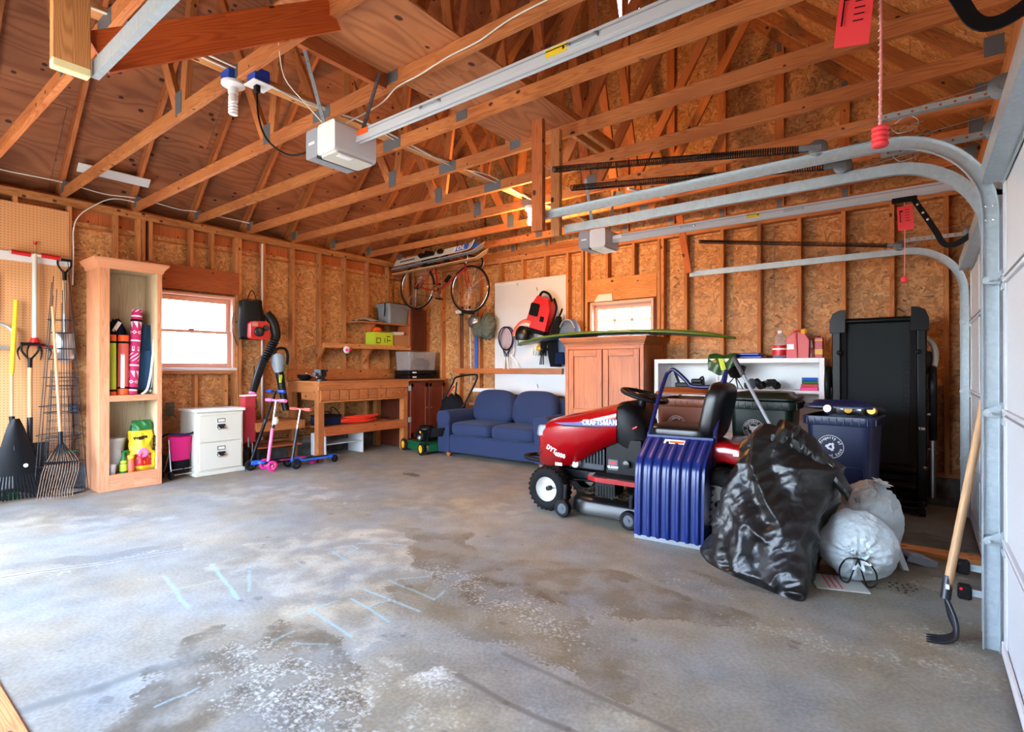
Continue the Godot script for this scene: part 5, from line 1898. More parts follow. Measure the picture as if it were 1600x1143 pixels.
func build_left_floor_things() -> void:
	# pink doll stroller
	var o := thing("doll_stroller", "small pink folding doll stroller beside the bookcase", "toy stroller", v3(.34, floor_y(.34), 3.70), .15)
	var g := Geo.new()
	g.grid(16, 10, func(u, v):
		var a: float = TAU * u
		return v3(.02 + cos(a) * .055 * (.8 + .3 * v), .19 + .25 * v, sin(a) * (.10 + .02 * v)), true)
	part("seat_bag", g, M.pink_cloth)
	g = Geo.new()
	g.grid(16, 6, func(u, v):
		var a: float = TAU * u
		return v3(.0 + cos(a) * .075, .40 + .05 * v - .02 * cos(a), sin(a) * .125 * (1.0 - .15 * v)), true)
	part("hood", g, M.pink_cloth)
	g = Geo.new()
	g.tube(smooth_path([v3(-.09, .44, .13), v3(.02, .48, .135), v3(.09, .47, .06), v3(.10, .47, -.06), v3(.03, .48, -.135), v3(-.09, .44, -.13)], 4), .011, 8)
	part("handle_bar", g, M.navy_cloth)
	g = Geo.new()
	g.grid(14, 5, func(u, v): return v3(.02 + cos(TAU * u) * .06, .06 + .13 * v, sin(TAU * u) * .09), true)
	part("basket", g, M.black_cloth)
	for s in [-1.0, 1.0]:
		g = Geo.new()
		g.tube(smooth_path([v3(.03, .42, s * .125), v3(.06, .2, s * .128), v3(.09, .05, s * .13)], 4), .007, 6)
		g.tube(smooth_path([v3(.04, .30, s * .12), v3(-.04, .12, s * .122), v3(-.10, .05, s * .125)], 4), .007, 6)
		part("leg_tube", g, M.steel)
		for x in [.09, -.10]:
			g = Geo.new()
			wheel(g, v3(x, .045, s * .135), Vector3.BACK, .045, .022)
			g.lathe([v2(.0, -.008), v2(.03, -.006), v2(.03, .006), v2(.0, .008)], v3(x, .045, s * .135), Vector3.BACK, 16)
			part("wheel", g, M.rubber)
	g = Geo.new()
	g.tube([v3(.09, .045, -.13), v3(.09, .045, .13)], .006, 6)
	g.tube([v3(.075, .10, -.125), v3(.075, .10, .125)], .005, 6)
	part("axle", g, M.steel)
	# filing cabinet
	o = thing("filing_cabinet", "cream two-drawer steel filing cabinet under the window", "filing cabinet", v3(.05, floor_y(.3), 3.335))
	g = Geo.new()
	g.box(v3(.22, .345, 0), v3(.43, .69, .50), .006)
	part("body", g, M.cream)
	g = Geo.new()
	g.box(v3(.225, .708, 0), v3(.47, .032, .535), .006)
	part("top", g, M.off_white)
	g = Geo.new()
	g.box(v3(.225, .022, 0), v3(.455, .044, .53), .005)
	part("plinth", g, M.cream)
	for k in 2:
		var yc := .51 if k else .205
		g = Geo.new()
		g.box(v3(.441, yc, 0), v3(.02, .292, .455), .005)
		var d := part("drawer_front", g, M.cream)
		g = Geo.new()
		g.box(v3(.454, yc + .085, 0), v3(.004, .044, .085), .002)
		part("label_frame", g, M.dark_steel, d)
		g = Geo.new()
		g.box(v3(.4565, yc + .085, 0), v3(.002, .03, .07))
		part("label_card", g, M.off_white, d)
		g = Geo.new()
		g.prism([v2(-.04, .03), v2(-.045, -.01), v2(-.025, -.032), v2(.025, -.032), v2(.045, -.01), v2(.04, .03)], v3(.456, yc + .015, 0), v3(0, 0, -1), Vector3.UP, .006)
		part("pull_plate", g, M.dark_steel, d)
		g = Geo.new()
		g.tube(smooth_path([v3(.46, yc + .02, .032), v3(.48, yc + .0, .03), v3(.482, yc - .008, .0), v3(.48, yc + .0, -.03), v3(.46, yc + .02, -.032)], 3), .007, 6)
		part("cup_pull", g, M.chrome, d)
	# red folding cart behind the cabinet
	o = thing("folding_cart", "tall red cloth folding cart standing behind the filing cabinet", "cart", v3(.36, floor_y(.36), 2.965))
	g = Geo.new()
	g.grid(20, 10, func(u, v):
		var p: Vector2 = rounded(.10, .16, .03, 4)[int(round(u * 20)) % 20]
		return v3(p.x * (1.0 + .1 * v), .31 + .54 * v, p.y + .006 * sin(v * 11.0)), true)
	g.box(v3(0, .31, 0), v3(.09, .01, .15))
	part("cloth_body", g, M.red_cloth)
	g = Geo.new()
	g.tube(ring3(rounded(.11, .165, .03, 4), v3(0, .852, 0), Vector3.RIGHT, Vector3.BACK), .007, 6, false, true)
	part("rim_piping", g, M.label_white)
	g = Geo.new()
	for s in [-1.0, 1.0]: g.tube([v3(-.02, .10, s * .06), v3(-.02, .34, s * .06)], .008, 6)
	g.tube([v3(.05, .25, .02), v3(.06, .36, .03)], .01, 6)
	part("frame", g, M.steel)
	for s in [-1.0, 1.0]:
		g = Geo.new()
		wheel(g, v3(-.02, .115, s * .09), Vector3.BACK, .115, .035)
		g.lathe([v2(.0, -.012), v2(.07, -.010), v2(.07, .010), v2(.0, .012)], v3(-.02, .115, s * .09), Vector3.BACK, 18)
		part("wheel", g, M.rubber)
	# scooters
	scooter("kick scooter with tall black stem and blue grips leaning by the cabinet", v3(.58, 0, 3.0), 1.45, .05, M.black, M.blue, M.blue_bright, .90, true)
	scooter("pink three-wheeled scooter with pale pink grips", v3(.70, 0, 2.86), 1.5, .02, M.pink_light, M.pink_light, M.black, .80, false)
	scooter("low blue three-wheeled scooter with grey stem and coral grips", v3(.80, 0, 2.62), 1.5, .0, M.dark_steel, M.coral, M.blue_bright, .69, false)
	g = Geo.new()
	g.ball(v3(0, 0, 0), v3(.025, .045, .035), 12, 8)
	var bagp := lone("small_bag", g, M.off_white, "small white cloth bag hung on the pink scooter stem", "bag", v3(.735, .56, 2.83))
	# picture-like pouch on the wall
	g = Geo.new()
	g.grid(8, 8, func(u, v): return v3(.012 + .02 * sin(PI * u) * sin(PI * v), (v - .5) * .16, (u - .5) * .09))
	lone("seed_pouch", g, M.camo, "small printed pouch pinned to the wall beside the bookcase", "pouch", v3(.0, .715, 3.67))

func scooter(label: String, at: Vector3, turn: float, lean: float, stem: Material, grip: Material, deck: Material, h: float, two: bool) -> void:
	# deck runs along local +x to the back, stem at the origin
	var o := thing("kick_scooter", label, "scooter", v3(at.x, floor_y(at.x), at.z), turn, "children's scooters")
	var top := v3(.26, h, -lean)
	var foot := v3(-.04, .10, 0)
	if not two: top = v3(.06, h, -lean)
	var g := Geo.new()
	g.tube([foot, foot.lerp(top, .55)], .019, 10)
	part("lower_stem", g, stem)
	g = Geo.new()
	g.tube([foot.lerp(top, .53), top], .014, 10)
	part("upper_stem", g, M.chrome if not two else M.black)
	g = Geo.new()
	g.lathe([v2(.016, .0), v2(.024, .0), v2(.024, .04), v2(.016, .04)], foot.lerp(top, .54), top - foot, 12)
	part("clamp", g, M.dark_steel)
	var side := v3(.12, .0, 1).normalized()
	g = Geo.new()
	g.tube([top - side * .17, top + side * .17], .012, 8)
	part("handlebar", g, stem if two else grip)
	for s in [-1.0, 1.0]:
		g = Geo.new()
		g.tube([top + side * s * .08, top + side * s * .20], .019, 10)
		part("grip", g, grip)
	g = Geo.new()
	var pl := []
	var ld := .46
	var wd := .055
	for p in rounded(ld, wd * 2.0, .05, 5): pl.append(p)
	g.prism(pl, v3(ld * .5 + .02, .085, 0), Vector3.RIGHT, Vector3.BACK, .022)
	g.beam(foot + v3(0, -.01, 0), v3(.06, .085, 0), .05, .04, Vector3.UP)
	part("deck", g, deck)
	g = Geo.new()
	g.prism(rounded(ld * .7, wd * 1.6, .03, 4), v3(ld * .5 + .03, .097, 0), Vector3.RIGHT, Vector3.BACK, .004)
	part("grip_tape", g, M.black_matte if deck != M.black else M.pink)
	g = Geo.new()
	var wr := .055 if not two else .065
	var fronts := [v3(-.04, wr, 0)] if two else [v3(-.04, .06, -.10), v3(-.04, .06, .10)]
	for f in fronts:
		g = Geo.new()
		wheel(g, f, Vector3.BACK, .06 if not two else wr, .026)
		var wp := part("wheel", g, M.pink if grip == M.pink_light else M.rubber)
		g = Geo.new()
		hub(g, f, Vector3.BACK, .06, .026, 6)
		part("hub", g, M.pink_light if grip == M.pink_light else M.dark_steel, wp)
	if not two:
		g = Geo.new()
		g.tube([v3(-.04, .07, -.09), v3(-.03, .10, 0), v3(-.04, .07, .09)], .018, 8)
		part("front_axle", g, deck)
	g = Geo.new()
	wheel(g, v3(ld + .05, .045, 0), Vector3.BACK, .045, .03)
	hub(g, v3(ld + .05, .045, 0), Vector3.BACK, .045, .03, 5)
	part("wheel", g, M.pink if grip == M.pink_light else M.rubber)
	g = Geo.new()
	g.grid(8, 4, func(u, v): return v3(ld + .05 - .058 * cos(u * 2.4), .045 + .058 * sin(u * 2.4), (v - .5) * .06))
	part("brake_fender", g, deck)

# ---- workbench corner
func crate(g: Geo, w: float, h: float, d: float, taper: float, wall := .006) -> void:
	# open-topped tub standing on the origin, tapering towards the foot
	var prev: Array = []
	for e in [[.0, taper], [h, 1.0], [h, 1.0 - wall * 2.0 / minf(w, d)], [wall, taper - wall * 2.0 / minf(w, d)]]:
		var ring := ring3(rounded(w, d, minf(w, d) * .12, 3), v3(0, e[0], 0), Vector3.RIGHT, Vector3.BACK, e[1])
		if prev.size():
			var m := ring.size()
			for i in m:
				var j := (i + 1) % m
				var nn: Vector3 = (ring[j] - prev[i]).cross(prev[j] - prev[i])
				if nn.length() > 1e-12: g.quad(prev[i], prev[j], ring[j], ring[i], -nn.normalized() if e[0] == h and e[1] == 1.0 else -nn.normalized())
		prev = ring
	g.box(v3(0, wall * .5, 0), v3(w * taper * .98, wall, d * taper * .98))

func build_bench() -> void:
	var o := thing("workbench", "long timber workbench with a row of small drawers", "workbench", v3(.0, .0, 1.53))
	var B := func(called: String, x0: float, x1: float, y0: float, y1: float, z0: float, z1: float, m: Material, parent: Node3D = null):
		var g := Geo.new()
		g.tone = Color(1, 1, 1) * (.84 + .16 * rng.randf())
		g.box(v3((x0 + x1) * .5, (y0 + y1) * .5, (z0 + z1) * .5), v3(x1 - x0, y1 - y0, z1 - z0), .004, Basis(), v2(rng.randf(), rng.randf()))
		return part(called, g, m, parent if parent else o)
	var w: Material = M.bench_wood
	B.call("worktop", .0, .74, .985, 1.01, -.74, .74, w)
	B.call("apron", .70, .735, .895, .985, -.74, .74, w)
	B.call("end_apron", .02, .70, .86, .985, .70, .738, w)
	for e in [[.63, .72], [.02, .11]]:
		B.call("leg", e[0], e[1], -.004, .985, .65, .735, w)
		B.call("leg", e[0], e[1], -.004, .985, -.735, -.65, w)
	var zs := [.72, .58, .44, .295, .135, -.01, -.16, -.32, -.64]
	for k in 8:
		var d: MeshInstance3D = B.call("drawer", .30, .742, .765, .892, zs[k + 1] + .006, zs[k] - .006, w)
		for q in ([.5] if k < 7 else [.3, .75]):
			var g := Geo.new()
			var zz: float = lerpf(zs[k + 1], zs[k], q)
			g.lathe([v2(.0, .0), v2(.006, .0), v2(.007, .012), v2(.015, .02), v2(.015, .028), v2(.0, .034)], v3(.742, .828, zz), Vector3.RIGHT, 12)
			part("knob", g, M.old_board, d)
	B.call("drawer_rail", .70, .735, .735, .762, -.70, .72, w)
	B.call("lower_shelf", .05, .72, .405, .425, -.65, .65, w)
	B.call("shelf_rail", .69, .728, .31, .42, -.65, .65, M.old_board)
	B.call("back_rail", .02, .06, .31, .41, -.65, 1.4, w)
	# low side shelf running on to the left
	B.call("side_shelf", .02, .42, .50, .52, .742, 1.36, w)
	B.call("side_rail", .40, .438, .41, .52, .74, 1.38, w)
	B.call("side_floor_board", .02, .40, .20, .22, .76, 1.36, M.old_board)
	var gb := Geo.new()
	gb.box(Vector3(), v3(.02, .15, 2.09), .003)
	lone("backsplash_board", gb, M.bench_wood, "long backsplash board standing along the wall behind the worktop", "board", v3(.012, 1.088, 1.225))
	# vise and bowl
	o = thing("bench_vise", "dark blue-grey bench vise at the left end of the worktop", "vise", v3(.58, 1.01, 2.14), .35)
	var g := Geo.new()
	g.lathe([v2(.0, .0), v2(.075, .0), v2(.075, .02), v2(.05, .03), v2(.045, .05), v2(.0, .05)], Vector3(), Vector3.UP, 20)
	part("swivel_base", g, M.dark_steel)
	g = Geo.new()
	g.box(v3(0, .085, -.03), v3(.07, .075, .10), .012)
	g.box(v3(0, .13, -.065), v3(.10, .035, .03), .005)
	part("body", g, M.dark_steel)
	g = Geo.new()
	g.box(v3(0, .08, .07), v3(.05, .05, .14), .006)
	g.box(v3(0, .11, .06), v3(.10, .075, .03), .006)
	part("front_jaw", g, M.grey_dark)
	g = Geo.new()
	g.tube([v3(0, .07, .10), v3(0, .07, .19)], .011, 8)
	g.tube([v3(-.08, .10, .18), v3(.08, .05, .18)], .006, 6)
	g.ball(v3(-.08, .10, .18), Vector3.ONE * .011, 8, 6)
	g.ball(v3(.08, .05, .18), Vector3.ONE * .011, 8, 6)
	part("screw_handle", g, M.chrome)
	g = Geo.new()
	g.lathe([v2(.0, .0), v2(.05, .0), v2(.095, .045), v2(.105, .08), v2(.10, .08), v2(.088, .046), v2(.045, .006), v2(.0, .006)], Vector3(), Vector3.UP, 24)
	lone("bowl", g, M.black, "shallow black bowl on the worktop beside the vise", "bowl", v3(.30, 1.01, 2.19))
	# under the bench
	o = thing("tool_box", "dark blue tool box on the bench's lower shelf", "tool box", v3(.45, .425, 1.98))
	g = Geo.new()
	g.box(v3(0, .055, 0), v3(.26, .11, .30), .012)
	part("body", g, M.navy_cloth)
	g = Geo.new()
	g.box(v3(0, .122, 0), v3(.27, .022, .31), .008)
	part("lid", g, M.black)
	g = Geo.new()
	g.tube(smooth_path([v3(0, .13, -.06), v3(0, .17, -.05), v3(0, .17, .05), v3(0, .13, .06)], 3), .008, 6)
	part("handle", g, M.black)
	g = Geo.new()
	var path := []
	var r := RandomNumberGenerator.new()
	r.seed = 8
	for k in 150:
		var a := k * .42
		var q := sin(k * .021) * .2
		path.append(v3(.10 * cos(a) + r.randf() * .01, .012 + .0004 * k + .012 * sin(k * .7) + .008, .27 * sin(a) + q))
	g.tube(path, .0085, 5)
	lone("extension_lead", g, M.orange_cord, "heaped orange extension cord on the bench's lower shelf", "cord", v3(.50, .425, 1.44))
	g = Geo.new()
	g.tube(smooth_path([v3(0, 0, .0), v3(.02, .12, .05), v3(0, .20, .03), v3(0, .16, -.05), v3(.02, .05, -.1), v3(.05, .0, -.02)], 5), .007, 6)
	lone("power_cable", g, M.black, "black cable loop rising behind the orange cord", "cable", v3(.24, .433, 1.72))
	o = thing("wrench_set", "loose steel tools at the right end of the lower shelf", "tools", v3(.60, .427, 1.06))
	for k in 4:
		g = Geo.new()
		g.tube([v3(-.02 + .025 * k, .006, -.09), v3(.03 + .01 * k, .008, .06)], .006, 6)
		g.lathe([v2(.006, -.004), v2(.014, -.004), v2(.014, .004), v2(.006, .004)], v3(.03 + .01 * k, .008, .07), Vector3.UP, 10)
		part("wrench", g, M.chrome)
	# small white shelf unit under the bench
	o = thing("shelf_unit", "low white open shelf unit on the floor under the bench", "shelf unit", v3(.32, floor_y(.3), 1.71))
	for e in [["side", v3(0, .15, .295), v3(.34, .30, .016)], ["side", v3(0, .15, -.295), v3(.34, .30, .016)], ["top", v3(0, .293, 0), v3(.34, .014, .574)], ["shelf", v3(0, .165, 0), v3(.33, .014, .574)]]:
		g = Geo.new()
		g.box(e[1], e[2], .002)
		part(e[0], g, M.white)
	# dark cabinet with clear tote and cases
	o = thing("base_cabinet", "dark cherry base cabinet with two panelled doors at the bench end", "cabinet", v3(.0, floor_y(.4), .40))
	g = Geo.new()
	g.box(v3(.36, .50, .0), v3(.70, .98, .76), .004)
	part("body", g, M.cherry_dark)
	g = Geo.new()
	g.box(v3(.375, 1.0, .0), v3(.75, .024, .78), .005)
	part("top", g, M.bench_wood)
	for s in [-1.0, 1.0]:
		g = Geo.new()
		g.box(v3(.72, .55, s * .185), v3(.022, .80, .345), .004)
		var d := part("door", g, M.cherry)
		for e in [[v3(.735, .92, s * .185), v3(.010, .06, .345)], [v3(.735, .185, s * .185), v3(.010, .07, .345)], [v3(.735, .55, s * .185 + .145), v3(.010, .80, .055)], [v3(.735, .55, s * .185 - .145), v3(.010, .80, .055)]]:
			g = Geo.new()
			g.box(e[0], e[1], .004)
			part("door_frame", g, M.cherry, d)
		g = Geo.new()
		g.lathe([v2(.0, .0), v2(.008, .0), v2(.014, .015), v2(.0, .022)], v3(.742, .58, s * .045), Vector3.RIGHT, 10)
		part("knob", g, M.brass, d)
	for y in [.88, .42]:
		g = Geo.new()
		g.box(v3(.738, y, .375), v3(.012, .075, .05), .003)
		part("hinge", g, M.zinc)
	for k in 2:
		o = thing("tool_case", ["flat black tool case, the lower of two on the cherry cabinet", "flat black tool case, the upper of two on the cherry cabinet"][k], "tool case", v3(.42, 1.004 + k * .068, .36), .0, "black tool cases")
		g = Geo.new()
		g.box(v3(0, .033, 0), v3(.34, .064, .60), .012)
		part("shell", g, M.black)
		g = Geo.new()
		g.box(v3(.172, .033, .19), v3(.004, .02, .08), .001)
		part("latch", g, M.label_white)
	o = thing("clear_tote", "clear plastic storage tote on top of the black cases", "storage box", v3(.42, 1.142, .36), .0)
	g = Geo.new()
	crate(g, .33, .28, .60, .92)
	part("tub", g, M.clear_plastic)
	g = Geo.new()
	g.box(v3(.172, .14, -.02), v3(.004, .27, .012), .001)
	part("corner_rib", g, M.clear_plastic)
	g = Geo.new()
	var ns := noise(44, 5.0, 2)
	g.grid(16, 10, func(u, v):
		var d := v3(cos(TAU * u) * sin(PI * v), cos(PI * v), sin(TAU * u) * sin(PI * v))
		return v3(0, .10, -.11) + d * v3(.11, .085, .14) * (1.0 + .3 * ns.get_noise_3dv(d * .5)), true)
	part("contents", g, M.grey_dark)
	# wall cabinet in the corner
	o = thing("wall_cabinet", "dark stained wall cabinet in the corner under the bicycle wheel", "cabinet", v3(.0, 1.44, .19))
	g = Geo.new()
	g.box(v3(.14, .34, 0), v3(.28, .68, .36), .004)
	part("body", g, M.old_board)
	g = Geo.new()
	g.box(v3(.29, .34, 0), v3(.02, .66, .34), .004)
	var dd := part("door", g, M.cherry_dark)
	for e in [[v3(.303, .34, .14), v3(.008, .66, .05)], [v3(.303, .34, -.14), v3(.008, .66, .05)], [v3(.303, .645, 0), v3(.008, .05, .24)], [v3(.303, .035, 0), v3(.008, .05, .24)]]:
		g = Geo.new()
		g.box(e[0], e[1], .003)
		part("door_frame", g, M.cherry_dark, dd)
	# wall shelves
	o = thing("storage_shelf", "long wooden wall shelf with slanted brackets above the workbench", "shelf", v3(.0, 1.47, 1.10), .0, "shelves above the bench")
	g = Geo.new()
	g.box(v3(.14, .01, 0), v3(.28, .02, 1.62), .002)
	part("plank", g, M.bench_wood)
	g = Geo.new()
	g.box(v3(.285, .015, 0), v3(.022, .065, 1.63), .003)
	part("edge_strip", g, M.lumber)
	for z in [.74, -.05]:
		g = Geo.new()
		g.prism([v2(.0, .0), v2(.24, .0), v2(.0, -.24)], v3(0, 0, z), Vector3.RIGHT, Vector3.UP, .03)
		part("bracket", g, M.bench_wood)
	o = thing("storage_shelf", "short upper wooden shelf holding the grey tote", "shelf", v3(.0, 1.835, .80), .0, "shelves above the bench")
	g = Geo.new()
	g.box(v3(.14, .01, 0), v3(.28, .02, 1.12), .002)
	part("plank", g, M.bench_wood)
	for z in [.20, -.48]:
		g = Geo.new()
		g.prism([v2(.0, .0), v2(.24, .0), v2(.0, -.26)], v3(0, 0, z), Vector3.RIGHT, Vector3.UP, .03)
		part("bracket", g, M.old_board)
	o = thing("storage_tote", "grey plastic storage tote with dark lid on the upper shelf", "storage box", v3(.16, 1.856, .60), .12)
	g = Geo.new()
	crate(g, .27, .30, .46, .86)
	part("tub", g, M.grey_tote)
	g = Geo.new()
	g.prism(rounded(.29, .48, .03, 3), v3(0, .272, 0), Vector3.RIGHT, Vector3.BACK, .05)
	part("rim", g, M.grey_tote)
	g = Geo.new()
	g.prism(rounded(.26, .45, .03, 3), v3(0, .302, 0), Vector3.RIGHT, Vector3.BACK, .02)
	part("lid", g, M.black)
	g = Geo.new()
	g.tube(smooth_path([v3(.06, .30, .245), v3(.07, .20, .255), v3(.05, .10, .25)], 4), .009, 6)
	part("strap", g, M.black_cloth)
	g = Geo.new()
	g.grid(14, 10, func(u, v): return v3((u - .5) * .26, .045 * sin(PI * u) * sin(PI * v) + .012 * sin(u * 13.0 + v * 9.0) + .014, (v - .5) * .42))
	lone("folded_cloth", g, M.fabric_grey, "crumpled grey cloth lying at the left of the upper shelf", "cloth", v3(.15, 1.856, 1.10))
	# boxes on the long shelf
	o = thing("cardboard_box", "long brown cardboard box on the wall shelf", "box", v3(.15, 1.491, .40), .0)
	g = Geo.new()
	g.box(v3(0, .095, 0), v3(.22, .19, .50), .002)
	part("carton", g, M.cardboard)
	g = Geo.new()
	g.text("Orian", v3(.111, .10, -.12), v3(0, 0, -1), Vector3.UP, .028, T.font, .001)
	part("print", g, M.red_plastic)
	g = Geo.new()
	g.box(v3(0, .1915, 0), v3(.20, .002, .05))
	part("tape", g, M.tan)
	o = thing("yellow_box", "lime yellow printed carton beside the brown cardboard box", "box", v3(.15, 1.491, .86), .0)
	g = Geo.new()
	g.box(v3(0, .11, 0), v3(.20, .22, .36), .002)
	part("carton", g, M.lime)
	g = Geo.new()
	for e in [[.06, .10], [.13, .10], [.10, -.10], [.16, -.09]]: g.box(v3(.101, e[0], e[1]), v3(.002, .012, .07))
	for e in [.13, .06, -.02, -.07]: g.box(v3(.101, .10, e), v3(.002, .07, .01))
	part("print", g, M.black)
	g = Geo.new()
	g.box(v3(.0, .222, -.05), v3(.18, .003, .16), .0, Basis(Vector3.BACK, .2))
	part("flap", g, M.cardboard)
	g = Geo.new()
	g.ball(Vector3(), v3(.06, .05, .10), 14, 8)
	lone("orange_ball_cap", g, M.orange, "bright orange cap resting on the yellow carton", "cap", v3(.12, 1.755, .90))
	g = Geo.new()
	g.box(v3(0, .025, 0), v3(.14, .05, .20), .004, Basis(Vector3.RIGHT, .06))
	lone("white_carton", g, M.white, "small white carton on top of the brown box", "box", v3(.16, 1.685, .54))
	o = thing("battery_lantern", "small brown box with black lantern at the shelf's right end", "box", v3(.15, 1.684, .26))
	g = Geo.new()
	g.box(v3(0, .06, 0), v3(.13, .12, .10), .003)
	part("carton", g, M.cardboard)
	g = Geo.new()
	g.box(v3(.07, .075, .02), v3(.02, .09, .04), .006)
	part("black_clip", g, M.black)
	g = Geo.new()
	g.tube([v3(0, 0, .14), v3(.01, 0, -.06)], .012, 8)
	lone("orange_level", g, M.orange, "short orange tool lying on the long shelf left of the boxes", "tool", v3(.22, 1.505, 1.24))
	g = Geo.new()
	g.tube([v3(0, 0, .16), v3(0, 0, -.10)], .01, 8)
	g.box(v3(0, 0, -.12), v3(.05, .02, .04), .004)
	lone("black_hammer", g, M.black, "black tool lying at the left end of the long shelf", "tool", v3(.20, 1.504, 1.70))
	# mask hanging at the shelf edge
	o = thing("dust_mask", "white and pink respirator mask hanging from the long shelf", "mask", v3(.33, 1.43, 1.57))
	g = Geo.new()
	g.ball(v3(0, 0, 0), v3(.045, .055, .05), 14, 10)
	part("shell", g, M.off_white)
	g = Geo.new()
	for s in [-1.0, 1.0]: g.lathe([v2(.0, .0), v2(.022, .0), v2(.02, .014), v2(.0, .016)], v3(.035, -.005, s * .025), v3(1, -.1, s * .4), 12)
	part("filter", g, M.pink)
	g = Geo.new()
	g.tube(smooth_path([v3(-.03, .0, .05), v3(-.04, .08, .03), v3(-.04, .09, -.03), v3(-.03, .0, -.05), v3(.0, -.07, .0)], 4, true), .004, 5, false, true)
	part("strap", g, M.black_cloth)
	# leaf blowers on the wall
	o = thing("backpack_blower", "red and black backpack leaf blower hung in its mesh bag", "leaf blower", v3(.0, 1.50, 2.78))
	g = Geo.new()
	g.grid(20, 10, func(u, v):
		var a: float = TAU * u
		return v3(.10 + cos(a) * .085 * (.9 + .2 * sin(PI * v)), .06 + .46 * v, sin(a) * (.155 - .015 * v + .02 * sin(v * 5.0)) + .01), true)
	part("mesh_bag", g, M.mesh_cloth)
	g = Geo.new()
	g.box(v3(.055, .27, .02), v3(.06, .48, .26), .03)
	part("back_frame", g, M.black)
	g = Geo.new()
	g.tube(smooth_path([v3(.08, .50, .06), v3(.08, .60, .03), v3(.08, .64, .0), v3(.08, .60, -.03), v3(.08, .50, -.06)], 4), .006, 6)
	part("cord_loop", g, M.black_cloth)
	g = Geo.new()
	g.prism(rounded(.24, .22, .05, 4), v3(.20, .14, -.02), v3(0, 0, -1), Vector3.UP, .10, .3)
	part("engine_cover", g, M.red_plastic)
	g = Geo.new()
	g.lathe([v2(.0, .0), v2(.06, .0), v2(.06, .02), v2(.045, .03), v2(.0, .03)], v3(.25, .12, .0), Vector3.RIGHT, 18)
	g.lathe([v2(.0, .0), v2(.04, .0), v2(.035, .02), v2(.0, .022)], v3(.25, .17, -.09), Vector3.RIGHT, 14)
	part("starter_housing", g, M.dark_steel)
	for k in 4:
		g = Geo.new()
		g.box(v3(.253, .19 + k * .012, .05), v3(.006, .005, .07))
		part("cooling_fin", g, M.off_white)
	g = Geo.new()
	g.tube(smooth_path([v3(.20, .36, -.12), v3(.23, .25, -.19), v3(.25, .10, -.22), v3(.25, .02, -.20)], 5), [.055, .055, .055, .058, .06, .06, .06, .06, .058, .056, .055, .055, .054, .053, .052, .052], 14)
	part("elbow", g, M.black)
	for k in 9:
		g = Geo.new()
		var q := v3(.25, .0 - k * .028, -.195 + k * .016)
		g.lathe([v2(.045, -.014), v2(.056, -.004), v2(.056, .004), v2(.045, .014)], q, v3(0, -1, .5), 16)
		part("bellows_ring", g, M.black)
	g = Geo.new()
	g.tube([v3(.25, -.22, -.06), v3(.27, -.42, .02), v3(.30, -.62, .10)], [.05, .045, .04], 14)
	part("blow_tube", g, M.black)
	g = Geo.new()
	g.tube([v3(.30, -.62, .10), v3(.302, -.645, .11)], .043, 14)
	part("nozzle_ring", g, M.pink_light)
	o = thing("leaf_blower", "grey and black handheld leaf blower hanging nose down", "leaf blower", v3(.0, .62, 2.52))
	g = Geo.new()
	g.tube(smooth_path([v3(.27, .74, .03), v3(.27, .62, .02), v3(.27, .50, .01)], 4), [.05, .075, .085, .085, .08, .075, .07, .06, .05], 14)
	part("fan_housing", g, M.grey_tote)
	g = Geo.new()
	g.tube(smooth_path([v3(.28, .70, .08), v3(.28, .79, .05), v3(.28, .80, -.06), v3(.28, .72, -.10), v3(.28, .60, -.09)], 4), .018, 8)
	part("handle", g, M.black)
	g = Geo.new()
	g.tube([v3(.27, .52, .01), v3(.30, .26, -.02), v3(.33, .02, -.05)], [.052, .045, .04], 14)
	part("blow_tube", g, M.black)
	g = Geo.new()
	g.box(v3(.325, .42, .02), v3(.01, .10, .04), .002)
	part("label", g, M.lime)
	g = Geo.new()
	g.text("EGO", v3(.357, .56, -.01), v3(0, 1, 0), v3(0, 0, 1), .03, T.font, .004)
	part("lettering", g, M.green)
	g = Geo.new()
	g.tube(smooth_path([v3(.02, .6, .0), v3(.06, .3, .02), v3(.05, .1, -.02), v3(.04, .0, .03)], 6), .006, 6)
	g.box(v3(.05, .0, .03), v3(.04, .07, .035), .006)
	lone("charger_cable", g, M.black, "black cable with plug dangling behind the leaf blowers", "cable", v3(.0, .60, 2.72))
	g = Geo.new()
	g.tube(smooth_path([v3(.0, .10, .0), v3(.02, .3, .08), v3(.02, .5, .06)], 5), .005, 5)
	lone("hook_cord", g, M.black, "thin dark cord hanging on the wall beside the window", "cord", v3(.03, 1.35, 2.93))
	g = Geo.new()
	g.tube([v3(0, 0, 0), v3(.0, 2.5, .0)], .012, 8)
	lone("conduit", g, M.wire_white, "thin pale conduit running up the left wall by the blowers", "pipe", v3(.012, .26, 2.615))
	# green walk-behind mower
	push_mower()

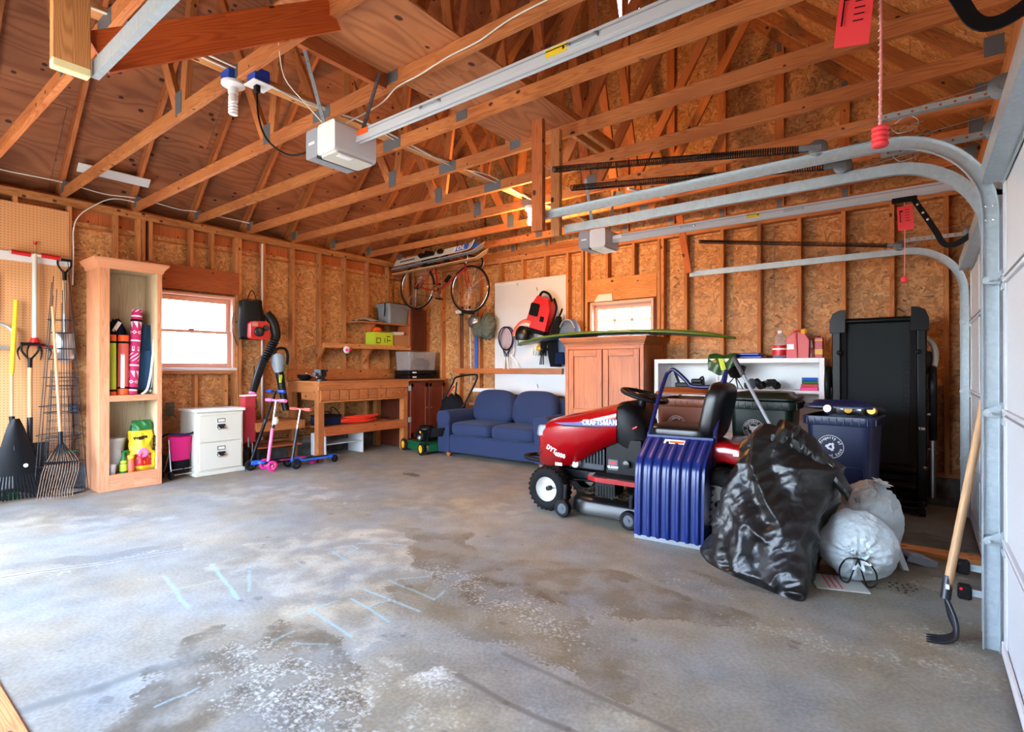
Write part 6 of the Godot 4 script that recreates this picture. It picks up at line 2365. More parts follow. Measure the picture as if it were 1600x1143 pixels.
func push_mower() -> void:
	var o := thing("lawn_mower", "green push lawn mower with yellow wheels beside the sofa", "lawn mower", v3(1.12, floor_y(1.12), .80), -.3)
	o.scale = Vector3.ONE * .86
	var g := Geo.new()
	# deck: front towards -x
	var rings := []
	for e in [[.05, 1.0], [.14, 1.0], [.17, .95], [.18, .80]]:
		rings.append(ring3(rounded(.74, .46, .14, 5), v3(.0, e[0], 0), Vector3.RIGHT, Vector3.BACK, e[1]))
	g.loft(rings)
	part("deck", g, M.mower_green)
	for s in [-1.0, 1.0]:
		for x in [-.33, .33]:
			var c := v3(x, .10, s * .255)
			g = Geo.new()
			wheel(g, c, Vector3.BACK, .10, .045)
			var wp := part("wheel", g, M.rubber)
			g = Geo.new()
			hub(g, c, Vector3.BACK, .105, .05, 5)
			g.lathe([v2(.0, -.014), v2(.06, -.012), v2(.06, .012), v2(.0, .014)], c, Vector3.BACK, 18)
			part("hub", g, M.yellow_wheel, wp)
	g = Geo.new()
	g.box(v3(-.02, .27, .0), v3(.27, .18, .30), .04)
	part("engine_block", g, M.black)
	g = Geo.new()
	g.lathe([v2(.0, .0), v2(.12, .0), v2(.12, .04), v2(.09, .065), v2(.05, .075), v2(.0, .075)], v3(-.02, .36, 0), Vector3.UP, 22)
	part("starter_cover", g, M.black)
	g = Geo.new()
	g.lathe([v2(.0, .0), v2(.045, .0), v2(.045, .03), v2(.03, .04), v2(.0, .04)], v3(.06, .24, .15), Vector3.BACK, 16)
	part("muffler", g, M.steel)
	g = Geo.new()
	g.box(v3(.07, .335, .152), v3(.05, .035, .004))
	part("label", g, M.yellow)
	g = Geo.new()
	for s in [-1.0, 1.0]:
		g.tube(smooth_path([v3(.36, .14, s * .20), v3(.46, .30, s * .20), v3(.50, .42, s * .20)], 4), .012, 8)
	part("lower_handle", g, M.black)
	g = Geo.new()
	g.grid(10, 8, func(u, v): return v3(.46 + .07 * sin(PI * u) + .05 * v, .30 + .14 * v, (u - .5) * .34))
	part("grass_bag", g, M.black_cloth)

# ---- bicycle, skis and the white pegboard
func build_back_wall_things() -> void:
	var g := Geo.new()
	g.box(Vector3(), v3(1.22, 1.62, .006), .0)
	var pb := lone("pegboard", g, M.peg_white, "white pegboard on the back wall behind the sofa", "pegboard", v3(2.33, 1.61, .004))
	for e in [[v3(-.40, .775, .006), v3(.42, .03, .008)], [v3(-.42, .11, .006), v3(.42, .012, .006)]]:
		g = Geo.new()
		g.box(e[0], e[1], .002)
		part("strip", g, M.white, pb)
	for e in [v3(.14, .68, .01), v3(.15, -.66, .01), v3(-.20, .78, .01)]:
		g = Geo.new()
		g.tube([e, e + v3(.03, -.05, .02)], .004, 5)
		part("hook", g, M.dark_steel, pb)
	g = Geo.new()
	g.box(Vector3(), v3(2.0, .08, .05), .003)
	lone("chair_rail", g, M.pine, "long narrow wooden ledge across the white pegboard", "ledge", v3(1.91, 1.13, .034))
	g = Geo.new()
	g.box(Vector3(), v3(.44, .055, .02), .003)
	lone("white_strip", g, M.white, "short white board on the wall left of the sofa back", "board", v3(1.49, .845, .012))
	g = Geo.new()
	g.box(Vector3(), v3(.16, .04, .02), .003)
	lone("white_strip", g, M.white, "small white block on the wall low beside the black stroller", "board", v3(1.30, .63, .012))
	# bicycle hung along the wall
	bicycle()
	skis()
	# ski poles
	for k in 3:
		var x: float = [1.075, 1.12, 1.27][k]
		var o := thing("ski_pole", ["black ski pole leaning in the corner, leftmost of three", "black ski pole touching the leftmost pole", "slim grey pole beside the two black ski poles"][k], "ski pole", v3(x, .95, .05), .0, "poles on the back wall")
		g = Geo.new()
		g.tube([v3(.02, 0, 0), v3(0, 1.08, 0)], [.004, .009], 8)
		part("shaft", g, M.spring_steel if k < 2 else M.steel)
		g = Geo.new()
		g.tube([v3(0, 1.03, 0), v3(-.005, 1.16, 0)], .017, 8)
		part("grip", g, M.black)
	g = Geo.new()
	g.box(v3(0, .3, 0), v3(.06, .62, .012), .003)
	lone("blue_stick", g, M.blue_bright, "flat worn blue stick hanging below the camouflage hat", "stick", v3(1.37, 1.12, .02))
	# white pump on the stud
	g = Geo.new()
	g.tube([v3(-.14, 0, 0), v3(.14, .0, 0)], .03, 12)
	lone("light_tube", g, M.white, "short white tube on the wall under the front bicycle wheel", "tube", v3(1.20, 2.03, .12))
	# hats and goggles
	var ns := noise(71, 5.0, 3)
	var hats := [[v3(1.42, 1.87, .12), v3(.11, .10, .08), M.steel, "grey sports goggles hanging beside the camouflage hat"], [v3(1.55, 1.74, .13), v3(.14, .12, .09), M.camo, "crumpled camouflage hat hanging on the back wall"], [v3(1.70, 1.78, .13), v3(.12, .19, .09), M.camo, "camouflage pouch with a long loop against the pegboard"]]
	for h in hats:
		var o := thing("hanging_gear", h[3], "outdoor gear", h[0], .0, "gear hanging by the pegboard")
		g = Geo.new()
		g.grid(20, 14, func(u, v):
			var d := v3(cos(TAU * u) * sin(PI * v), cos(PI * v), sin(TAU * u) * sin(PI * v))
			return d * h[1] * (1.0 + .35 * ns.get_noise_3dv(d * .6 + h[0])), true)
		part("shell", g, h[2])
		g = Geo.new()
		g.tube(smooth_path([v3(-.04, .08, 0), v3(.02, .30, -.08), v3(.06, .08, 0)], 5), .004, 5)
		part("strap", g, M.black_cloth)
	# tennis rackets
	for k in 2:
		var o := thing("tennis_racket", ["blue and white tennis racket hanging on the pegboard", "black tennis racket hanging crosswise behind the blue one"][k], "racket", v3(1.93 + .10 * k, 1.17, .05 + .03 * k), .0, "rackets on the pegboard")
		o.rotation.z = -.12 if k == 0 else .12
		g = Geo.new()
		var loop := []
		for i in 26:
			var a := TAU * i / 26
			loop.append(v3(cos(a) * .125, .43 + sin(a) * .165, 0))
		g.tube(loop, .010, 6, false, true)
		g.tube(smooth_path([v3(-.075, .30, 0), v3(-.03, .22, 0), v3(-.01, .16, 0)], 4), .008, 6)
		g.tube(smooth_path([v3(.075, .30, 0), v3(.03, .22, 0), v3(.01, .16, 0)], 4), .008, 6)
		part("frame", g, M.label_blue if k == 0 else M.black)
		g = Geo.new()
		for i in 11:
			var q := -.10 + .02 * i
			var hh := .16 * sqrt(1.0 - pow(q / .122, 2.0))
			g.tube([v3(q, .43 - hh, 0), v3(q, .43 + hh, 0)], .001, 4)
		for i in 14:
			var q := -.145 + .022 * i
			var ww := .122 * sqrt(maxf(.0, 1.0 - pow(q / .162, 2.0)))
			g.tube([v3(-ww, .43 + q, 0), v3(ww, .43 + q, 0)], .001, 4)
		part("strings", g, M.pink_light if k == 0 else M.grey)
		g = Geo.new()
		g.tube([v3(0, .17, 0), v3(0, -.01, 0)], .016, 8)
		part("grip", g, M.off_white)
	g = Geo.new()
	g.tube(smooth_path([v3(0, .40, 0), v3(.0, .2, .01), v3(-.05, .17, .01), v3(.03, .1, .01), v3(.08, .0, .01)], 4), .007, 6)
	lone("white_bracket", g, M.white_gloss, "bent white bracket hanging right of the rackets", "bracket", v3(2.10, 1.19, .04))
	# red backpack
	var o2 := thing("backpack", "red and black backpack hanging askew on the white pegboard", "backpack", v3(2.58, 1.73, .10), .0, "bags on the pegboard")
	o2.rotation.z = -.28
	g = Geo.new()
	g.prism([v2(-.17, -.03), v2(.17, -.03), v2(.165, .25), v2(.10, .40), v2(-.08, .41), v2(-.15, .26)], v3(0, 0, .03), Vector3.RIGHT, Vector3.UP, .15, .4)
	part("body", g, M.red_plastic)
	g = Geo.new()
	g.prism(rounded(.14, .17, .02), v3(-.07, .22, .112), Vector3.RIGHT, Vector3.UP, .02)
	g.prism(rounded(.06, .07, .01), v3(.08, .12, .108), Vector3.RIGHT, Vector3.UP, .01)
	part("pocket_flap", g, M.black_cloth)
	g = Geo.new()
	g.box(v3(.0, -.055, .03), v3(.33, .07, .14), .02)
	part("base", g, M.black_cloth)
	g = Geo.new()
	g.tube(smooth_path([v3(-.1, .38, .03), v3(-.06, .47, .03), v3(.05, .46, .03), v3(.12, .38, .03)], 4), .018, 8)
	part("top_handle", g, M.black_cloth)
	g = Geo.new()
	g.tube(smooth_path([v3(.12, .42, .0), v3(.21, .30, .02), v3(.20, .10, .03), v3(.15, -.10, .03), v3(.13, -.24, .03)], 5), .02, 8, true, false, .4)
	part("shoulder_strap", g, M.black_cloth)
	# curved padded roll and helmet
	o2 = thing("neck_cushion", "orange and white curved padded cushion above the surfboard tip", "cushion", v3(2.40, 1.60, .16))
	var arc := []
	for k in 12:
		var a := PI * .95 - k * .17
		arc.append(v3(.02 + cos(a) * .20, -.02 + sin(a) * .22, 0))
	g = Geo.new()
	g.tube(arc, .052, 12)
	part("roll", g, M.coral)
	var arc2 := []
	for p in arc: arc2.append(p * .84 + v3(0, 0, .03))
	g = Geo.new()
	g.tube(arc2, .03, 10)
	part("inner_lining", g, M.off_white)
	o2 = thing("ski_helmet", "glossy black helmet hanging left of the orange cushion", "helmet", v3(2.36, 1.62, .17))
	g = Geo.new()
	g.grid(18, 8, func(u, v): return v3(cos(TAU * u) * sin(PI * .62 * v + .02), cos(PI * .62 * v + .02), sin(TAU * u) * sin(PI * .62 * v + .02)) * v3(.12, .15, .11), true)
	part("shell", g, M.black_gloss)
	g = Geo.new()
	g.tube(smooth_path([v3(-.1, -.04, 0), v3(-.03, -.14, .03), v3(.08, -.05, 0)], 4), .006, 6)
	part("chin_strap", g, M.black_cloth)
	o2 = thing("work_gloves", "pair of yellow and black work gloves below the cushion", "gloves", v3(2.60, 1.42, .12))
	for k in 2:
		g = Geo.new()
		var bx := -.06 + .12 * k
		g.box(v3(bx, .06, 0), v3(.09, .12, .04), .018, Basis(Vector3.BACK, .3 - .5 * k))
		for f in 4: g.tube([v3(bx - .035 + f * .023, .0, 0), v3(bx - .05 + f * .03, -.07 - .012 * (f % 2), .01)], [.013, .010], 7)
		g.tube([v3(bx + .04, .05, .01), v3(bx + .075, -.01, .025)], [.014, .010], 7)
		part("glove", g, [M.off_white, M.black_cloth][k])
	g = Geo.new()
	g.ball(v3(.0, .02, .03), v3(.04, .035, .02), 10, 6)
	part("yellow_palm", g, M.yellow_wheel)
	g = Geo.new()
	for k in 3: g.tube([v3(.02 + .02 * k, -.05, 0), v3(.0 + .03 * k, -.20, 0)], .008, 5)
	part("wrist_straps", g, M.black_cloth)
	# padded cases to the right
	o2 = thing("instrument_bag", "slim black padded gig bag at the right of the pegboard", "bag", v3(2.86, 1.19, .13), .0, "bags on the pegboard")
	g = Geo.new()
	g.grid(20, 14, func(u, v):
		var w: float = .125 * pow(sin(PI * clampf(v * .80 + .13, 0, 1)), .55) * (1.0 if v < .6 else lerpf(1.0, .5, (v - .6) / .4))
		return v3(cos(TAU * u) * w + .10 * maxf(.0, v - .5), v * .66, sin(TAU * u) * .06), true)
	part("body", g, M.black_cloth)
	g = Geo.new()
	g.tube(smooth_path([v3(.05, .62, .03), v3(.09, .70, .02), v3(.10, .76, .0)], 4), .014, 6)
	part("hanging_loop", g, M.black_cloth)
	o2 = thing("backpack", "blue-grey backpack half hidden behind the armoire top", "backpack", v3(3.10, 1.20, .16), .0, "bags on the pegboard")
	g = Geo.new()
	g.grid(24, 14, func(u, v):
		var s: float = pow(sin(PI * clampf(v * .86 + .10, 0, 1)), .4)
		return v3(cos(TAU * u) * .17 * s, v * .60, sin(TAU * u) * .10 * s), true)
	part("body", g, M.backpack_blue)
	g = Geo.new()
	g.tube(smooth_path([v3(-.1, .50, .09), v3(-.04, .58, .10), v3(.06, .58, .10), v3(.12, .48, .09)], 5), .008, 6)
	part("zip", g, M.grey)
	g = Geo.new()
	g.box(v3(-.10, .10, .09), v3(.14, .16, .04), .015)
	part("pocket", g, M.navy_cloth)
	# card on the window header
	g = Geo.new()
	g.prism([v2(0, 0), v2(.26, 0), v2(.25, .09), v2(.06, .09)], Vector3(), Vector3.RIGHT, Vector3.UP, .004)
	lone("paper_card", g, M.off_white, "cut white card tucked above the back window", "card", v3(3.37, 2.02, .012))
	# folded stroller beside the sofa
	o2 = thing("stroller", "folded black stroller between the cherry cabinet and the sofa", "stroller", v3(1.22, floor_y(1.3), .36))
	g = Geo.new()
	g.tube(smooth_path([v3(-.12, .70, .10), v3(.0, .95, .02), v3(.06, 1.05, .0), v3(.40, 1.09, .0), v3(.46, 1.04, .0), v3(.36, .80, .05), v3(.24, .55, .10), v3(.1, .12, .12)], 4), .014, 8)
	g.tube([v3(-.12, .72, .1), v3(.12, .10, .12)], .012, 8)
	g.tube([v3(-.06, .08, .0), v3(.05, .98, -.02)], .012, 8)
	part("frame", g, M.black)
	g = Geo.new()
	var n5 := noise(31, 6.0, 2)
	g.grid(18, 12, func(u, v):
		var d := v3(cos(TAU * u) * sin(PI * v), cos(PI * v), sin(TAU * u) * sin(PI * v))
		return v3(.06, .60, .06) + d * v3(.22, .20, .10) * (1.0 + .4 * n5.get_noise_3dv(d * .6)), true)
	part("seat", g, M.black_cloth)
	for x in [-.1, .16]:
		g = Geo.new()
		wheel(g, v3(x, .09, .12), Vector3.BACK, .09, .03)
		hub(g, v3(x, .09, .12), Vector3.BACK, .09, .03, 6)
		part("wheel", g, M.rubber)
	g = Geo.new()
	g.tube(smooth_path([v3(.02, .92, .0), v3(-.04, .80, .06), v3(-.02, .66, .1)], 4), .011, 6)
	part("red_webbing", g, M.red_cloth)

func bicycle() -> void:
	var o := thing("bicycle", "red road bicycle hung upright under the ceiling in the corner", "bicycle", v3(1.06, 2.36, .42), .0)
	o.rotation = v3(0, .10, -.11)
	var rw := v3(-.50, 0, 0)
	var fw := v3(.50, 0, 0)
	for c in [rw, fw]:
		var g := Geo.new()
		g.tube(circle(c, Vector3.RIGHT, Vector3.UP, .333, 40), .013, 8, false, true)
		var t := part("tire", g, M.rubber)
		g = Geo.new()
		g.tube(circle(c, Vector3.RIGHT, Vector3.UP, .313, 40), .010, 6, false, true)
		part("rim", g, M.chrome, t)
		g = Geo.new()
		for k in 28:
			var a := TAU * k / 28
			var s := .03 if k % 2 else -.03
			var b := a + (.35 if k % 4 < 2 else -.35)
			g.tube([c + v3(cos(b) * .02, sin(b) * .02, s), c + v3(cos(a), sin(a), 0) * .31], .0012, 4)
		part("spokes", g, M.chrome, t)
		g = Geo.new()
		g.tube([c + v3(0, 0, -.05), c + v3(0, 0, .05)], .016, 10)
		part("hub", g, M.chrome, t)
	var bb := v3(-.08, -.05, 0)
	var st := v3(-.20, .40, 0)
	var ht := v3(.36, .42, 0)
	var hb := v3(.395, .30, 0)
	for e in [["seat_tube", bb, st], ["top_tube", st + v3(.01, -.04, 0), ht], ["down_tube", bb, hb], ["head_tube", ht + v3(-.01, .03, 0), hb + v3(.01, -.03, 0)]]:
		var g := Geo.new()
		g.tube([e[1], e[2]], .016, 10)
		part(e[0], g, M.red)
	for s in [-1.0, 1.0]:
		var g := Geo.new()
		g.tube([bb + v3(0, 0, s * .03), rw + v3(0, 0, s * .06)], .009, 8)
		part("chain_stay", g, M.red)
		g = Geo.new()
		g.tube([st + v3(.02, -.05, s * .015), rw + v3(0, 0, s * .06)], .008, 8)
		part("seat_stay", g, M.red)
		g = Geo.new()
		g.tube(smooth_path([hb + v3(.01, -.03, s * .03), v3(.44, .14, s * .045), fw + v3(0, 0, s * .05)], 4), .010, 8)
		part("fork_blade", g, M.red)
		# brake lever hooks and drop bars
		g = Geo.new()
		g.tube(smooth_path([ht + v3(.02, .06, 0), ht + v3(.06, .07, s * .10), ht + v3(.10, .07, s * .19), ht + v3(.17, .04, s * .20), ht + v3(.16, -.06, s * .20), ht + v3(.06, -.08, s * .20)], 4), .013, 8)
		part("drop_bar", g, M.black)
		g = Geo.new()
		g.tube(smooth_path([ht + v3(.18, .06, s * .20), ht + v3(.20, .0, s * .20), ht + v3(.18, -.08, s * .20)], 4), .006, 6)
		part("brake_lever", g, M.steel)
		# crank and pedal
		g = Geo.new()
		var cr := bb + v3(.12 * s, -.12 * s, .06 * s)
		g.tube([bb + v3(0, 0, .05 * s), cr], .009, 6)
		part("crank", g, M.chrome)
		g = Geo.new()
		g.box(cr + v3(.0, 0, .05 * s), v3(.09, .025, .08), .006)
		part("pedal", g, M.black)
	var g := Geo.new()
	g.lathe([v2(.085, -.002), v2(.10, -.002), v2(.10, .002), v2(.085, .002), v2(.085, -.002)], bb + v3(0, 0, .05), Vector3.BACK, 30)
	g.lathe([v2(.055, -.002), v2(.075, -.002), v2(.075, .002), v2(.055, .002), v2(.055, -.002)], bb + v3(0, 0, .044), Vector3.BACK, 26)
	for k in 5:
		var a := TAU * k / 5
		g.beam(bb + v3(0, 0, .05), bb + v3(cos(a) * .09, sin(a) * .09, .05), .014, .004, v3(-sin(a), cos(a), 0), .0)
	part("chainring", g, M.chrome)
	g = Geo.new()
	for k in 6: g.lathe([v2(.015, -.001), v2(.03 + .005 * k, -.001), v2(.03 + .005 * k, .001), v2(.015, .001)], rw + v3(0, 0, .045 - .005 * k), Vector3.BACK, 20)
	part("sprockets", g, M.dark_steel)
	g = Geo.new()
	g.tube([bb + v3(0, .098, .05), rw + v3(0, .045, .04)], .004, 5)
	g.tube([bb + v3(0, -.098, .05), rw + v3(.02, -.12, .04), rw + v3(0, -.05, .04)], .004, 5)
	part("chain", g, M.dark_steel)
	g = Geo.new()
	g.box(rw + v3(.02, -.10, .05), v3(.03, .13, .02), .008)
	part("derailleur", g, M.steel)
	g = Geo.new()
	g.tube([st, st + v3(-.03, .10, 0)], .013, 8)
	part("seat_post", g, M.steel)
	g = Geo.new()
	g.loft([ring3(rounded(.05, .02, .008, 2), st + v3(.12, .115, 0), Vector3.BACK, Vector3.UP), ring3(rounded(.06, .03, .012, 2), st + v3(.02, .12, 0), Vector3.BACK, Vector3.UP), ring3(rounded(.14, .045, .018, 2), st + v3(-.12, .125, 0), Vector3.BACK, Vector3.UP), ring3(rounded(.13, .03, .012, 2), st + v3(-.16, .12, 0), Vector3.BACK, Vector3.UP)])
	part("saddle", g, M.black)
	g = Geo.new()
	g.tube(smooth_path([ht + v3(0, .03, 0), ht + v3(.01, .07, 0), ht + v3(.08, .08, 0)], 3), .014, 8)
	part("stem", g, M.dark_steel)
	g = Geo.new()
	g.box(v3(.08, .14, .0), v3(.13, .05, .06), .015, Basis(Vector3.BACK, .8))
	part("bottle_cage", g, M.black)
	g = Geo.new()
	g.box(v3(.50, -.33, .0), v3(.20, .05, .07), .012)
	part("wheel_cradle", g, M.black)
	for x in [-.2, .36]:
		g = Geo.new()
		g.tube([v3(x, .42, 0), v3(x, .58, .0)], .006, 6)
		part("ceiling_hook", g, M.dark_steel)

func skis() -> void:
	for k in 3:
		var o := thing("ski", ["white ski with blue tip and black lettering resting on the trusses", "second ski with grey base just under the lettered one", "narrow pale ski with upturned wooden tip, lowest of the pile"][k], "ski", v3(1.21, 2.78 - .075 * k, .74 - .04 * k), .04 * k, "skis under the ceiling")
		o.rotation.z = .05
		var g := Geo.new()
		var top := []
		var L := .88
		g.grid(28, 1, func(u, v):
			var x: float = lerpf(-L, L, u)
			var y: float = .10 * pow(maxf(.0, (u - .86) / .14), 2.0)
			return v3(x, y + .012, (v - .5) * .10 * (1.0 if u < .95 else sqrt(maxf(.0, 1.0 - pow((u - .95) / .0501, 2.0))))), false, false, 1.0)
		g.grid(28, 1, func(u, v):
			var x: float = lerpf(-L, L, u)
			var y: float = .10 * pow(maxf(.0, (u - .86) / .14), 2.0)
			return v3(x, y + .012 * v, .05 * (1.0 if u < .95 else sqrt(maxf(.0, 1.0 - pow((u - .95) / .0501, 2.0))))), false, false, 1.0)
		g.grid(28, 1, func(u, v):
			var x: float = lerpf(-L, L, u)
			var y: float = .10 * pow(maxf(.0, (u - .86) / .14), 2.0)
			return v3(x, y, (v - .5) * .10 * (1.0 if u < .95 else sqrt(maxf(.0, 1.0 - pow((u - .95) / .0501, 2.0))))), false, false, 1.0)
		part("ski_body", g, [M.off_white, M.grey, M.handle_wood][k])
		# tilt a side wall of lettering towards the room
		if k == 0:
			o.rotation.x = 1.1
			g = Geo.new()
			g.box(v3(.66, .016, 0), v3(.42, .003, .09), .001)
			part("blue_tip", g, M.blue_bright)
			g = Geo.new()
			g.text("SOL", v3(.52, .019, .0), Vector3.RIGHT, Vector3.FORWARD, .07, T.font, .002, 1.3)
			part("lettering", g, M.label_white)
			g = Geo.new()
			g.text("ROSSIGNOL", v3(-.58, .014, .0), Vector3.RIGHT, Vector3.FORWARD, .03, T.font, .002, 1.5)
			part("lettering", g, M.black)
		g = Geo.new()
		g.box(v3(-.10, .035, 0), v3(.24, .045, .06), .01)
		g.box(v3(.16, .04, 0), v3(.09, .055, .065), .012)
		g.box(v3(-.24, .045, 0), v3(.08, .07, .06), .014)
		part("binding", g, M.black)
	var g := Geo.new()
	g.tube([v3(0, 0, 0), v3(.5, .02, 0)], .02, 8)
	lone("black_roll", g, M.black_cloth, "dark rolled bundle lying above the skis", "bundle", v3(.85, 2.95, .64))

# ---- sofa, armoire, bins, treadmill
func puff(g: Geo, at: Vector3, size: Vector3, e1 := .35, e2 := .35, turn := Basis(), nu := 32, nv := 20) -> void:
	var pw := func(c: float, e: float) -> float: return signf(c) * pow(absf(c), e)
	g.grid(nu, nv, func(u, v):
		var a: float = TAU * u
		var b: float = PI * (v - .5)
		var cb: float = pw.call(cos(b), e1)
		return at + turn * (v3(cb * pw.call(cos(a), e2), pw.call(sin(b), e1), cb * pw.call(sin(a), e2)) * size * .5), true, false, -1.0)

func build_sofa_armoire() -> void:
	var o := thing("sofa", "blue velvet loveseat with two back cushions under the pegboard", "sofa", v3(2.375, floor_y(2.4), .52))
	var g := Geo.new()
	g.box(v3(0, .18, .02), v3(1.52, .24, .74), .03)
	part("base", g, M.sofa)
	g = Geo.new()
	g.box(v3(0, .44, -.30), v3(1.60, .72, .20), .06)
	part("back_frame", g, M.sofa)
	for s in [-1.0, 1.0]:
		g = Geo.new()
		var prof := [v2(-.105, .06), v2(.095, .06), v2(.10, .44)]
		for k in 11:
			var a := -.35 + (PI + .7) * k / 10.0
			prof.append(v2(cos(a) * .125, .52 + sin(a) * .105))
		prof.append(v2(-.115, .44))
		g.prism(prof, v3(s * .80, 0, .02), Vector3.RIGHT, Vector3.UP, .76, .5)
		puff(g, v3(s * .80, .52, .40), v3(.24, .20, .06), .6, .6)
		part("arm", g, M.sofa)
		g = Geo.new()
		puff(g, v3(s * .345, .385, .07), v3(.68, .19, .70), .42, .25)
		part("seat_cushion", g, M.sofa)
		g = Geo.new()
		g.grid(36, 20, func(u, v):
			var a: float = TAU * u
			var b: float = PI * (v - .5)
			var cx := cos(a)
			var sx := sin(a)
			var rr: float = pow(absf(cos(b)), .5)
			var q := v3(signf(cx) * pow(absf(cx), .55) * rr * .355, (signf(sx) * pow(absf(sx), .6) * rr) * .235, signf(b) * pow(absf(sin(b)), .7) * .11)
			if q.y > .0: q.x *= 1.0 - .12 * q.y / .235
			return v3(s * .345, .66, -.14) + Basis(Vector3.RIGHT, -.22) * q, true, false, -1.0)
		part("back_cushion", g, M.sofa)
		for z in [-.3, .34]:
			g = Geo.new()
			g.lathe([v2(.0, .0), v2(.028, .0), v2(.038, .065), v2(.0, .065)], v3(s * .76, .0, z), Vector3.UP, 12)
			part("foot", g, M.old_board)
	# armoire
	o = thing("armoire", "pine armoire with two panelled doors and moulded cornice", "armoire", v3(3.80, floor_y(3.8), .33))
	var B := func(called: String, at: Vector3, size: Vector3, m: Material, parent: Node3D = null, bev := .004):
		var gg := Geo.new()
		gg.tone = Color(1, 1, 1) * (.90 + .10 * rng.randf())
		gg.box(at, size, bev, Basis(), v2(rng.randf(), rng.randf()))
		return part(called, gg, m, parent if parent else o)
	B.call("body", v3(0, .745, -.01), v3(1.0, 1.49, .52), M.pine)
	B.call("stile", v3(-.478, .745, .262), v3(.045, 1.49, .025), M.pine)
	B.call("stile", v3(.478, .745, .262), v3(.045, 1.49, .025), M.pine)
	B.call("frieze", v3(0, 1.455, .262), v3(.911, .07, .024), M.pine)
	for s in [-1.0, 1.0]:
		var d: MeshInstance3D = B.call("door", v3(s * .228, 1.035, .256), v3(.446, .76, .012), M.pine)
		B.call("door_stile", v3(s * .228 - .188, 1.035, .27), v3(.068, .76, .02), M.pine, d)
		B.call("door_stile", v3(s * .228 + .188, 1.035, .27), v3(.068, .76, .02), M.pine, d)
		B.call("door_rail", v3(s * .228, 1.378, .27), v3(.308, .074, .02), M.pine, d)
		B.call("door_rail", v3(s * .228, .692, .27), v3(.308, .074, .02), M.pine, d)
		var dr: MeshInstance3D = B.call("drawer", v3(0, .50 if s > 0 else .22, .262), v3(.905, .26, .026), M.pine)
		for x in [-.28, .28]:
			var gg := Geo.new()
			gg.lathe([v2(.0, .0), v2(.01, .0), v2(.018, .02), v2(.0, .03)], v3(x, .50 if s > 0 else .22, .275), Vector3.BACK, 12)
			part("knob", gg, M.old_board, dr)
	g = Geo.new()
	for k in 6:
		var p: Array = [[1.47, .012, .016], [1.49, .018, .014], [1.505, .03, .014], [1.52, .042, .016], [1.535, .052, .014], [1.551, .058, .018]][k]
		g.box(v3(0, p[0], .0), v3(1.0 + p[1] * 2.0, p[2], .54 + p[1] * 2.0), .004)
	part("cornice", g, M.pine)
	# surfboard on top, underside up
	o = thing("surfboard", "long green-edged surfboard lying across the armoire top", "surfboard", v3(3.83, 1.5335, .36))
	var half := func(u: float) -> float:
		var t: float = absf(2.0 * u - 1.0)
		return .265 * pow(maxf(.0, 1.0 - pow(t, 2.2)), .62)
	var sag := func(u: float) -> float: return .012 - .10 * pow(absf(2.0 * u - 1.0), 2.4)
	for k in 2:
		g = Geo.new()
		g.grid(48, 10, func(u, v):
			var w: float = half.call(u)
			var q: float = v * 2.0 - 1.0
			var th: float = .062 * sqrt(maxf(.0, 1.0 - q * q)) * minf(1.0, half.call(u) * 6.0)
			return v3(lerpf(-1.42, 1.36, u), sag.call(u) + .0395 + (th * .6 if k else -th * .45), q * w), false, false, 1.0)
		part(["bottom_skin", "deck_skin"][k], g, [M.surf_blue, M.surf_green][k])
	g = Geo.new()
	for s in [-1.0, 1.0]:
		var rail := []
		for i in 49: rail.append(v3(lerpf(-1.42, 1.36, i / 48.0), sag.call(i / 48.0) + .0395, s * half.call(i / 48.0)))
		g.tube(rail, .014, 6)
	part("rail", g, M.surf_green, null, "yellow-green rail")
	# white shelf unit
	o = thing("shelf_unit", "wide white open shelf unit behind the wheeled bins", "shelf unit", v3(5.175, floor_y(5.2), .24))
	var Wb := func(called: String, at: Vector3, size: Vector3):
		var gg := Geo.new()
		gg.box(at, size, .002)
		return part(called, gg, M.white, o)
	Wb.call("side", v3(-.80, .655, 0), v3(.045, 1.31, .40))
	Wb.call("side", v3(.80, .655, 0), v3(.045, 1.31, .40))
	Wb.call("top", v3(0, 1.288, 0), v3(1.555, .045, .40))
	Wb.call("shelf", v3(0, .985, -.01), v3(1.555, .03, .36))
	Wb.call("shelf", v3(0, .50, -.01), v3(1.555, .03, .36))
	Wb.call("back", v3(0, .66, -.19), v3(1.555, 1.25, .012))
	Wb.call("bottom", v3(0, .06, 0), v3(1.555, .06, .38))

func label_disc(g: Geo, at: Vector3, ax: Vector3, ay: Vector3, r: float) -> void:
	g.tube(circle(at, ax, ay, r, 32), .0022, 4, false, true)
	g.text_arc("Property of", at, ax, ay, r * .80, PI * .5, .235, r * .22, T.font)
	g.text_arc("City of Saco", at, ax, ay, r * .80, -PI * .5, .235, r * .22, T.font, true)

func recycle_mark(g: Geo, at: Vector3, ax: Vector3, ay: Vector3, r: float) -> void:
	for k in 3:
		var a := TAU * k / 3 + PI * .5
		var d := ax * cos(a) + ay * sin(a)
		var t := ax * -sin(a) + ay * cos(a)
		g.prism([v2(-.55, .25), v2(-.15, .62), v2(.30, .62), v2(.30, .80), v2(.62, .46), v2(.30, .12), v2(.30, .30), v2(.02, .30), v2(-.30, .02)], at, t * -r, d * r, .002)

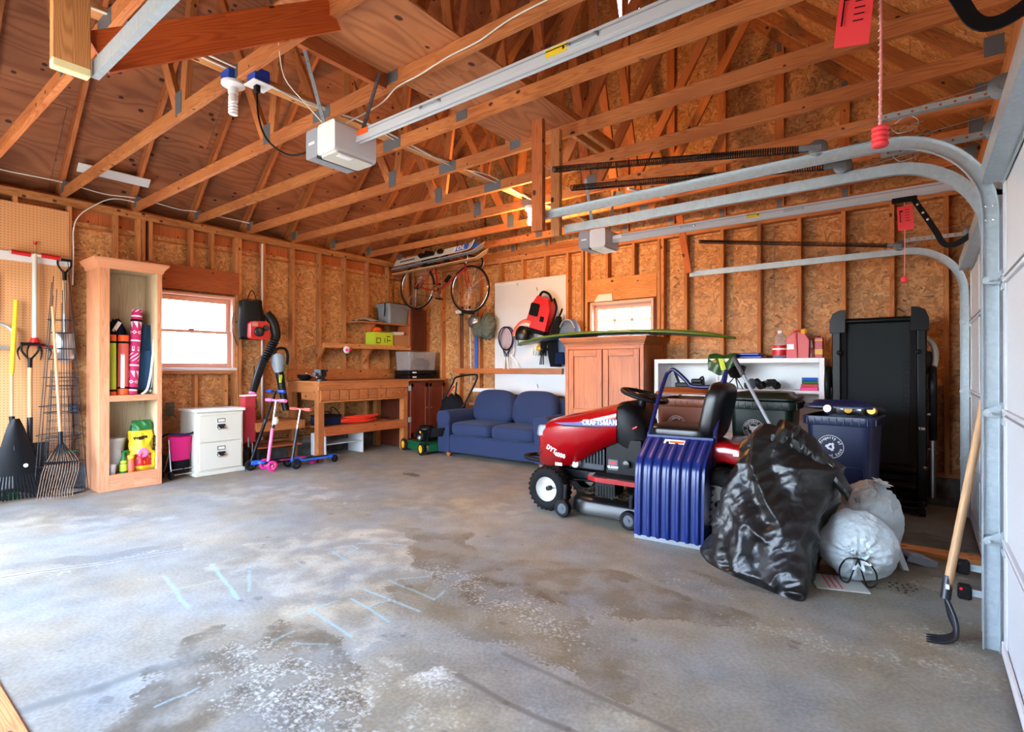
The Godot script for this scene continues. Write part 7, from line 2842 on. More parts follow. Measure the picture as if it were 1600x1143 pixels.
func wheelie_bin(label: String, at: Vector3, turn: float, m: Material, w: float, h: float, d: float, logo: int, open: float) -> void:
	var o := thing("wheeled_bin", label, "wheeled bin", v3(at.x, floor_y(at.x), at.z), turn, "wheeled bins")
	var g := Geo.new()
	var rings := []
	for e in [[.03, .80], [.06, .82], [h * .55, .90], [h * .86, .95], [h * .87, .97]]:
		rings.append(ring3(rounded(w, d, .06, 4), v3(0, e[0], 0), Vector3.RIGHT, Vector3.BACK, e[1]))
	g.loft(rings)
	part("body", g, m)
	g = Geo.new()
	rings = []
	for e in [[h * .86, 1.0], [h * .865, 1.06], [h * .93, 1.07], [h * .935, 1.02], [h * .93, .94], [h * .87, .93]]:
		rings.append(ring3(rounded(w, d, .06, 4), v3(0, e[0], 0), Vector3.RIGHT, Vector3.BACK, e[1]))
	g.loft(rings, false)
	var rim := part("rim", g, m)
	for k in 9:
		g = Geo.new()
		g.box(v3(-w * .44 + w * .11 * k, h * .895, d * .537), v3(.006, h * .05, .008), .001)
		part("rim_rib", g, m, rim)
		g = Geo.new()
		g.box(v3(w * .537, h * .895, -d * .44 + d * .11 * k), v3(.008, h * .05, .006), .001)
		part("rim_rib", g, m, rim)
	# lid hinged at the back
	var hinge := v3(0, h * .945, -d * .5)
	var tb := Basis(Vector3.RIGHT, -open)
	g = Geo.new()
	rings = []
	for e in [[.0, 1.06], [.018, 1.07], [.03, 1.0], [.034, .86], [.06, .80], [.066, .70]]:
		var ring := []
		for p in rounded(w, d, .07, 4): ring.append(hinge + tb * v3(p.x * e[1], e[0], p.y * e[1] + d * .5))
		rings.append(ring)
	g.loft(rings)
	var lid := part("lid", g, m)
	g = Geo.new()
	g.tube(smooth_path([hinge + v3(-w * .4, .0, .0), hinge + v3(-w * .4, .01, -.08), hinge + v3(w * .4, .01, -.08), hinge + v3(w * .4, .0, .0)], 3), .013, 8)
	part("handle_bar", g, m)
	g = Geo.new()
	g.prism(rounded(w * .30, h * .42, .02), v3(w * .22, h * .33, d * .43), Vector3.RIGHT, v3(0, 1, .07).normalized(), .02)
	part("moulded_panel", g, m)
	for s in [-1.0, 1.0]:
		g = Geo.new()
		wheel(g, v3(s * w * .42, .11, -d * .46), Vector3.RIGHT, .11, .05)
		g.lathe([v2(.0, -.02), v2(.07, -.02), v2(.07, .02), v2(.0, .02)], v3(s * w * .42, .11, -d * .46), Vector3.RIGHT, 16)
		part("wheel", g, M.rubber)
	# printed roundel on the front
	g = Geo.new()
	var up := v3(0, 1, .10).normalized()
	var lz := d * .5 * (.905 + .03) + .004
	var c := v3(-w * .10, h * .69, lz)
	var r := .085
	if logo == 2:
		g.text_arc("PROPERTY OF", c, Vector3.RIGHT, up, r * .80, PI * .5, .235, r * .22, T.font)
		g.text_arc("CITY OF SACO", c, Vector3.RIGHT, up, r * .80, -PI * .5, .235, r * .22, T.font, true)
		g.tube(circle(c, Vector3.RIGHT, up, r, 32), .0022, 4, false, true)
		g.tube(circle(c, Vector3.RIGHT, up, r * .60, 28), .0022, 4, false, true)
		g.prism([v2(-.4, .42), v2(-.15, .30), v2(.15, .30), v2(.4, .42), v2(.38, -.05), v2(.2, -.12), v2(.16, -.45), v2(-.16, -.45), v2(-.2, -.12), v2(-.38, -.05)], c, Vector3.RIGHT * r, up * r, .002)
	else:
		label_disc(g, c, Vector3.RIGHT, up, r)
		recycle_mark(g, c, Vector3.RIGHT, up, r * .5)
	part("printed_roundel", g, M.label_white, null, "white round city property mark")

func build_right_things() -> void:
	wheelie_bin("brown wheeled bin with white recycling mark behind the tractor seat", v3(4.965, 0, 1.03), .0, M.brown_bin, .50, 1.0, .52, 0, .05)
	wheelie_bin("dark green wheeled bin with white crest mark right of the seat", v3(5.60, 0, .93), .03, M.green_bin, .52, 1.0, .52, 2, .0)
	wheelie_bin("navy blue wheeled bin with its lid propped open by cans", v3(6.24, 0, 1.30), -.10, M.blue_bin, .44, .93, .50, 0, .10)
	var g: Geo
	var o: Node3D
	var r := RandomNumberGenerator.new()
	r.seed = 4
	for k in 7:
		g = Geo.new()
		var a := r.randf() * TAU
		g.lathe([v2(.0, .0), v2(.026, .0), v2(.032, .006), v2(.032, .10), v2(.026, .112), v2(.0, .112)], Vector3(), v3(cos(a), .15, sin(a)), 12)
		lone("drink_can", g, M.brass if k in [3, 6] else M.steel, ["steel drink can at the left under the blue bin's lid", "dented steel can next to the leftmost one in the blue bin", "third steel can from the left under the blue lid", "brass-coloured can in the middle of the blue bin", "steel can right of the middle under the blue lid", "steel can second from the right in the blue bin", "brass-coloured can at the right end of the blue bin"][k], "can", v3(6.13 + .05 * k, floor_y(6.2) + .905 + .005 * (k % 3), 1.44 + .03 * (k % 3)), .0, "cans in the blue bin")
	# clutter in the white shelf
	o = thing("clamp_tool", "black clamps and tools on the white shelf's left side", "tools", v3(4.68, .962, .30))
	g = Geo.new()
	g.box(v3(.02, .03, 0), v3(.30, .05, .10), .012)
	g.box(v3(.10, .075, 0), v3(.12, .045, .07), .012)
	part("body", g, M.black)
	g = Geo.new()
	g.tube([v3(-.10, .05, 0), v3(-.15, .20, .02)], .014, 8)
	g.tube(smooth_path([v3(.10, .06, 0), v3(.16, .12, 0), v3(.17, .03, 0)], 4), .011, 6)
	part("lever", g, M.black)
	o = thing("work_lamp", "black work lamp head on a wire stand in the white shelf", "lamp", v3(5.16, .962, .36))
	g = Geo.new()
	g.lathe([v2(.0, .0), v2(.05, .0), v2(.085, .06), v2(.10, .11), v2(.095, .11), v2(.0, .03)], v3(.03, .12, .0), v3(.1, 1, .2), 20)
	part("shade", g, M.black)
	for e in [v3(-.08, .0, .0), v3(.12, .0, .05), v3(.03, .0, -.1)]:
		g = Geo.new()
		g.tube([v3(.03, .13, 0), e], .006, 6)
		part("stand_leg", g, M.dark_steel)
	g = Geo.new()
	g.tube(smooth_path([v3(-.14, .0, .02), v3(-.15, .22, .02), v3(-.13, .26, .02), v3(-.11, .20, .02), v3(-.10, .10, .02)], 4), .005, 6)
	part("wire_hook", g, M.chrome)
	o = thing("tool_pile", "dark jumble of tools between the lamp and the green bin", "tools", v3(5.42, .962, .32))
	for k in 7:
		g = Geo.new()
		g.box(v3(-.12 + .045 * k, .04 + .015 * (k % 3), .02 * (k % 2)), v3(.06, .07 + .03 * (k % 2), .07), .015, Basis(v3(1, 1, 0).normalized(), k * .7))
		part("tool", g, [M.black, M.grey_dark, M.dark_steel][k % 3])
	for k in 4:
		g = Geo.new()
		var hh := .030
		g.box(v3(0, hh * .5, 0), v3(.15 - .01 * k, hh, .12), .003)
		lone("small_carton", g, [M.pink, M.red_plastic, M.green, M.blue_bright][k], ["pink carton at the bottom of the small stack in the shelf", "red carton second from below in the small stack", "green carton third in the small stack", "blue carton on top of the small stack in the shelf"][k], "box", v3(5.86, .962 + k * .031, .33), .1 * k, "small stacked cartons")
	# things on top of the white shelf
	var ty := floor_y(5.2) + 1.311
	g = Geo.new()
	for k in 2: g.box(v3(.0, .014 + .03 * k, .0), v3(.34 - .05 * k, .026, .22), .011)
	lone("folded_tarp", g, M.tarp_blue, "folded bright blue tarp on the white shelf unit", "tarp", v3(5.27, ty, .24))
	o = thing("leaf_print_bag", "green and yellow leaf-print bag drooping over the shelf edge", "bag", v3(5.08, ty, .40))
	g = Geo.new()
	g.grid(14, 10, func(u, v):
		var x: float = (u - .5) * .28
		var y: float = .045 * sin(PI * minf(v * 1.6, 1.0)) - maxf(.0, v - .5) * (.24 + .10 * sin(u * 4.0)) + .012 * sin(u * 9.0)
		return v3(x, y + .004, -.14 + .26 * minf(v, .62) / .62 * .75 + .012 * sin(u * 12.0 + v * 5.0)))
	part("film", g, mat("leaf_green", Color(.10, .27, .10), .35) if not M.has("leaf_green") else M.leaf_green)
	g = Geo.new()
	g.grid(4, 6, func(u, v): return v3(-.03 + u * .05 + v * .03, .0 - v * .12, .066 + .004 * sin(u * 5.0)))
	part("yellow_leaf", g, M.lime)
	o = thing("wash_jug", "clear jug with a red label on the white shelf unit", "jug", v3(5.59, ty, .25))
	g = Geo.new()
	g.lathe([v2(.0, .0), v2(.068, .0), v2(.072, .01), v2(.072, .15), v2(.06, .20), v2(.025, .245), v2(.02, .255), v2(.0, .255)], Vector3(), Vector3.UP, 22)
	part("bottle", g, M.clear_plastic)
	g = Geo.new()
	g.lathe([v2(.0, .004), v2(.066, .004), v2(.068, .02), v2(.0, .02)], Vector3(), Vector3.UP, 20)
	part("liquid", g, M.blue_bright)
	g = Geo.new()
	g.lathe([v2(.0728, .03), v2(.0728, .13)], Vector3(), Vector3.UP, 22)
	part("label_band", g, M.red_plastic)
	g = Geo.new()
	g.lathe([v2(.0732, .085), v2(.0732, .10)], Vector3(), Vector3.UP, 22)
	part("label_stripe", g, M.label_white)
	g = Geo.new()
	g.lathe([v2(.023, .248), v2(.025, .275), v2(.0, .278)], Vector3(), Vector3.UP, 14)
	part("cap", g, M.white)
	o = thing("fuel_can", "red plastic fuel can with yellow-green cap on the white shelf unit", "fuel can", v3(5.755, ty, .25))
	g = Geo.new()
	g.prism([v2(-.095, .0), v2(.095, .0), v2(.10, .17), v2(.06, .235), v2(-.03, .245), v2(-.095, .19)], Vector3(), Vector3.RIGHT, Vector3.UP, .16, .2)
	part("tank", g, M.red_plastic)
	g = Geo.new()
	g.tube([v3(.0, .0, .082), v3(-.01, .24, .082)], .008, 6)
	part("moulded_rib", g, M.red_plastic)
	g = Geo.new()
	g.tube(smooth_path([v3(-.08, .19, .0), v3(-.04, .26, 0), v3(.03, .27, .0), v3(.07, .23, 0)], 4), .012, 8)
	part("handle", g, M.red_plastic)
	g = Geo.new()
	g.lathe([v2(.028, .235), v2(.03, .275), v2(.02, .285), v2(.0, .285)], v3(.045, 0, 0), Vector3.UP, 14)
	part("cap", g, M.yellow_wheel)
	g = Geo.new()
	g.lathe([v2(.0, .0), v2(.014, .0), v2(.012, .012), v2(.0, .014)], v3(.035, .283, .01), Vector3.BACK, 10)
	part("green_button", g, M.green)
	g = Geo.new()
	g.box(v3(-.06, .11, .083), v3(.06, .05, .003))
	part("label", g, M.label_white)
	o = thing("oil_bottle", "small translucent pink bottle with white nozzle on the shelf unit", "bottle", v3(5.864, ty, .27))
	g = Geo.new()
	g.lathe([v2(.0, .0), v2(.026, .0), v2(.028, .01), v2(.027, .075), v2(.014, .10), v2(.0, .10)], Vector3(), Vector3.UP, 16)
	part("bottle", g, M.clear_pink)
	g = Geo.new()
	g.lathe([v2(.014, .10), v2(.013, .12), v2(.006, .17), v2(.0, .175)], Vector3(), Vector3.UP, 12)
	part("nozzle", g, M.white)
	o = thing("fluid_tin", "red tin with a yellow band at the right end of the shelf unit", "tin", v3(5.925, ty, .23))
	g = Geo.new()
	g.box(v3(0, .10, 0), v3(.075, .20, .06), .008)
	part("tin", g, M.red_plastic)
	g = Geo.new()
	g.box(v3(0, .06, .0), v3(.0765, .06, .0615), .006)
	g.box(v3(0, .17, .0), v3(.0765, .02, .0615), .006)
	part("printed_band", g, M.yellow_wheel)
	g = Geo.new()
	g.lathe([v2(.012, .2), v2(.012, .215), v2(.0, .217)], Vector3(), Vector3.UP, 10)
	part("cap", g, M.black)
	treadmill()

func treadmill() -> void:
	var o := thing("treadmill", "black folded treadmill standing on end by the garage door", "treadmill", v3(6.405, floor_y(6.4), .47))
	var g := Geo.new()
	g.box(v3(0, .98, -.02), v3(.52, 1.34, .05), .004)
	part("belt", g, M.belt)
	for s in [-1.0, 1.0]:
		g = Geo.new()
		g.box(v3(s * .305, .87, .0), v3(.07, 1.60, .09), .012)
		part("side_rail", g, M.treadmill)
		g = Geo.new()
		g.box(v3(s * .25, .87, .012), v3(.045, 1.56, .03), .004)
		part("foot_strip", g, M.black_matte)
		g = Geo.new()
		g.prism([v2(-.06, .0), v2(.06, .0), v2(.06, .10), v2(.035, .17), v2(-.01, .195), v2(-.06, .20)] if s > 0 else [v2(.06, .0), v2(.06, .20), v2(.01, .195), v2(-.035, .17), v2(-.06, .10), v2(-.06, .0)], v3(s * .295, 1.54, .0), Vector3.RIGHT, Vector3.UP, .16, .3)
		part("end_cap", g, M.treadmill)
		g = Geo.new()
		g.lathe([v2(.0, .0), v2(.022, .0), v2(.022, .02), v2(.012, .03), v2(.0, .03)], v3(s * .28, 1.36, .045), Vector3.BACK, 12)
		part("roller_foot", g, M.black)
	g = Geo.new()
	g.tube([v3(-.26, 1.64, .0), v3(.26, 1.64, .0)], .026, 14)
	part("rear_roller", g, M.treadmill)
	for y in [.22, .36]:
		g = Geo.new()
		g.tube([v3(-.27, y, .0), v3(.27, y, .0)], .045, 16)
		part("front_roller", g, M.treadmill)
	g = Geo.new()
	g.box(v3(0, .20, -.10), v3(.60, .32, .14), .03)
	part("motor_hood", g, M.black)
	g = Geo.new()
	for y in [.035, .10]: g.box(v3(.0, y, .07), v3(.66, .03, .05), .006)
	for s in [-1.0, 1.0]: g.box(v3(s * .30, .07, -.06), v3(.05, .10, .40), .01)
	part("base_frame", g, M.black)
	for s in [-1.0, 1.0]:
		g = Geo.new()
		g.lathe([v2(.0, -.02), v2(.03, -.02), v2(.03, .02), v2(.0, .02)], v3(s * .31, .035, .10), Vector3.RIGHT, 12)
		part("transport_wheel", g, M.rubber)
		# uprights and hand rails behind
		g = Geo.new()
		g.tube([v3(s * .375, .12, -.16), v3(s * .375, 1.10, -.20)], .026, 10)
		part("upright", g, M.steel)
		g = Geo.new()
		g.tube(smooth_path([v3(s * .375, 1.05, -.18), v3(s * .38, 1.22, -.10), v3(s * .38, 1.10, .0), v3(s * .38, .95, -.02), v3(s * .38, .62, -.10)], 5), .028, 10)
		part("hand_rail", g, M.black)
	g = Geo.new()
	g.tube(smooth_path([v3(.33, 1.05, -.18), v3(.40, 1.30, -.18), v3(.36, 1.46, -.18), v3(.20, 1.52, -.18)], 6), .022, 10)
	part("console_arch", g, M.off_white)
	g = Geo.new()
	g.box(v3(.02, 1.22, -.24), v3(.74, .30, .08), .03)
	part("console", g, M.grey_dark)
	g = Geo.new()
	g.text("HORIZON", v3(.205, 1.06, .0055), Vector3.DOWN, Vector3.RIGHT, .065, T.font, .002, 1.15)
	part("lettering", g, M.emboss, null, "dark brand lettering down the belt")
	g = Geo.new()
	g.text("T20", v3(.305, .72, .046), Vector3.RIGHT, Vector3.UP, .02, T.font, .001)
	part("model_mark", g, M.label_white)
	g = Geo.new()
	for e in [v3(.345, .84, .02), v3(.345, .55, .02), v3(.32, .40, .05)]: g.lathe([v2(.0, .0), v2(.012, .0), v2(.012, .02), v2(.0, .022)], e, v3(1, 0, .4), 10)
	part("knob", g, M.steel)

# ---- riding mower, nose towards the sofa
func build_mower() -> void:
	var o := thing("riding_mower", "red riding lawn mower with black seat and steering wheel", "riding mower", v3(4.85, floor_y(4.85), 1.93))
	var X0 := 4.85
	var g := Geo.new()
	# hood
	var hood := func(t: float, rr: float) -> Array:
		var st := [[3.955, .40, .60, .165], [3.972, .34, .675, .195], [4.02, .315, .715, .207], [4.14, .31, .752, .215], [4.33, .35, .795, .222], [4.50, .455, .837, .228], [4.62, .52, .868, .232], [4.745, .575, .90, .235]]
		var f := t * 7.0
		var i := mini(int(f), 6)
		var q := f - i
		var a: Array = st[i]
		var b: Array = st[i + 1]
		var x: float = lerpf(a[0], b[0], q) - X0
		var yb: float = lerpf(a[1], b[1], q) + .036
		var yt: float = lerpf(a[2], b[2], q) + .036
		var w: float = lerpf(a[3], b[3], q) + rr
		var ring := []
		ring.append(v3(x, yb, -w))
		for k in 9:
			var an := PI * k / 8.0
			ring.append(v3(x, yt - .10 + sin(an) * (.10 + rr) , -cos(an) * w * (1.0 if k == 0 or k == 8 else .985)) if k > 0 and k < 8 else v3(x, yt - .10, -w if k == 0 else w))
		ring.append(v3(x, yb, w))
		return ring
	var rings := []
	for k in 22: rings.append(hood.call(k / 21.0, .0))
	g.loft(rings, true, true, 1.0)
	part("hood", g, M.red)
	# black slot and blue stripe on each side
	for s in [-1.0, 1.0]:
		g = Geo.new()
		g.prism([v2(-.70, .735), v2(-.46, .752), v2(-.105, .80), v2(-.105, .742), v2(-.30, .730), v2(-.60, .722)], v3(0, 0, s * .2335), Vector3.RIGHT, Vector3.UP, .006)
		part("blue_stripe", g, M.label_blue)
		g = Geo.new()
		g.prism([v2(-.66, .716), v2(-.60, .722), v2(-.18, .728), v2(-.24, .718), v2(-.60, .708)], v3(0, 0, s * .2335), Vector3.RIGHT, Vector3.UP, .008)
		part("hood_slot", g, M.black)
		g = Geo.new()
		g.prism(rounded(.07, .10, .02), v3(-.855, .655, s * .198), v3(1, 0, -s * .35).normalized(), v3(.15, 1, 0).normalized(), .03)
		part("headlight", g, M.clear_plastic)
		g = Geo.new()
		g.prism(rounded(.06, .085, .018), v3(-.848, .655, s * .190), v3(1, 0, -s * .35).normalized(), v3(.15, 1, 0).normalized(), .03)
		part("lamp_reflector", g, M.chrome)
		for k in 4:
			g = Geo.new()
			g.box(v3(-.872, .55 - k * .035, s * .170), v3(.05, .014, .05), .003)
			part("grille_slot", g, M.black)
	g = Geo.new()
	g.text("CRAFTSMAN", v3(-.255, .764, .238), v3(1, .05, 0).normalized(), v3(-.05, 1, 0).normalized(), .044, T.font, .002, .9)
	part("brand_lettering", g, M.label_white, null, "white brand name on the hood side")
	g = Geo.new()
	g.text("DYT", v3(-.735, .50, .226), v3(1, -.45, 0).normalized(), v3(.45, 1, 0).normalized(), .042, T.font, .002)
	g.text("4000", v3(-.645, .455, .227), v3(1, -.15, 0).normalized(), v3(.15, 1, 0).normalized(), .036, T.font, .002)
	part("model_lettering", g, M.label_white, null, "slanted white model mark")
	g = Geo.new()
	g.box(v3(-.66, .375, .224), v3(.07, .025, .004))
	part("power_badge", g, M.label_white)
	# front panel bumper
	g = Geo.new()
	g.tube(smooth_path([v3(-.80, .36, .12), v3(-1.00, .37, .11), v3(-1.12, .38, .08), v3(-1.12, .38, -.08), v3(-1.00, .37, -.11), v3(-.80, .36, -.12)], 4), .02, 8)
	part("bumper", g, M.black)
	# dash and steering
	g = Geo.new()
	rings = []
	for e in [[-.115, .56, .935, .225], [-.06, .52, .945, .222], [.02, .46, .90, .20], [.09, .40, .80, .17], [.13, .34, .66, .15]]:
		var ring := []
		for k in 14:
			var an := TAU * k / 14.0
			var sx := signf(cos(an)) * pow(absf(cos(an)), .5)
			var sy := signf(sin(an)) * pow(absf(sin(an)), .5)
			ring.append(v3(e[0], lerpf(e[1], e[2], .5 + .5 * sy), sx * e[3]))
		rings.append(ring)
	g.loft(rings)
	part("dash", g, M.black)
	g = Geo.new()
	g.box(v3(.04, .735, .175), v3(.05, .018, .05), .006, Basis(Vector3.BACK, .5))
	part("throttle_lever", g, M.red_plastic)
	var wc := v3(.035, .985, .0)
	var ax := v3(.28, 1, 0).normalized()
	var e1 := v3(1, -.28, 0).normalized()
	g = Geo.new()
	g.tube([v3(-.03, .80, 0), wc - ax * .02], [.05, .03], 12)
	part("steering_column", g, M.black)
	g = Geo.new()
	g.tube(circle(wc, e1, Vector3.BACK, .185, 32), .017, 8, false, true)
	var sw := part("steering_wheel", g, M.black)
	for k in 3:
		var an := TAU * k / 3 + PI
		g = Geo.new()
		g.beam(wc - ax * .02, wc + (e1 * cos(an) + Vector3.BACK * sin(an)) * .18, .045, .014, e1 * -sin(an) + Vector3.BACK * cos(an))
		part("spoke", g, M.black, sw)
	g = Geo.new()
	g.lathe([v2(.0, -.03), v2(.05, -.03), v2(.055, .0), v2(.035, .012), v2(.0, .014)], wc, ax, 16)
	part("wheel_hub", g, M.black, sw)
	# chassis, side panel, engine
	g = Geo.new()
	g.box(v3(.0, .30, 0), v3(1.75, .07, .34), .008)
	part("chassis", g, M.black)
	g = Geo.new()
	g.box(v3(-.06, .48, 0), v3(.32, .32, .40), .012)
	part("side_panel", g, M.black)
	g = Geo.new()
	g.box(v3(-.15, .42, .202), v3(.085, .085, .003))
	var stk := part("warning_sticker", g, M.grey_dark)
	g = Geo.new()
	g.box(v3(-.15, .437, .2045), v3(.06, .022, .002))
	part("sticker_band", g, M.red_plastic, stk)
	g = Geo.new()
	g.text("18.5OHV", v3(-.15, .402, .2045), Vector3.RIGHT, Vector3.UP, .018, T.font, .001)
	part("sticker_print", g, M.label_white, stk)
	g = Geo.new()
	g.box(v3(-.42, .45, 0), v3(.36, .22, .34), .02)
	part("engine_block", g, M.dark_steel)
	for k in 7:
		g = Geo.new()
		g.box(v3(-.42 + .03 * k, .47, .178), v3(.012, .13, .02), .002)
		part("cooling_fin", g, M.dark_steel)
	g = Geo.new()
	g.lathe([v2(.0, .0), v2(.034, .0), v2(.036, .02), v2(.034, .06), v2(.0, .065)], v3(-.50, .395, .16), Vector3.BACK, 18)
	part("oil_filter", g, M.off_white)
	g = Geo.new()
	g.lathe([v2(.0, .0), v2(.03, .0), v2(.03, .03), v2(.0, .035)], v3(-.02, .44, .205), Vector3.BACK, 14)
	part("side_cap", g, M.black_gloss)
	# axles and wheels
	g = Geo.new()
	g.box(v3(-.68, .225, 0), v3(.06, .05, .62), .008)
	for s in [-1.0, 1.0]: g.tube([v3(-.68, .20, s * .28), v3(-.60, .25, s * .2), v3(-.3, .25, s * .1)], .014, 6)
	part("front_axle", g, M.black)
	for s in [-1.0, 1.0]:
		for f in 2:
			var c := v3(-.68, .185, s * .33) if f == 0 else v3(.72, .255, s * .285)
			var rad := .185 if f == 0 else .255
			var wid := .15 if f == 0 else .22
			g = Geo.new()
			g.lathe([v2(rad * .56, -wid * .42), v2(rad * .72, -wid * .5), v2(rad * .90, -wid * .47), v2(rad * .985, -wid * .30), v2(rad, .0), v2(rad * .985, wid * .30), v2(rad * .90, wid * .47), v2(rad * .72, wid * .5), v2(rad * .56, wid * .42)], c, Vector3.BACK, 36)
			for k in 26:
				var an := TAU * k / 26
				var d := v3(cos(an), sin(an), 0)
				for q in [-1.0, 1.0]: g.beam(c + d * rad + v3(0, 0, q * wid * .05), c + Basis(Vector3.BACK, .12) * d * rad * .97 + v3(0, 0, q * wid * .40), .018, .012, d.cross(Vector3.BACK), .001)
			var tire := part("wheel", g, M.rubber)
			g = Geo.new()
			g.lathe([v2(.0, s * -.01), v2(rad * .30, s * .0), v2(rad * .44, s * wid * .16), v2(rad * .56, s * wid * .36), v2(rad * .60, s * wid * .42)], c, Vector3.BACK, 26)
			part("rim", g, M.off_white, tire)
			g = Geo.new()
			g.lathe([v2(.0, .0), v2(.022, .0), v2(.02, s * .04), v2(.0, s * .045)], c, Vector3.BACK, 12)
			g.tube([c + v3(0, 0, s * .02), c + v3(.045, .02, s * .05)], .008, 6)
			part("hub_cap", g, M.black, tire)
	# running boards and fender
	for s in [-1.0, 1.0]:
		g = Geo.new()
		var pl := [v2(-.34, .0), v2(-.31, .10), v2(-.22, .15), v2(.14, .15), v2(.14, -.08), v2(-.25, -.08)]
		g.prism(pl, v3(.03, .335, s * .29), Vector3.RIGHT, v3(0, 0, s), .035)
		var fb := part("running_board", g, M.red)
		g = Geo.new()
		g.prism([v2(-.29, -.01), v2(-.27, .08), v2(-.20, .115), v2(.12, .115), v2(.12, -.05), v2(-.22, -.05)], v3(.03, .3545, s * .29), Vector3.RIGHT, v3(0, 0, s), .008)
		part("foot_mat", g, M.black_matte, fb)
	g = Geo.new()
	rings = []
	for e in [[.36, .34, .46, .27], [.42, .38, .62, .28], [.50, .50, .67, .285], [.75, .53, .69, .285], [.93, .50, .67, .28], [1.0, .40, .60, .26]]:
		var ring := []
		for k in 20:
			var an := TAU * k / 20.0
			ring.append(v3(e[0], lerpf(e[1], e[2], .5 + .5 * signf(sin(an)) * pow(absf(sin(an)), .45)), signf(cos(an)) * pow(absf(cos(an)), .35) * e[3]))
		rings.append(ring)
	g.loft(rings)
	part("rear_fender", g, M.red)
	g = Geo.new()
	g.box(v3(.86, .61, .287), v3(.09, .022, .004))
	part("fender_sticker", g, M.label_white)
	# seat
	g = Geo.new()
	puff(g, v3(.38, .715, 0), v3(.50, .13, .46), .5, .45)
	part("seat_pan", g, M.black_gloss)
	g = Geo.new()
	puff(g, v3(.63, .89, 0), v3(.15, .44, .48), .5, .55, Basis(Vector3.BACK, -.22))
	part("seat_back", g, M.black_gloss)
	g = Geo.new()
	g.box(v3(.45, .645, 0), v3(.30, .05, .30), .01)
	part("seat_bracket", g, M.black)
	# cutting deck
	g = Geo.new()
	rings = []
	for e in [[.055, 1.0], [.06, 1.02], [.15, 1.0], [.175, .93], [.185, .82]]:
		rings.append(ring3(rounded(.78, .92, .22, 6), v3(-.07, e[0], .0), Vector3.RIGHT, Vector3.BACK, e[1]))
	g.loft(rings)
	part("cutting_deck", g, M.black_gloss)
	for s in [-1.0, 1.0]:
		g = Geo.new()
		g.prism(rounded(.17, .13, .02), v3(-.14, .24, s * .28), Vector3.RIGHT, Vector3.UP, .16)
		for k in 6: g.box(v3(-.20 + .025 * k, .23, s * .362), v3(.008, .09, .006))
		part("belt_cover", g, M.black)
		for x in [-.46, .12]:
			var c := v3(x, .075, s * .475)
			g = Geo.new()
			wheel(g, c, Vector3.BACK, .072, .05)
			var cw := part("gauge_wheel", g, M.black)
			g = Geo.new()
			hub(g, c, Vector3.BACK, .072, .05, 5)
			g.lathe([v2(.0, -.02), v2(.04, -.018), v2(.04, .018), v2(.0, .02)], c, Vector3.BACK, 14)
			part("hub", g, M.grey_dark, cw)
			g = Geo.new()
			g.tube([c + v3(0, .0, -s * .035), c + v3(0, .15, -s * .045)], .02, 8)
			g.box(c + v3(0, .14, -s * .045), v3(.035, .09, .03), .006)
			part("gauge_bracket", g, M.black)
	# dried clippings on the deck
	g = Geo.new()
	var r := RandomNumberGenerator.new()
	r.seed = 12
	for k in 260:
		var p := v3(r.randf_range(-.38, .26), .192 + r.randf() * .015, r.randf_range(.08, .40))
		var d := v3(r.randfn(), r.randfn() * .25, r.randfn()).normalized() * r.randf_range(.012, .03)
		g.tube([p - d, p + d], .0025, 3, false)
	var cl := part("clippings", g, M.grass_litter)
	cl.set_meta("kind", "stuff")

# ---- sleigh shovel, bags, fork
func blend_outline(levels: Array, t: float) -> Array:
	# levels: [height, [[x, z] ...]] of equal count
	var n := levels.size() - 1
	var i := 0
	while i < n - 1 and t > levels[i + 1][2]: i += 1
	var q := clampf((t - levels[i][2]) / (levels[i + 1][2] - levels[i][2]), .0, 1.0)
	var out := []
	for k in levels[0][1].size():
		var a: Array = levels[i][1][k]
		var b: Array = levels[i + 1][1][k]
		out.append(v3(lerpf(a[0], b[0], q), lerpf(levels[i][0], levels[i + 1][0], q), lerpf(a[1], b[1], q)))
	return out

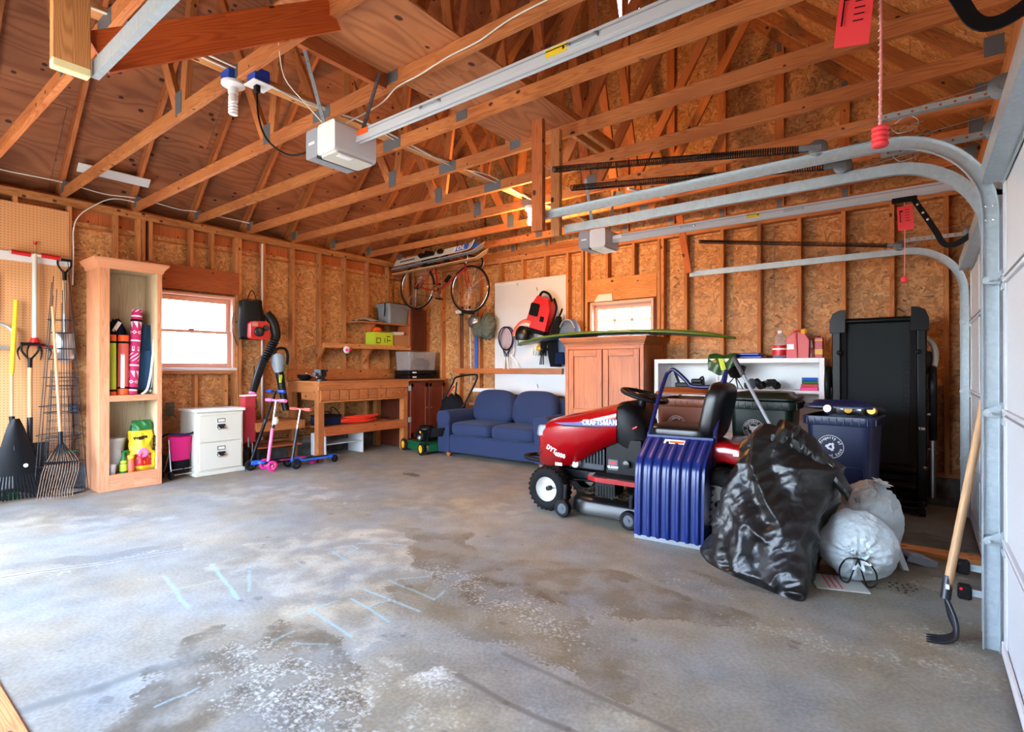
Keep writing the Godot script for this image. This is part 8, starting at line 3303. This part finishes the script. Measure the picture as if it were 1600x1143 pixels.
func build_front_things() -> void:
	# ---- blue sleigh shovel, standing on its lip
	var o := thing("sleigh_shovel", "big blue ribbed snow sleigh shovel standing before the riding mower", "snow shovel", v3(5.30, floor_y(5.3), 2.42), .07)
	var prof := [[.0, .085], [.04, .085], [.20, .080], [.38, .07], [.50, .055], [.555, .03], [.59, -.01], [.66, -.13], [.70, -.20]]
	var at_prof := func(v: float) -> Vector2:
		var f := v * 8.0
		var i := mini(int(f), 7)
		return v2(prof[i][0], prof[i][1]).cubic_interpolate(v2(prof[i + 1][0], prof[i + 1][1]), v2(prof[maxi(i - 1, 0)][0], prof[maxi(i - 1, 0)][1]), v2(prof[mini(i + 2, 8)][0], prof[mini(i + 2, 8)][1]), f - i)
	var wide := .235
	var g := Geo.new()
	g.grid(96, 40, func(u, v):
		var p: Vector2 = at_prof.call(v)
		var x: float = lerpf(-wide, wide, u)
		var rib: float = smoothstep(.30, .55, absf(fposmod(u * 7.0, 1.0) - .5) * 2.0)
		var on: float = smoothstep(.06, .16, v) * (1.0 - smoothstep(.90, .97, v)) * smoothstep(.0, .03, u) * (1.0 - smoothstep(.97, 1.0, u))
		return v3(x * (1.0 + .02 * v), p.x - .002 * rib, p.y + .02 * on * (1.0 - rib)), false, false, 1.0)
	part("ribbed_pan", g, M.blue_sled)
	for s in [-1.0, 1.0]:
		g = Geo.new()
		var poly := []
		for k in 17:
			var p: Vector2 = at_prof.call(k / 16.0)
			poly.append(v2(p.y, p.x))
		poly.append(v2(-.23, .66))
		poly.append(v2(-.17, .40))
		poly.append(v2(-.09, .14))
		poly.append(v2(-.02, .0))
		g.prism(poly, v3(s * (wide + .004), 0, 0), v3(0, 0, 1), v3(0, 1, 0), .007)
		part("side_flange", g, M.blue_sled)
		for k in 9:
			g = Geo.new()
			g.box(v3(s * (wide + .012), .05 + .045 * k, -.03 - .018 * k), v3(.012, .008, .04), .001)
			part("flange_rib", g, M.blue_sled)
		g = Geo.new()
		g.tube([v3(s * (wide + .012), .36, -.14), v3(s * (wide + .010), .72, -.25)], .015, 10)
		part("tube_clamp", g, M.blue_tube)
	g = Geo.new()
	g.box(v3(0, .012, .088), v3(wide * 2.0 + .01, .03, .006), .001)
	part("steel_lip", g, M.steel)
	g = Geo.new()
	g.box(v3(0, .70, -.215), v3(wide * 2.0 + .02, .03, .04), .005)
	part("top_edge", g, M.blue_sled)
	g = Geo.new()
	g.box(v3(-.02, .676, -.145), v3(.15, .003, .045), .0, Basis(Vector3.RIGHT, .55))
	var lb := part("warning_label", g, M.label_white)
	g = Geo.new()
	g.box(v3(.0, .676, -.130), v3(.10, .004, .014), .0, Basis(Vector3.RIGHT, .55))
	part("label_band", g, M.orange, lb)
	g = Geo.new()
	var hp := smooth_path([v3(-wide - .01, .36, -.13), v3(-wide - .005, .75, -.27), v3(-.18, 1.12, -.42), v3(-.15, 1.19, -.445), v3(-.11, 1.20, -.45), v3(-.02, 1.12, -.45), v3(.03, 1.075, -.45), v3(.20, 1.075, -.45), v3(.245, 1.10, -.45), v3(.27, 1.18, -.46)], 5)
	g.tube(hp, .0155, 10)
	g.tube([v3(.275, 1.20, -.47), v3(wide + .005, .75, -.27), v3(wide + .01, .36, -.13)], .0155, 10)
	part("handle_frame", g, M.blue_tube)
	# ---- pole sticking out of the black bag
	o = thing("pole_tool", "grey pole with dark grip slanting out of the black bag", "pole", v3(5.63, 1.25, 2.06))
	g = Geo.new()
	g.tube([v3(.04, -.055, .05), v3(.36, -.50, .40)], .011, 8)
	part("shaft", g, M.grey)
	g = Geo.new()
	g.tube([v3(0, 0, 0), v3(.09, -.125, .11)], .0165, 8)
	part("grip", g, M.grey_dark)
	# ---- black bag
	var fy := floor_y(6.0)
	var lv := [
		[.002, [[5.60, 2.62], [5.74, 2.78], [5.98, 2.90], [6.19, 2.98], [6.22, 2.86], [6.20, 2.66], [6.18, 2.42], [6.05, 2.28], [5.86, 2.26], [5.66, 2.34]], .0],
		[.05, [[5.58, 2.62], [5.74, 2.80], [5.99, 2.92], [6.20, 2.97], [6.23, 2.85], [6.21, 2.66], [6.19, 2.42], [6.06, 2.27], [5.86, 2.25], [5.64, 2.34]], .06],
		[.22, [[5.66, 2.62], [5.80, 2.78], [6.02, 2.84], [6.16, 2.84], [6.22, 2.76], [6.23, 2.62], [6.22, 2.40], [6.08, 2.26], [5.88, 2.25], [5.70, 2.36]], .25],
		[.46, [[5.72, 2.58], [5.82, 2.72], [6.00, 2.76], [6.14, 2.74], [6.24, 2.68], [6.30, 2.56], [6.30, 2.40], [6.10, 2.28], [5.92, 2.27], [5.76, 2.38]], .50],
		[.64, [[5.78, 2.56], [5.86, 2.66], [5.99, 2.68], [6.12, 2.66], [6.24, 2.61], [6.33, 2.53], [6.34, 2.42], [6.14, 2.32], [5.95, 2.30], [5.82, 2.40]], .70],
		[.78, [[5.84, 2.52], [5.88, 2.57], [5.94, 2.60], [6.02, 2.58], [6.12, 2.54], [6.20, 2.48], [6.20, 2.42], [6.08, 2.38], [5.96, 2.38], [5.87, 2.43]], .88],
		[.875, [[5.915, 2.50], [5.92, 2.505], [5.93, 2.51], [5.945, 2.505], [5.96, 2.50], [5.965, 2.49], [5.96, 2.485], [5.945, 2.48], [5.93, 2.48], [5.92, 2.49]], 1.0]]
	var n1 := noise(101, 1.0, 3)
	n1.fractal_type = FastNoiseLite.FRACTAL_RIDGED
	var n2 := noise(102, 1.0, 2)
	var centre := v3(6.0, .3, 2.52)
	g = Geo.new()
	g.grid(190, 120, func(u, v):
		var ring := blend_outline(lv, v)
		var m := ring.size()
		var f: float = u * m
		var i := int(f) % m
		var q := f - floorf(f)
		var p: Vector3 = ring[i].cubic_interpolate(ring[(i + 1) % m], ring[(i + m - 1) % m], ring[(i + 2) % m], q)
		var out := v3(p.x - centre.x, 0, p.z - centre.z).normalized()
		var fade: float = smoothstep(.0, .04, v) * (1.0 - smoothstep(.92, 1.0, v))
		var s := p.x + p.z
		var k1: float = absf(n2.get_noise_3d(s * 1.9 + p.y * 1.4, p.y * 1.5, p.x * 1.2 - p.z * 1.2))
		var k2: float = absf(n2.get_noise_3d(s * 4.0 - p.y * 3.0, p.y * 3.4 + s, p.x * 2.0 - p.z * 2.0 + 5.0))
		var k3: float = absf(n2.get_noise_3d(s * 9.0 + p.y * 2.0, p.y * 11.0 - s * 3.0, p.x * 5.0 - p.z * 5.0))
		return p + out * fade * (.035 - .12 * k1 - .026 * k2 - .008 * k3) - v3(5.98, 0, 2.58), true, false, -1.0)
	o = thing("trash_bag", "large shiny black trash bag slumped on the concrete floor", "trash bag", v3(5.98, fy, 2.58), .0, "filled trash bags")
	part("film", g, M.bag_black)
	g = Geo.new()
	# folded mouth drooping over on the right
	g.flat = true
	g.grid(22, 14, func(u, v):
		var t: float = u
		var c := v3(lerpf(5.98, 6.385, t), lerpf(.80, .50, pow(t, 1.6)) + .03 * sin(t * PI), lerpf(2.46, 2.52, t))
		var a: float = TAU * v
		var r: float = lerpf(.09, .035, t) * (1.0 + .35 * n1.get_noise_2d(t * 4.0, cos(a)))
		return c + v3(.3 * cos(a), cos(a) * 1.0, sin(a) * 1.2) * r - v3(5.98, 0, 2.58), false, true, 1.0)
	part("folded_mouth", g, M.bag_black)
	# ---- white bags
	white_bag("round white trash bag tied with a black drawstring, nearest the fork", v3(6.41, floor_y(6.41), 2.42), v3(.205, .195, .20), .20, true)
	white_bag("white trash bag slumped behind the drawstring bag", v3(6.43, floor_y(6.4), 1.98), v3(.19, .24, .19), .25, false)
	# ---- flat cardboard under the bags
	o = thing("cardboard_sheet", "flat white and red printed cardboard under the white bag", "cardboard", v3(6.33, floor_y(6.33) + .006, 2.58), .35)
	g = Geo.new()
	g.box(v3(0, 0, 0), v3(.26, .008, .22), .001)
	part("sheet", g, M.off_white)
	g = Geo.new()
	for k in 3: g.box(v3(-.06 + .03 * k, .0045, .0), v3(.008, .001, .19))
	part("printed_stripe", g, M.tag_red)
	# ---- planks and block near the door
	g = Geo.new()
	g.box(v3(0, .018, 0), v3(.55, .036, .12), .004)
	lone("worn_plank", g, M.lumber, "worn plank lying on the floor beyond the white bags", "plank", v3(6.73, floor_y(6.73), 1.66), .04)
	o = thing("dust_pan", "grey dustpan lying tilted on the floor near the door post", "dustpan", v3(6.68, floor_y(6.68), 1.88), .5)
	g = Geo.new()
	g.box(v3(0, .045, 0), v3(.17, .012, .15), .003, Basis(Vector3.BACK, -.28))
	g.box(v3(.0, .03, .07), v3(.17, .05, .01), .003, Basis(Vector3.BACK, -.28))
	part("pan", g, M.grey)
	g = Geo.new()
	g.box(v3(-.10, .03, 0), v3(.06, .05, .10), .01)
	part("edge", g, M.teal_cloth)
	g = Geo.new()
	for k in 14:
		var a := k * 2.399
		var rr := .012 + .02 * sqrt(k)
		g.box(v3(cos(a) * rr * .8, .003, sin(a) * rr), v3(.012 + .003 * (k % 4), .005, .01), .001, Basis(Vector3.UP, a))
	lone("leaf_debris", g, M.grass_litter, "few bits of dry leaf litter on the floor by the fork", "debris", v3(6.62, floor_y(6.62) , 2.42)).set_meta("kind", "stuff")
	# ---- cultivator fork leaning on the track
	o = thing("garden_cultivator", "four-tined cultivator with long wooden handle leaning by the door", "garden tool", v3(6.80, floor_y(6.8), 2.95))
	g = Geo.new()
	var base := v3(.0, .20, .0)
	var topp := v3(.168, 1.20, -.22)
	g.tube([base, base.lerp(topp, .5), topp], [.0185, .017, .0165], 12)
	part("handle", g, M.handle_wood)
	g = Geo.new()
	g.tube([base + v3(-.004, -.03, .008), base + v3(.008, .07, -.018)], .0205, 12)
	var sock := part("socket", g, M.dark_steel)
	g = Geo.new()
	g.box(base + v3(.004, .03, .016), v3(.014, .022, .012), .002)
	part("label", g, M.label_white, sock)
	for k in 4:
		var q := (k - 1.5) / 1.5
		g = Geo.new()
		g.tube(smooth_path([base + v3(-.003, -.02, .006), base + v3(.02 + .01 * q, -.10, .03 + .02 * q), base + v3(.03, -.165, .05 + .035 * q), base + v3(-.01, -.19, .075 + .035 * q), base + v3(-.075, -.196, .09 + .04 * q)], 5), [.009, .009, .009, .009, .009, .009, .009, .009, .009, .009, .009, .009, .008, .008, .008, .008, .007, .006, .005, .004, .002], 6)
		part("tine", g, M.dark_steel)
	# ---- low wooden step by the camera
	g = Geo.new()
	g.box(v3(0, .012, 0), v3(2.4, .024, .40), .006)
	lone("loose_board", g, M.lumber, "flat wooden board on the floor at the bottom left corner", "board", v3(3.6, floor_y(3.6) - .008, 5.885))
	# black pouch between bins
	g = Geo.new()
	g.grid(20, 14, func(u, v):
		var d := v3(cos(TAU * u) * sin(PI * v), cos(PI * v), sin(TAU * u) * sin(PI * v))
		return v3(0, .30, 0) + d * v3(.11, .295, .11) * (1.0 + .3 * n2.get_noise_3dv(d * 1.4)), true, false, 1.0)
	o = thing("net_bag", "dark net bag with pink patches between the green and blue bins", "bag", v3(5.90, floor_y(5.9), 1.40))
	part("sack", g, M.black_gloss)
	for k in 5:
		g = Geo.new()
		g.ball(v3(-.02 + .03 * k, .40 + .04 * (k % 2), .09), v3(.016, .02, .01), 8, 5)
		part("pink_patch", g, M.pink)

func white_bag(label: String, at: Vector3, r: Vector3, cy: float, tied: bool) -> void:
	var o := thing("trash_bag", label, "trash bag", at, .0, "filled trash bags")
	var n := noise(200 + int(r.y * 100.0), 1.0, 3)
	var knot := v3(.10, -.10, .95).normalized() if tied else v3(.35, .9, .1).normalized()
	var g := Geo.new()
	g.flat = true
	g.grid(84, 56, func(u, v):
		var d := v3(cos(TAU * u) * sin(PI * v), cos(PI * v), sin(TAU * u) * sin(PI * v))
		var k: float = 1.0 + .10 * n.get_noise_3dv(d * 1.3) + .035 * n.get_noise_3dv(d * 5.0)
		var c: float = d.dot(knot)
		var side := (d - knot * c)
		var ang := atan2(side.dot(knot.cross(Vector3.UP).normalized()), side.dot(knot.cross(knot.cross(Vector3.UP)).normalized()))
		k += .03 * sin(ang * 17.0) * smoothstep(.55, .95, c) - .10 * smoothstep(.93, 1.0, c)
		var p := d * r * k
		p.y = maxf(p.y + cy, .004)
		return p, true, false, 1.0)
	part("film", g, M.bag_white)
	var kp := knot * r * .95 + v3(0, cy, 0)
	g = Geo.new()
	g.grid(40, 6, func(u, v):
		var a: float = TAU * u
		var q := knot.cross(Vector3.UP).normalized() * cos(a) + knot.cross(knot.cross(Vector3.UP)).normalized() * sin(a)
		return kp + knot * (.045 * v) + q * (.018 + .03 * v * v) * (1.0 + .35 * sin(a * 7.0) * v), true, false, 1.0)
	part("gathered_mouth", g, M.bag_white)
	if tied:
		for e in [[-.06, -.10], [.07, -.12]]:
			g = Geo.new()
			var s: float = signf(e[0])
			g.tube(smooth_path([kp + knot * .02, kp + v3(s * .05, -.01, .03), kp + v3(s * .085, -.07, .02), kp + v3(s * .08, -.125, .03), kp + v3(s * .045, -.135, .04), kp + v3(s * .02, -.07, .03), kp + knot * .02], 5), .0045, 6)
			part("drawstring", g, M.black)
	else:
		g = Geo.new()
		g.grid(10, 10, func(u, v): return v3(.10 + .10 * v + .02 * sin(u * 6.0), lerpf(cy * 1.2, .012, v), .12 + (u - .5) * .16 * (1.0 - v * .8) + .03 * v), false, false, 1.0)
		part("loose_film", g, M.bag_white)

# ---- lights, wires and boards overhead
func cable(called: String, label: String, pts: Array, r: float, m: Material) -> void:
	var g := Geo.new()
	var at: Vector3 = pts[0]
	var rel := []
	for p in pts: rel.append(p - at)
	g.tube(smooth_path(rel, 5), r, 5)
	lone(called, g, m, label, "cable", at)

func build_ceiling_things() -> void:
	# glowing pull-chain bulb
	var o := thing("pull_chain_bulb", "glowing bare bulb with a pull chain beside the hanger posts", "light bulb", v3(3.475, 2.70, 1.58))
	var g := Geo.new()
	g.lathe([v2(.055, .155), v2(.055, .12), v2(.03, .10), v2(.024, .06), v2(.0, .06)], Vector3(), Vector3.UP, 18)
	part("socket", g, M.white)
	g = Geo.new()
	g.lathe([v2(.0, -.045), v2(.018, -.04), v2(.03, -.02), v2(.031, .0), v2(.024, .03), v2(.014, .055), v2(.013, .065), v2(.0, .066)], Vector3(), Vector3.UP, 20)
	var bulb := part("bulb", g, M.bulb_glow)
	g = Geo.new()
	g.tube([v3(.03, .10, .02), v3(.035, -.05, .02), v3(.035, -.14, .02)], .0025, 5)
	part("pull_chain", g, M.steel)
	var l := OmniLight3D.new()
	l.name = "bulb_light"
	l.light_color = Color(1.0, .72, .42)
	l.light_energy = 1.6
	l.light_size = .03
	l.omni_range = 20.0
	l.omni_attenuation = 2.0
	l.shadow_enabled = true
	o.add_child(l)
	l.position = v3(0, 0, 0)
	# spiral lamp, off
	o = thing("spiral_lamp", "unlit white spiral bulb under a truss chord", "light bulb", v3(3.49, 2.78, 4.615))
	g = Geo.new()
	g.box(v3(.0, .105, .005), v3(.10, .06, .09), .004)
	part("junction_box", g, M.blue)
	g = Geo.new()
	g.lathe([v2(.0, .075), v2(.065, .075), v2(.065, .06), v2(.03, .045), v2(.027, .01), v2(.0, .01)], Vector3(), Vector3.UP, 20)
	part("holder", g, M.white)
	g = Geo.new()
	g.lathe([v2(.022, .01), v2(.026, -.01), v2(.026, -.035), v2(.0, -.035)], Vector3(), Vector3.UP, 18)
	part("ballast", g, M.white)
	g = Geo.new()
	var hel := []
	for k in 60:
		var a := TAU * k / 14.0
		hel.append(v3(cos(a) * .02, -.04 - .075 * k / 59.0, sin(a) * .02))
	g.tube(hel, .0075, 6)
	part("spiral_tube", g, M.white_gloss)
	# socket outlet with the opener's plug
	o = thing("ceiling_outlet", "blue outlet box with white cover and a black plug, beside the spiral lamp", "outlet", v3(3.68, 2.80, 4.56))
	g = Geo.new()
	g.box(v3(0, .045, 0), v3(.09, .08, .09), .004)
	part("junction_box", g, M.blue)
	g = Geo.new()
	g.box(v3(0, .002, 0), v3(.12, .006, .12), .002)
	part("cover_plate", g, M.white)
	g = Geo.new()
	g.box(v3(.0, -.022, .01), v3(.035, .045, .03), .006)
	part("plug", g, M.black)
	cable("power_cable", "black cord hanging from the outlet to the near opener", [v3(3.68, 2.76, 4.57), v3(3.68, 2.62, 4.56), v3(3.70, 2.50, 4.52), v3(3.80, 2.41, 4.46), v3(3.92, 2.40, 4.42), v3(4.02, 2.46, 4.36), v3(4.06, 2.47, 4.32)], .006, M.black)
	# runner board along the middle of the chords, with pale cables under it
	o = thing("runner_board", "flat runner board along the middle of the trusses", "board", v3(3.42, 2.966, 3.2))
	g = Geo.new()
	g.box(v3(0, 0, 0), v3(.089, .036, 6.2), .003)
	part("plank", g, M.lumber)
	var pts := []
	var pts2 := []
	for k in 13:
		var z := 6.0 - k * .46
		pts.append(v3(3.50 + .02 * sin(k * 1.7), 2.955 - .035 * absf(sin(k * 1.3)), z))
		pts2.append(v3(3.53 + .02 * sin(k * 2.3 + 1.0), 2.955 - .05 * absf(sin(k * 1.1 + .6)), z))
	cable("house_cable", "pale cable along the runner board overhead", pts, .006, M.wire_white)
	cable("house_cable", "second pale cable sagging beside the runner board", pts2, .006, M.wire_white)
	cable("house_cable", "white cable stapled along a near truss chord", [v3(3.95, 2.52, 4.33), v3(4.12, 2.75, 4.06), v3(4.25, 2.83, 4.03), v3(4.45, 2.84, 4.03), v3(4.67, 2.862, 4.03), v3(4.9, 2.868, 4.03), v3(5.1, 2.90, 4.03), v3(5.37, 2.905, 4.03), v3(5.8, 2.90, 4.03)], .0045, M.wire_white)
	cable("house_cable", "thin white bell wire drooping to the near opener", [v3(4.02, 2.90, 4.63), v3(3.99, 2.74, 4.58), v3(4.03, 2.62, 4.47), v3(4.10, 2.51, 4.40)], .003, M.wire_white)
	cable("house_cable", "white cable along the top of the left wall", [v3(.05, 2.99, 5.6), v3(.04, 2.985, 5.07), v3(.04, 2.99, 4.62), v3(.05, 2.96, 4.3), v3(.04, 2.99, 3.98), v3(.05, 2.965, 3.6), v3(.04, 2.985, 3.37), v3(.05, 2.98, 2.8)], .006, M.wire_white)
	cable("house_cable", "white cable dropping down the left wall beside the tan pegboard", [v3(.03, 2.94, 3.9), v3(.02, 2.94, 4.2), v3(.012, 2.80, 4.40), v3(.012, 2.68, 4.50), v3(.012, 2.55, 4.535), v3(.012, 2.35, 4.535), v3(.012, 2.0, 4.54)], .006, M.wire_white)
	# white board tacked to the rafters
	g = Geo.new()
	g.box(Vector3(), v3(.10, .012, .62), .002, Basis(Vector3.BACK, .785))
	lone("rafter_board", g, M.white, "white painted board tacked across two rafters, upper left", "board", v3(.115, 3.155, 4.22))
	# planks and plywood laid on the chords
	g = Geo.new()
	g.box(Vector3(), v3(.038, .14, .57), .003)
	lone("opener_plank", g, M.old_board, "scuffed plank between two chords holding the opener straps", "plank", v3(4.13, 2.93, 4.30))
	o = thing("attic_plywood", "loose pale plywood sheet lying on the chords overhead", "plywood", v3(4.45, 2.953, 3.75))
	g = Geo.new()
	g.box(Vector3(), v3(.60, .012, 2.0), .001)
	part("sheet", g, M.plywood_pale)
	# small strip and bracket plates by the far opener
	g = Geo.new()
	g.box(v3(0, 0, 0), v3(.5, .02, .03), .002)
	lone("spacer_strip", g, M.white, "thin white strip laid between chords above the far opener", "strip", v3(4.62, 2.855, 1.25), 1.2)
